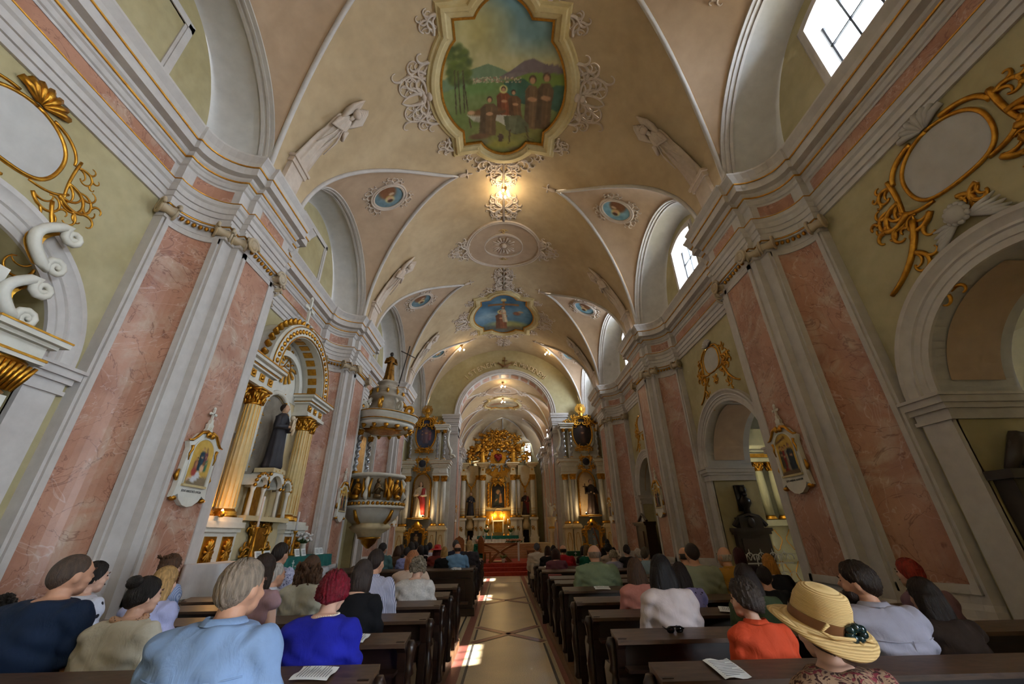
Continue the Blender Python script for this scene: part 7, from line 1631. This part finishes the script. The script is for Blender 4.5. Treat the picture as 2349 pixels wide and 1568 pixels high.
def person(px,py,Y,f,hair,hc,cloth,label,sl='short',turn=0,bow=0,wide=1.0,skin=None,collar=False,kind='cloth',c2=None,sc=8,extra=None,low=(40,40,50),face=0,skirt=False,floor_z=PLAT):
    P=at(px,py,Y); ztop=P.z-floor_z; s=max(.84,min(1.13,ztop/1.365)); dz=ztop-1.365*s
    if hair in('pixie','curlyshort','thick','updo','wavy'): dz-=.012
    # person's hip sits a little behind the head
    e=empty('person',(P.x,Y-.06,floor_z+(dz if abs(dz)<.25 else 0)),math.radians(face),label=label,cat='person')
    e.scale=(s*wide,s*(1+.5*(wide-1)),s)
    b=obj('body',get_body(f,turn,bow),None,e); setm(b,SK[skin or ('f' if f else 'm')])
    g=obj('top',cache(_S,(f,sl),lambda:shirt_mesh(f,sl)),None,e); cm=clothm(cloth,kind,c2,sc,extra); setm(g,cm)
    l=obj('skirt' if skirt else 'trousers',cache(_T,skirt,lambda:trousers_mesh(skirt)),None,e); setm(l,clothm(low))
    if collar:
        c=obj('collar',COLLAR,None,e); setm(c,cm)
        if not f: c=obj('yoke_seam',SEAM,None,e); setm(c,cm)
    R=headrot(turn,bow)
    h=obj('hair',cache(_H,hair,lambda:hair_mesh(hair)),None,e); setm(h,hairm(hc)); h.matrix_local=R
    fc=obj('facial_features',FACE,None,e); fc.matrix_local=R
    PEOPLE[label]=(e,R); return e,R
BLK=(34,28,26); DBR=(52,36,28); MBR=(92,62,42); LBR=(128,92,60); BLD=(196,154,98); GRY=(128,118,108); WHT=(196,186,176); RED=(128,18,40)
A,B,C,D,E_,F,G=[y+.33 for y in(2.0,2.88,3.74,4.63,5.48,6.26,7.28)]
person(560,1283,A,0,'short',(150,134,118),(140,168,208),'broad grey-haired man in a light blue collared shirt, nearest the camera','long',turn=-14,wide=1.12,collar=True)
person(18,1362,C,0,'curlyshort',BLK,(60,60,66),'dark curly head at the lower left picture corner',wide=.95)
person(172,1271,B,0,'crop',(84,68,58),(24,38,62),'man in a navy T-shirt with cropped dark hair at the picture edge',turn=-20,wide=1.16)
person(222,1288,C,1,'lowbun',BLK,(206,208,220),'young woman in a white dotted top beyond the navy T-shirt man',turn=-28,kind='dots',c2=(30,30,40),sc=14)
p4,R4=person(338,1322,B,1,'bun',BLK,(206,198,178),'woman in a cream jacket with a black hair bun and leopard scarf','short',turn=-22,wide=1.06)
p4c=MB(); p4c.tube([(.085*math.cos(t),.03+.08*math.sin(t),1.105+.012*math.sin(2*t)) for t in [2*PI*k/24 for k in range(24)]],.022,8,True); obj('scarf',p4c,mat('scarf_leopard',(190,150,120),.8,kind='dots',col2=(40,26,22),scale=60),p4,True)
person(384,1300,C,1,'long',BLD,(176,178,214),'blonde woman in a lavender blouse in front of the cream jacket',turn=-15)
person(396,1270,D,1,'updo',MBR,(128,146,190),'woman with a messy brown updo and blue striped top',turn=-10,kind='stripe',c2=(190,200,222),sc=30)
person(608,1272,C,1,'long',DBR,(176,140,146),'woman with long dark hair and bare shoulders behind the blue shirt man','none',turn=-12)
person(634,1292,D,0,'short',WHT,(210,212,222),'white-haired man in a white shirt in front of the bare-shouldered woman',turn=-35,collar=True)
person(645,1245,E_,0,'short',(44,32,26),(186,186,204),'dark-haired young man in a patterned white T-shirt before the green altar cloth',turn=-12,kind='print',c2=(160,160,184),sc=16,extra=(90,90,120))
person(718,1272,D,1,'wavy',MBR,(196,192,172),'woman with long curly brown hair and a white blouse','long',wide=1.05)
p12,_=person(766,1310,B,1,'pixie',RED,(34,40,168),'woman with short magenta hair in a royal blue blouse','long',bow=14,wide=1.15,c2=(26,30,140))
pn=MB()
for k in range(36): t=2*PI*k/36; pn.ell((.078*math.cos(t),.035+.075*math.sin(t),1.112+.006*math.cos(t)),(.006,.006,.006),6,4)
obj('pearl_necklace',pn,mat('pearl',(226,210,190),.3),p12,True)
person(832,1284,C,1,'bob',(62,50,46),(18,18,22),'woman with a dark bob and a black blouse beside the striped shirt',turn=-8,bow=8)
person(862,1259,D,0,'short',(50,38,34),(196,196,212),'dark-haired man in a pale striped shirt','long',turn=-14,bow=6,collar=True,kind='stripe',c2=(110,112,140),sc=24)
person(958,1275,E_,1,'curlyshort',(140,126,106),(204,198,192),'grey curly-haired woman in a white blouse near the aisle',turn=-16,wide=1.12,bow=6,kind='print',c2=(190,184,178),sc=20,extra=(180,176,170))
person(948,1263,F,1,'bob',(176,112,70),(206,180,160),'strawberry-blonde woman in beige hidden behind the grey curls',wide=1.15)
y1,y2,y3,y4=11.25,12.1,12.95,13.8
person(878,1245,y1,0,'thick',BLK,(70,100,98),'black-haired man in a teal shirt below the pulpit','long',turn=-18,wide=1.1)
person(913,1252,y2,1,'long',(84,58,40),(86,66,50),'woman with long brown hair in the rearmost front pew','long'); person(921,1249,y3,1,'long',DBR,(40,36,40),'dark long-haired woman just beyond the long brown hair')
person(934,1254,y1,1,'short',BLK,(110,118,176),'short black-haired woman in a lavender-blue print blouse',kind='print',c2=(150,156,206),sc=22,extra=(90,80,120)); person(944,1243,y2,1,'long',BLK,(40,40,46),'long black hair seen below the side altar painting')
person(954,1242,y3,0,'short',BLK,(30,52,110),'small dark-haired person in blue below the side altar painting'); person(966,1250,y2,1,'bob',(40,28,26),(26,22,24),'dark bobbed woman in a black sleeveless top in the front block','none')
person(976,1250,y2+.3,1,'bob',BLK,(196,186,186),'second dark bobbed head in the front block, pale blouse'); person(986,1244,y3,0,'short',BLK,(206,206,220),'dark-haired person in white beyond the red hat')
ph,Rh=person(1004,1250,y2-.1,1,'long',(96,30,30),(120,50,46),'woman under a wide red hat with a red flower','long',wide=1.1)
hm=MB(); hm.lathe([(.0,.155),(.06,.15),(.085,.12),(.09,.06),(.15,.045),(.2,.02),(.2,.012),(.09,.04),(.0,.05)],(HC[0],HC[1]-.01,HC[2]+.0),28); ho=obj('red_hat',hm,mat('felt_red',(176,50,50),.8),ph,True); ho.matrix_local=Rh
hf=MB(); 
for k in range(9): hf.ell((.03*math.cos(k*.7),HC[1]-.12,HC[2]+.075+.025*math.sin(k*.7)),(.025,.02,.022),7,5)
obj('hat_flower',hf,mat('flower_red',(206,20,26),.6),ho,True)
person(1020,1254,y1,1,'bob',(180,140,80),(22,20,22),'short blonde woman in black beside the red hat','short')
person(1046,1238,y2,0,'short',(86,82,82),(40,46,66),'grey-haired man in a dark navy jacket in the front block','long',collar=True); person(1050,1246,y1,0,'bald',(58,44,38),(112,150,186),'balding man in a sky blue shirt at the panelled ledge','long',turn=-6,wide=1.1,collar=True)
person(1078,1239,y2,1,'bob',(196,160,104),(52,46,50),'blonde woman in a sheer charcoal blouse near the aisle','long',wide=1.08)
pr,_=person(1092,1236,22.3,0,'bald',(150,130,120),(20,92,66),'priest in green vestments seated left of the altar table','long',floor_z=.45,wide=1.15,face=-100,skirt=True,low=(20,92,66))
st_=MB(); st_.box(-.05,.05,.1,.135,.5,1.0); obj('embroidered_stole',st_,M_linen,pr)
# right block
person(1231,1245,12.8,0,'short',(96,98,108),(206,190,172),'grey-haired man in a pale shirt by the aisle near the altar steps','long',collar=True,wide=1.1)
person(1256,1252,11.8,1,'bob',(70,46,34),(20,18,20),'brown-haired woman in black next to the aisle','long',wide=1.05); person(1269,1250,12.8,1,'short',BLK,(40,34,34),'small black-haired head beyond the plaid blouse')
person(1274,1258,10.2,1,'bob',(58,34,28),(84,64,76),'woman with dark auburn bob in a plaid blouse','long',wide=1.15,kind='stripe',c2=(120,50,60),sc=12)
person(1291,1249,11.1,0,'bald',(40,30,28),(158,24,34),'balding man in a bright red shirt','long',wide=1.12,collar=True)
person(1337,1252,12.0,1,'bob',BLK,(40,36,36),'dark-haired person partly behind the green blouse'); person(1345,1250,11.0,1,'bob',(120,90,56),(16,84,66),'woman with dark blond hair in an emerald blouse','long')
person(1362,1249,6.86,0,'bald',(150,128,112),(128,142,112),'big bald man in a pale green polo shirt','short',wide=1.25,collar=True,turn=4)
person(1394,1246,11.0,1,'curlyshort',BLK,(170,150,136),'dark curly-haired woman in beige with a strap'); person(1406,1260,10.2,1,'curlyshort',(186,170,146),(150,150,172),'white-haired woman bending forward in a lavender blouse','long',bow=10,wide=1.15)
person(1436,1249,10.2,1,'lowbun',(44,28,24),(30,28,30),'dark-haired woman in black with a high topknot near the far dark pier')
person(1476,1254,8.62,0,'thick',(88,76,64),(150,176,196),'grey-haired man in a pale blue shirt turned aside','short',turn=-40,collar=True); person(1462,1257,9.4,0,'short',WHT,(120,110,100),'white head glimpsed behind the grey-haired turned man')
person(1455,1280,4.9,1,'long',(82,56,40),(194,128,116),'brown-haired woman with a hair clip in a salmon pink top','long',turn=6)
pw,_=person(1512,1273,4.0,1,'long',(24,18,20),(216,200,198),'woman with very long black hair in a white T-shirt with a black strap','short',turn=-4,wide=1.04)
sb=MB(); sb.tube([(-.14,.02,1.02),(-.06,-.13,.9),(.06,-.155,.72),(.15,-.13,.56)],.011,6,flat=2.0); obj('bag_strap',sb,mat('strap_black',(20,20,22),.5),pw,True)
person(1556,1290,4.9,1,'long',(40,28,26),(120,112,150),'woman in a purple patterned dress beside the long black hair','cap',kind='dots',c2=(50,40,60),sc=22)
person(1584,1245,5.83,0,'crop',(44,32,26),(146,150,128),'crop-haired man in a sage green T-shirt',turn=-4,wide=1.12); person(1566,1254,6.9,0,'bald',(70,60,54),(60,50,44),'head of a man just beyond the sage green T-shirt')
person(1660,1253,5.9,0,'bald',(196,184,170),(168,124,52),'white-haired old man in a mustard shirt','long',turn=22,collar=True); person(1692,1256,6.9,1,'bob',(62,16,22),(40,30,34),'dark red-haired woman beyond the mustard shirt')
person(1758,1270,5.83,1,'half',(206,138,58),(22,22,30),'woman with long golden hair tied back in black','long',turn=-14)
person(1704,1294,4.0,1,'long',(44,32,30),(66,78,54),'dark-haired woman in an olive green top with bare forearm','short',wide=1.06); person(1746,1298,4.9,0,'short',(26,20,18),(24,24,26),'black-haired man in black between golden hair and olive top',turn=-20)
person(1704,1328,B-.1,1,'pixie',(72,60,54),(222,84,52),'dark grey-haired woman in an orange blouse turning her head','long',turn=42,collar=True)
ps,Rs=person(1862,1385,2.15,1,'short',DBR,(64,40,38),'woman in a straw sun hat and dark patterned blouse','short',wide=1.1,kind='print',c2=(150,122,100),sc=14,extra=(120,50,60))
M_straw=mat('straw_weave',(222,190,132),.8,kind='weave',col2=(196,160,100),scale=60,bump=.4)
hx,hy,hz=HC
sh_=MB(); rr=[(0,.165),(.05,.163),(.078,.15),(.093,.11),(.099,.05),(.103,.03),(.13,.014),(.155,.004),(.172,-.012),(.17,-.018),(.145,-.004),(.1,.02),(.0,.03)]
rings=[[(hx+r_*1.0*math.cos(t),hy-.01+r_*1.1*math.sin(t),hz+.0+z_+(.035*(math.cos(t)**2)*max(0,(r_-.11)/.06) if r_>.11 else 0)) for t in [2*PI*k/40 for k in range(40)]] for r_,z_ in rr]
sh_.loft(rings,True,True); HM=Matrix.Translation((0,.0,.03))@Rs@Matrix.Translation(Vector(HC))@Matrix.Rotation(.34,4,'X')@Matrix.Rotation(.16,4,'Y')@Matrix.Scale(1.22,4)@Matrix.Translation(-Vector(HC))
so=obj('straw_hat',sh_,M_straw,ps,True); so.matrix_local=HM
rb=MB(); rb.loft([[(hx+r_*math.cos(t),hy-.01+1.1*r_*math.sin(t),hz+z_) for t in [2*PI*k/40 for k in range(40)]] for r_,z_ in((.1045,.028),(.1035,.066))],True,False); obj('hat_ribbon',rb,mat('ribbon_brown',(112,72,40),.5),so,True)
fw=MB()
for k in range(7): a=k*.9; fw.ell((hx+.045+.025*math.cos(a),hy-.125,hz+.05+.022*math.sin(a)),(.02,.015,.018),8,6)
fl_=obj('hat_flower',fw,mat('satin_dark_teal',(10,34,36),.2),so,True)
tw=MB(); tw.tube([(hx-.06,hy-.125,hz+.07),(hx-.09,hy-.135,hz+.045),(hx-.05,hy-.14,hz+.03),(hx+.03,hy-.14,hz+.035)],.007,6).tube([(hx+.06,hy-.13,hz+.04),(hx+.13,hy-.115,hz+.02)],.007,6).tube([(hx+.05,hy-.13,hz+.03),(hx+.1,hy-.14,hz-.02)],.007,6); obj('hat_straw_twist',tw,M_straw,so,True)
person(1960,1286,B-.1,0,'thick',(44,30,22),(176,174,190),'bearded brown-haired man in a lilac grey shirt','long',turn=38,wide=1.12,collar=True)
person(2078,1281,4.0,1,'half',(150,40,22),(120,90,100),'woman with bright red hair at the dark pier','short',turn=25); person(2108,1326,B-.1,1,'long',(34,22,18),(48,36,30),'woman with long dark hair in a dark dress at the picture edge','none',turn=10)
be=PEOPLE['bearded brown-haired man in a lilac grey shirt']; bd=MB(); bd.ell((0,HC[1]+.05,HC[2]-.075),(.066,.056,.055),16,10); o=obj('beard',bd,hairm((44,30,22)),be[0],True); o.matrix_local=be[1]
# musician with a string instrument near the brown friar altar
person(1392,1236,16.9,0,'short',BLK,(16,16,18),'musician in black behind the pews by the brown friar altar','long',floor_z=0.0,wide=1.0)
mc=empty('musician_chair',(4.02,16.84,0),label='plain dark chair under the musician in black',cat='chair'); obj('seat',MB().box(-.2,.2,-.2,.2,.40,.44),M_wood,mc); obj('backrest',MB().box(-.2,.2,-.22,-.19,.44,.9),M_wood,mc)
for a in(-.18,.18):
    for b in(-.18,.18): obj('leg',MB().box(a-.02,a+.02,b-.02,b+.02,0,.40),M_wood,mc)
cg=empty('double_bass',(3.72,17.6,.0),label='dark string instrument with wooden neck rising by the brown friar altar',cat='instrument'); b=MB(); b.lathe([(.012,0),(.012,.25),(.22,.3),(.3,.5),(.2,.75),(.25,.95),(.15,1.15),(.03,1.2)],n=20,sy=.4); obj('instrument_body',b,M_oak,cg,True); obj('instrument_neck',MB().tube([(0,-.05,1.15),(-.12,-.08,1.6),(-.22,-.08,1.95)],[.035,.028,.022],8),M_oak,cg,True); obj('scroll_head',MB().ell((-.24,-.08,2.0),(.05,.04,.06),8,6),mat('lens_black',(12,12,14),.15),cg,True)
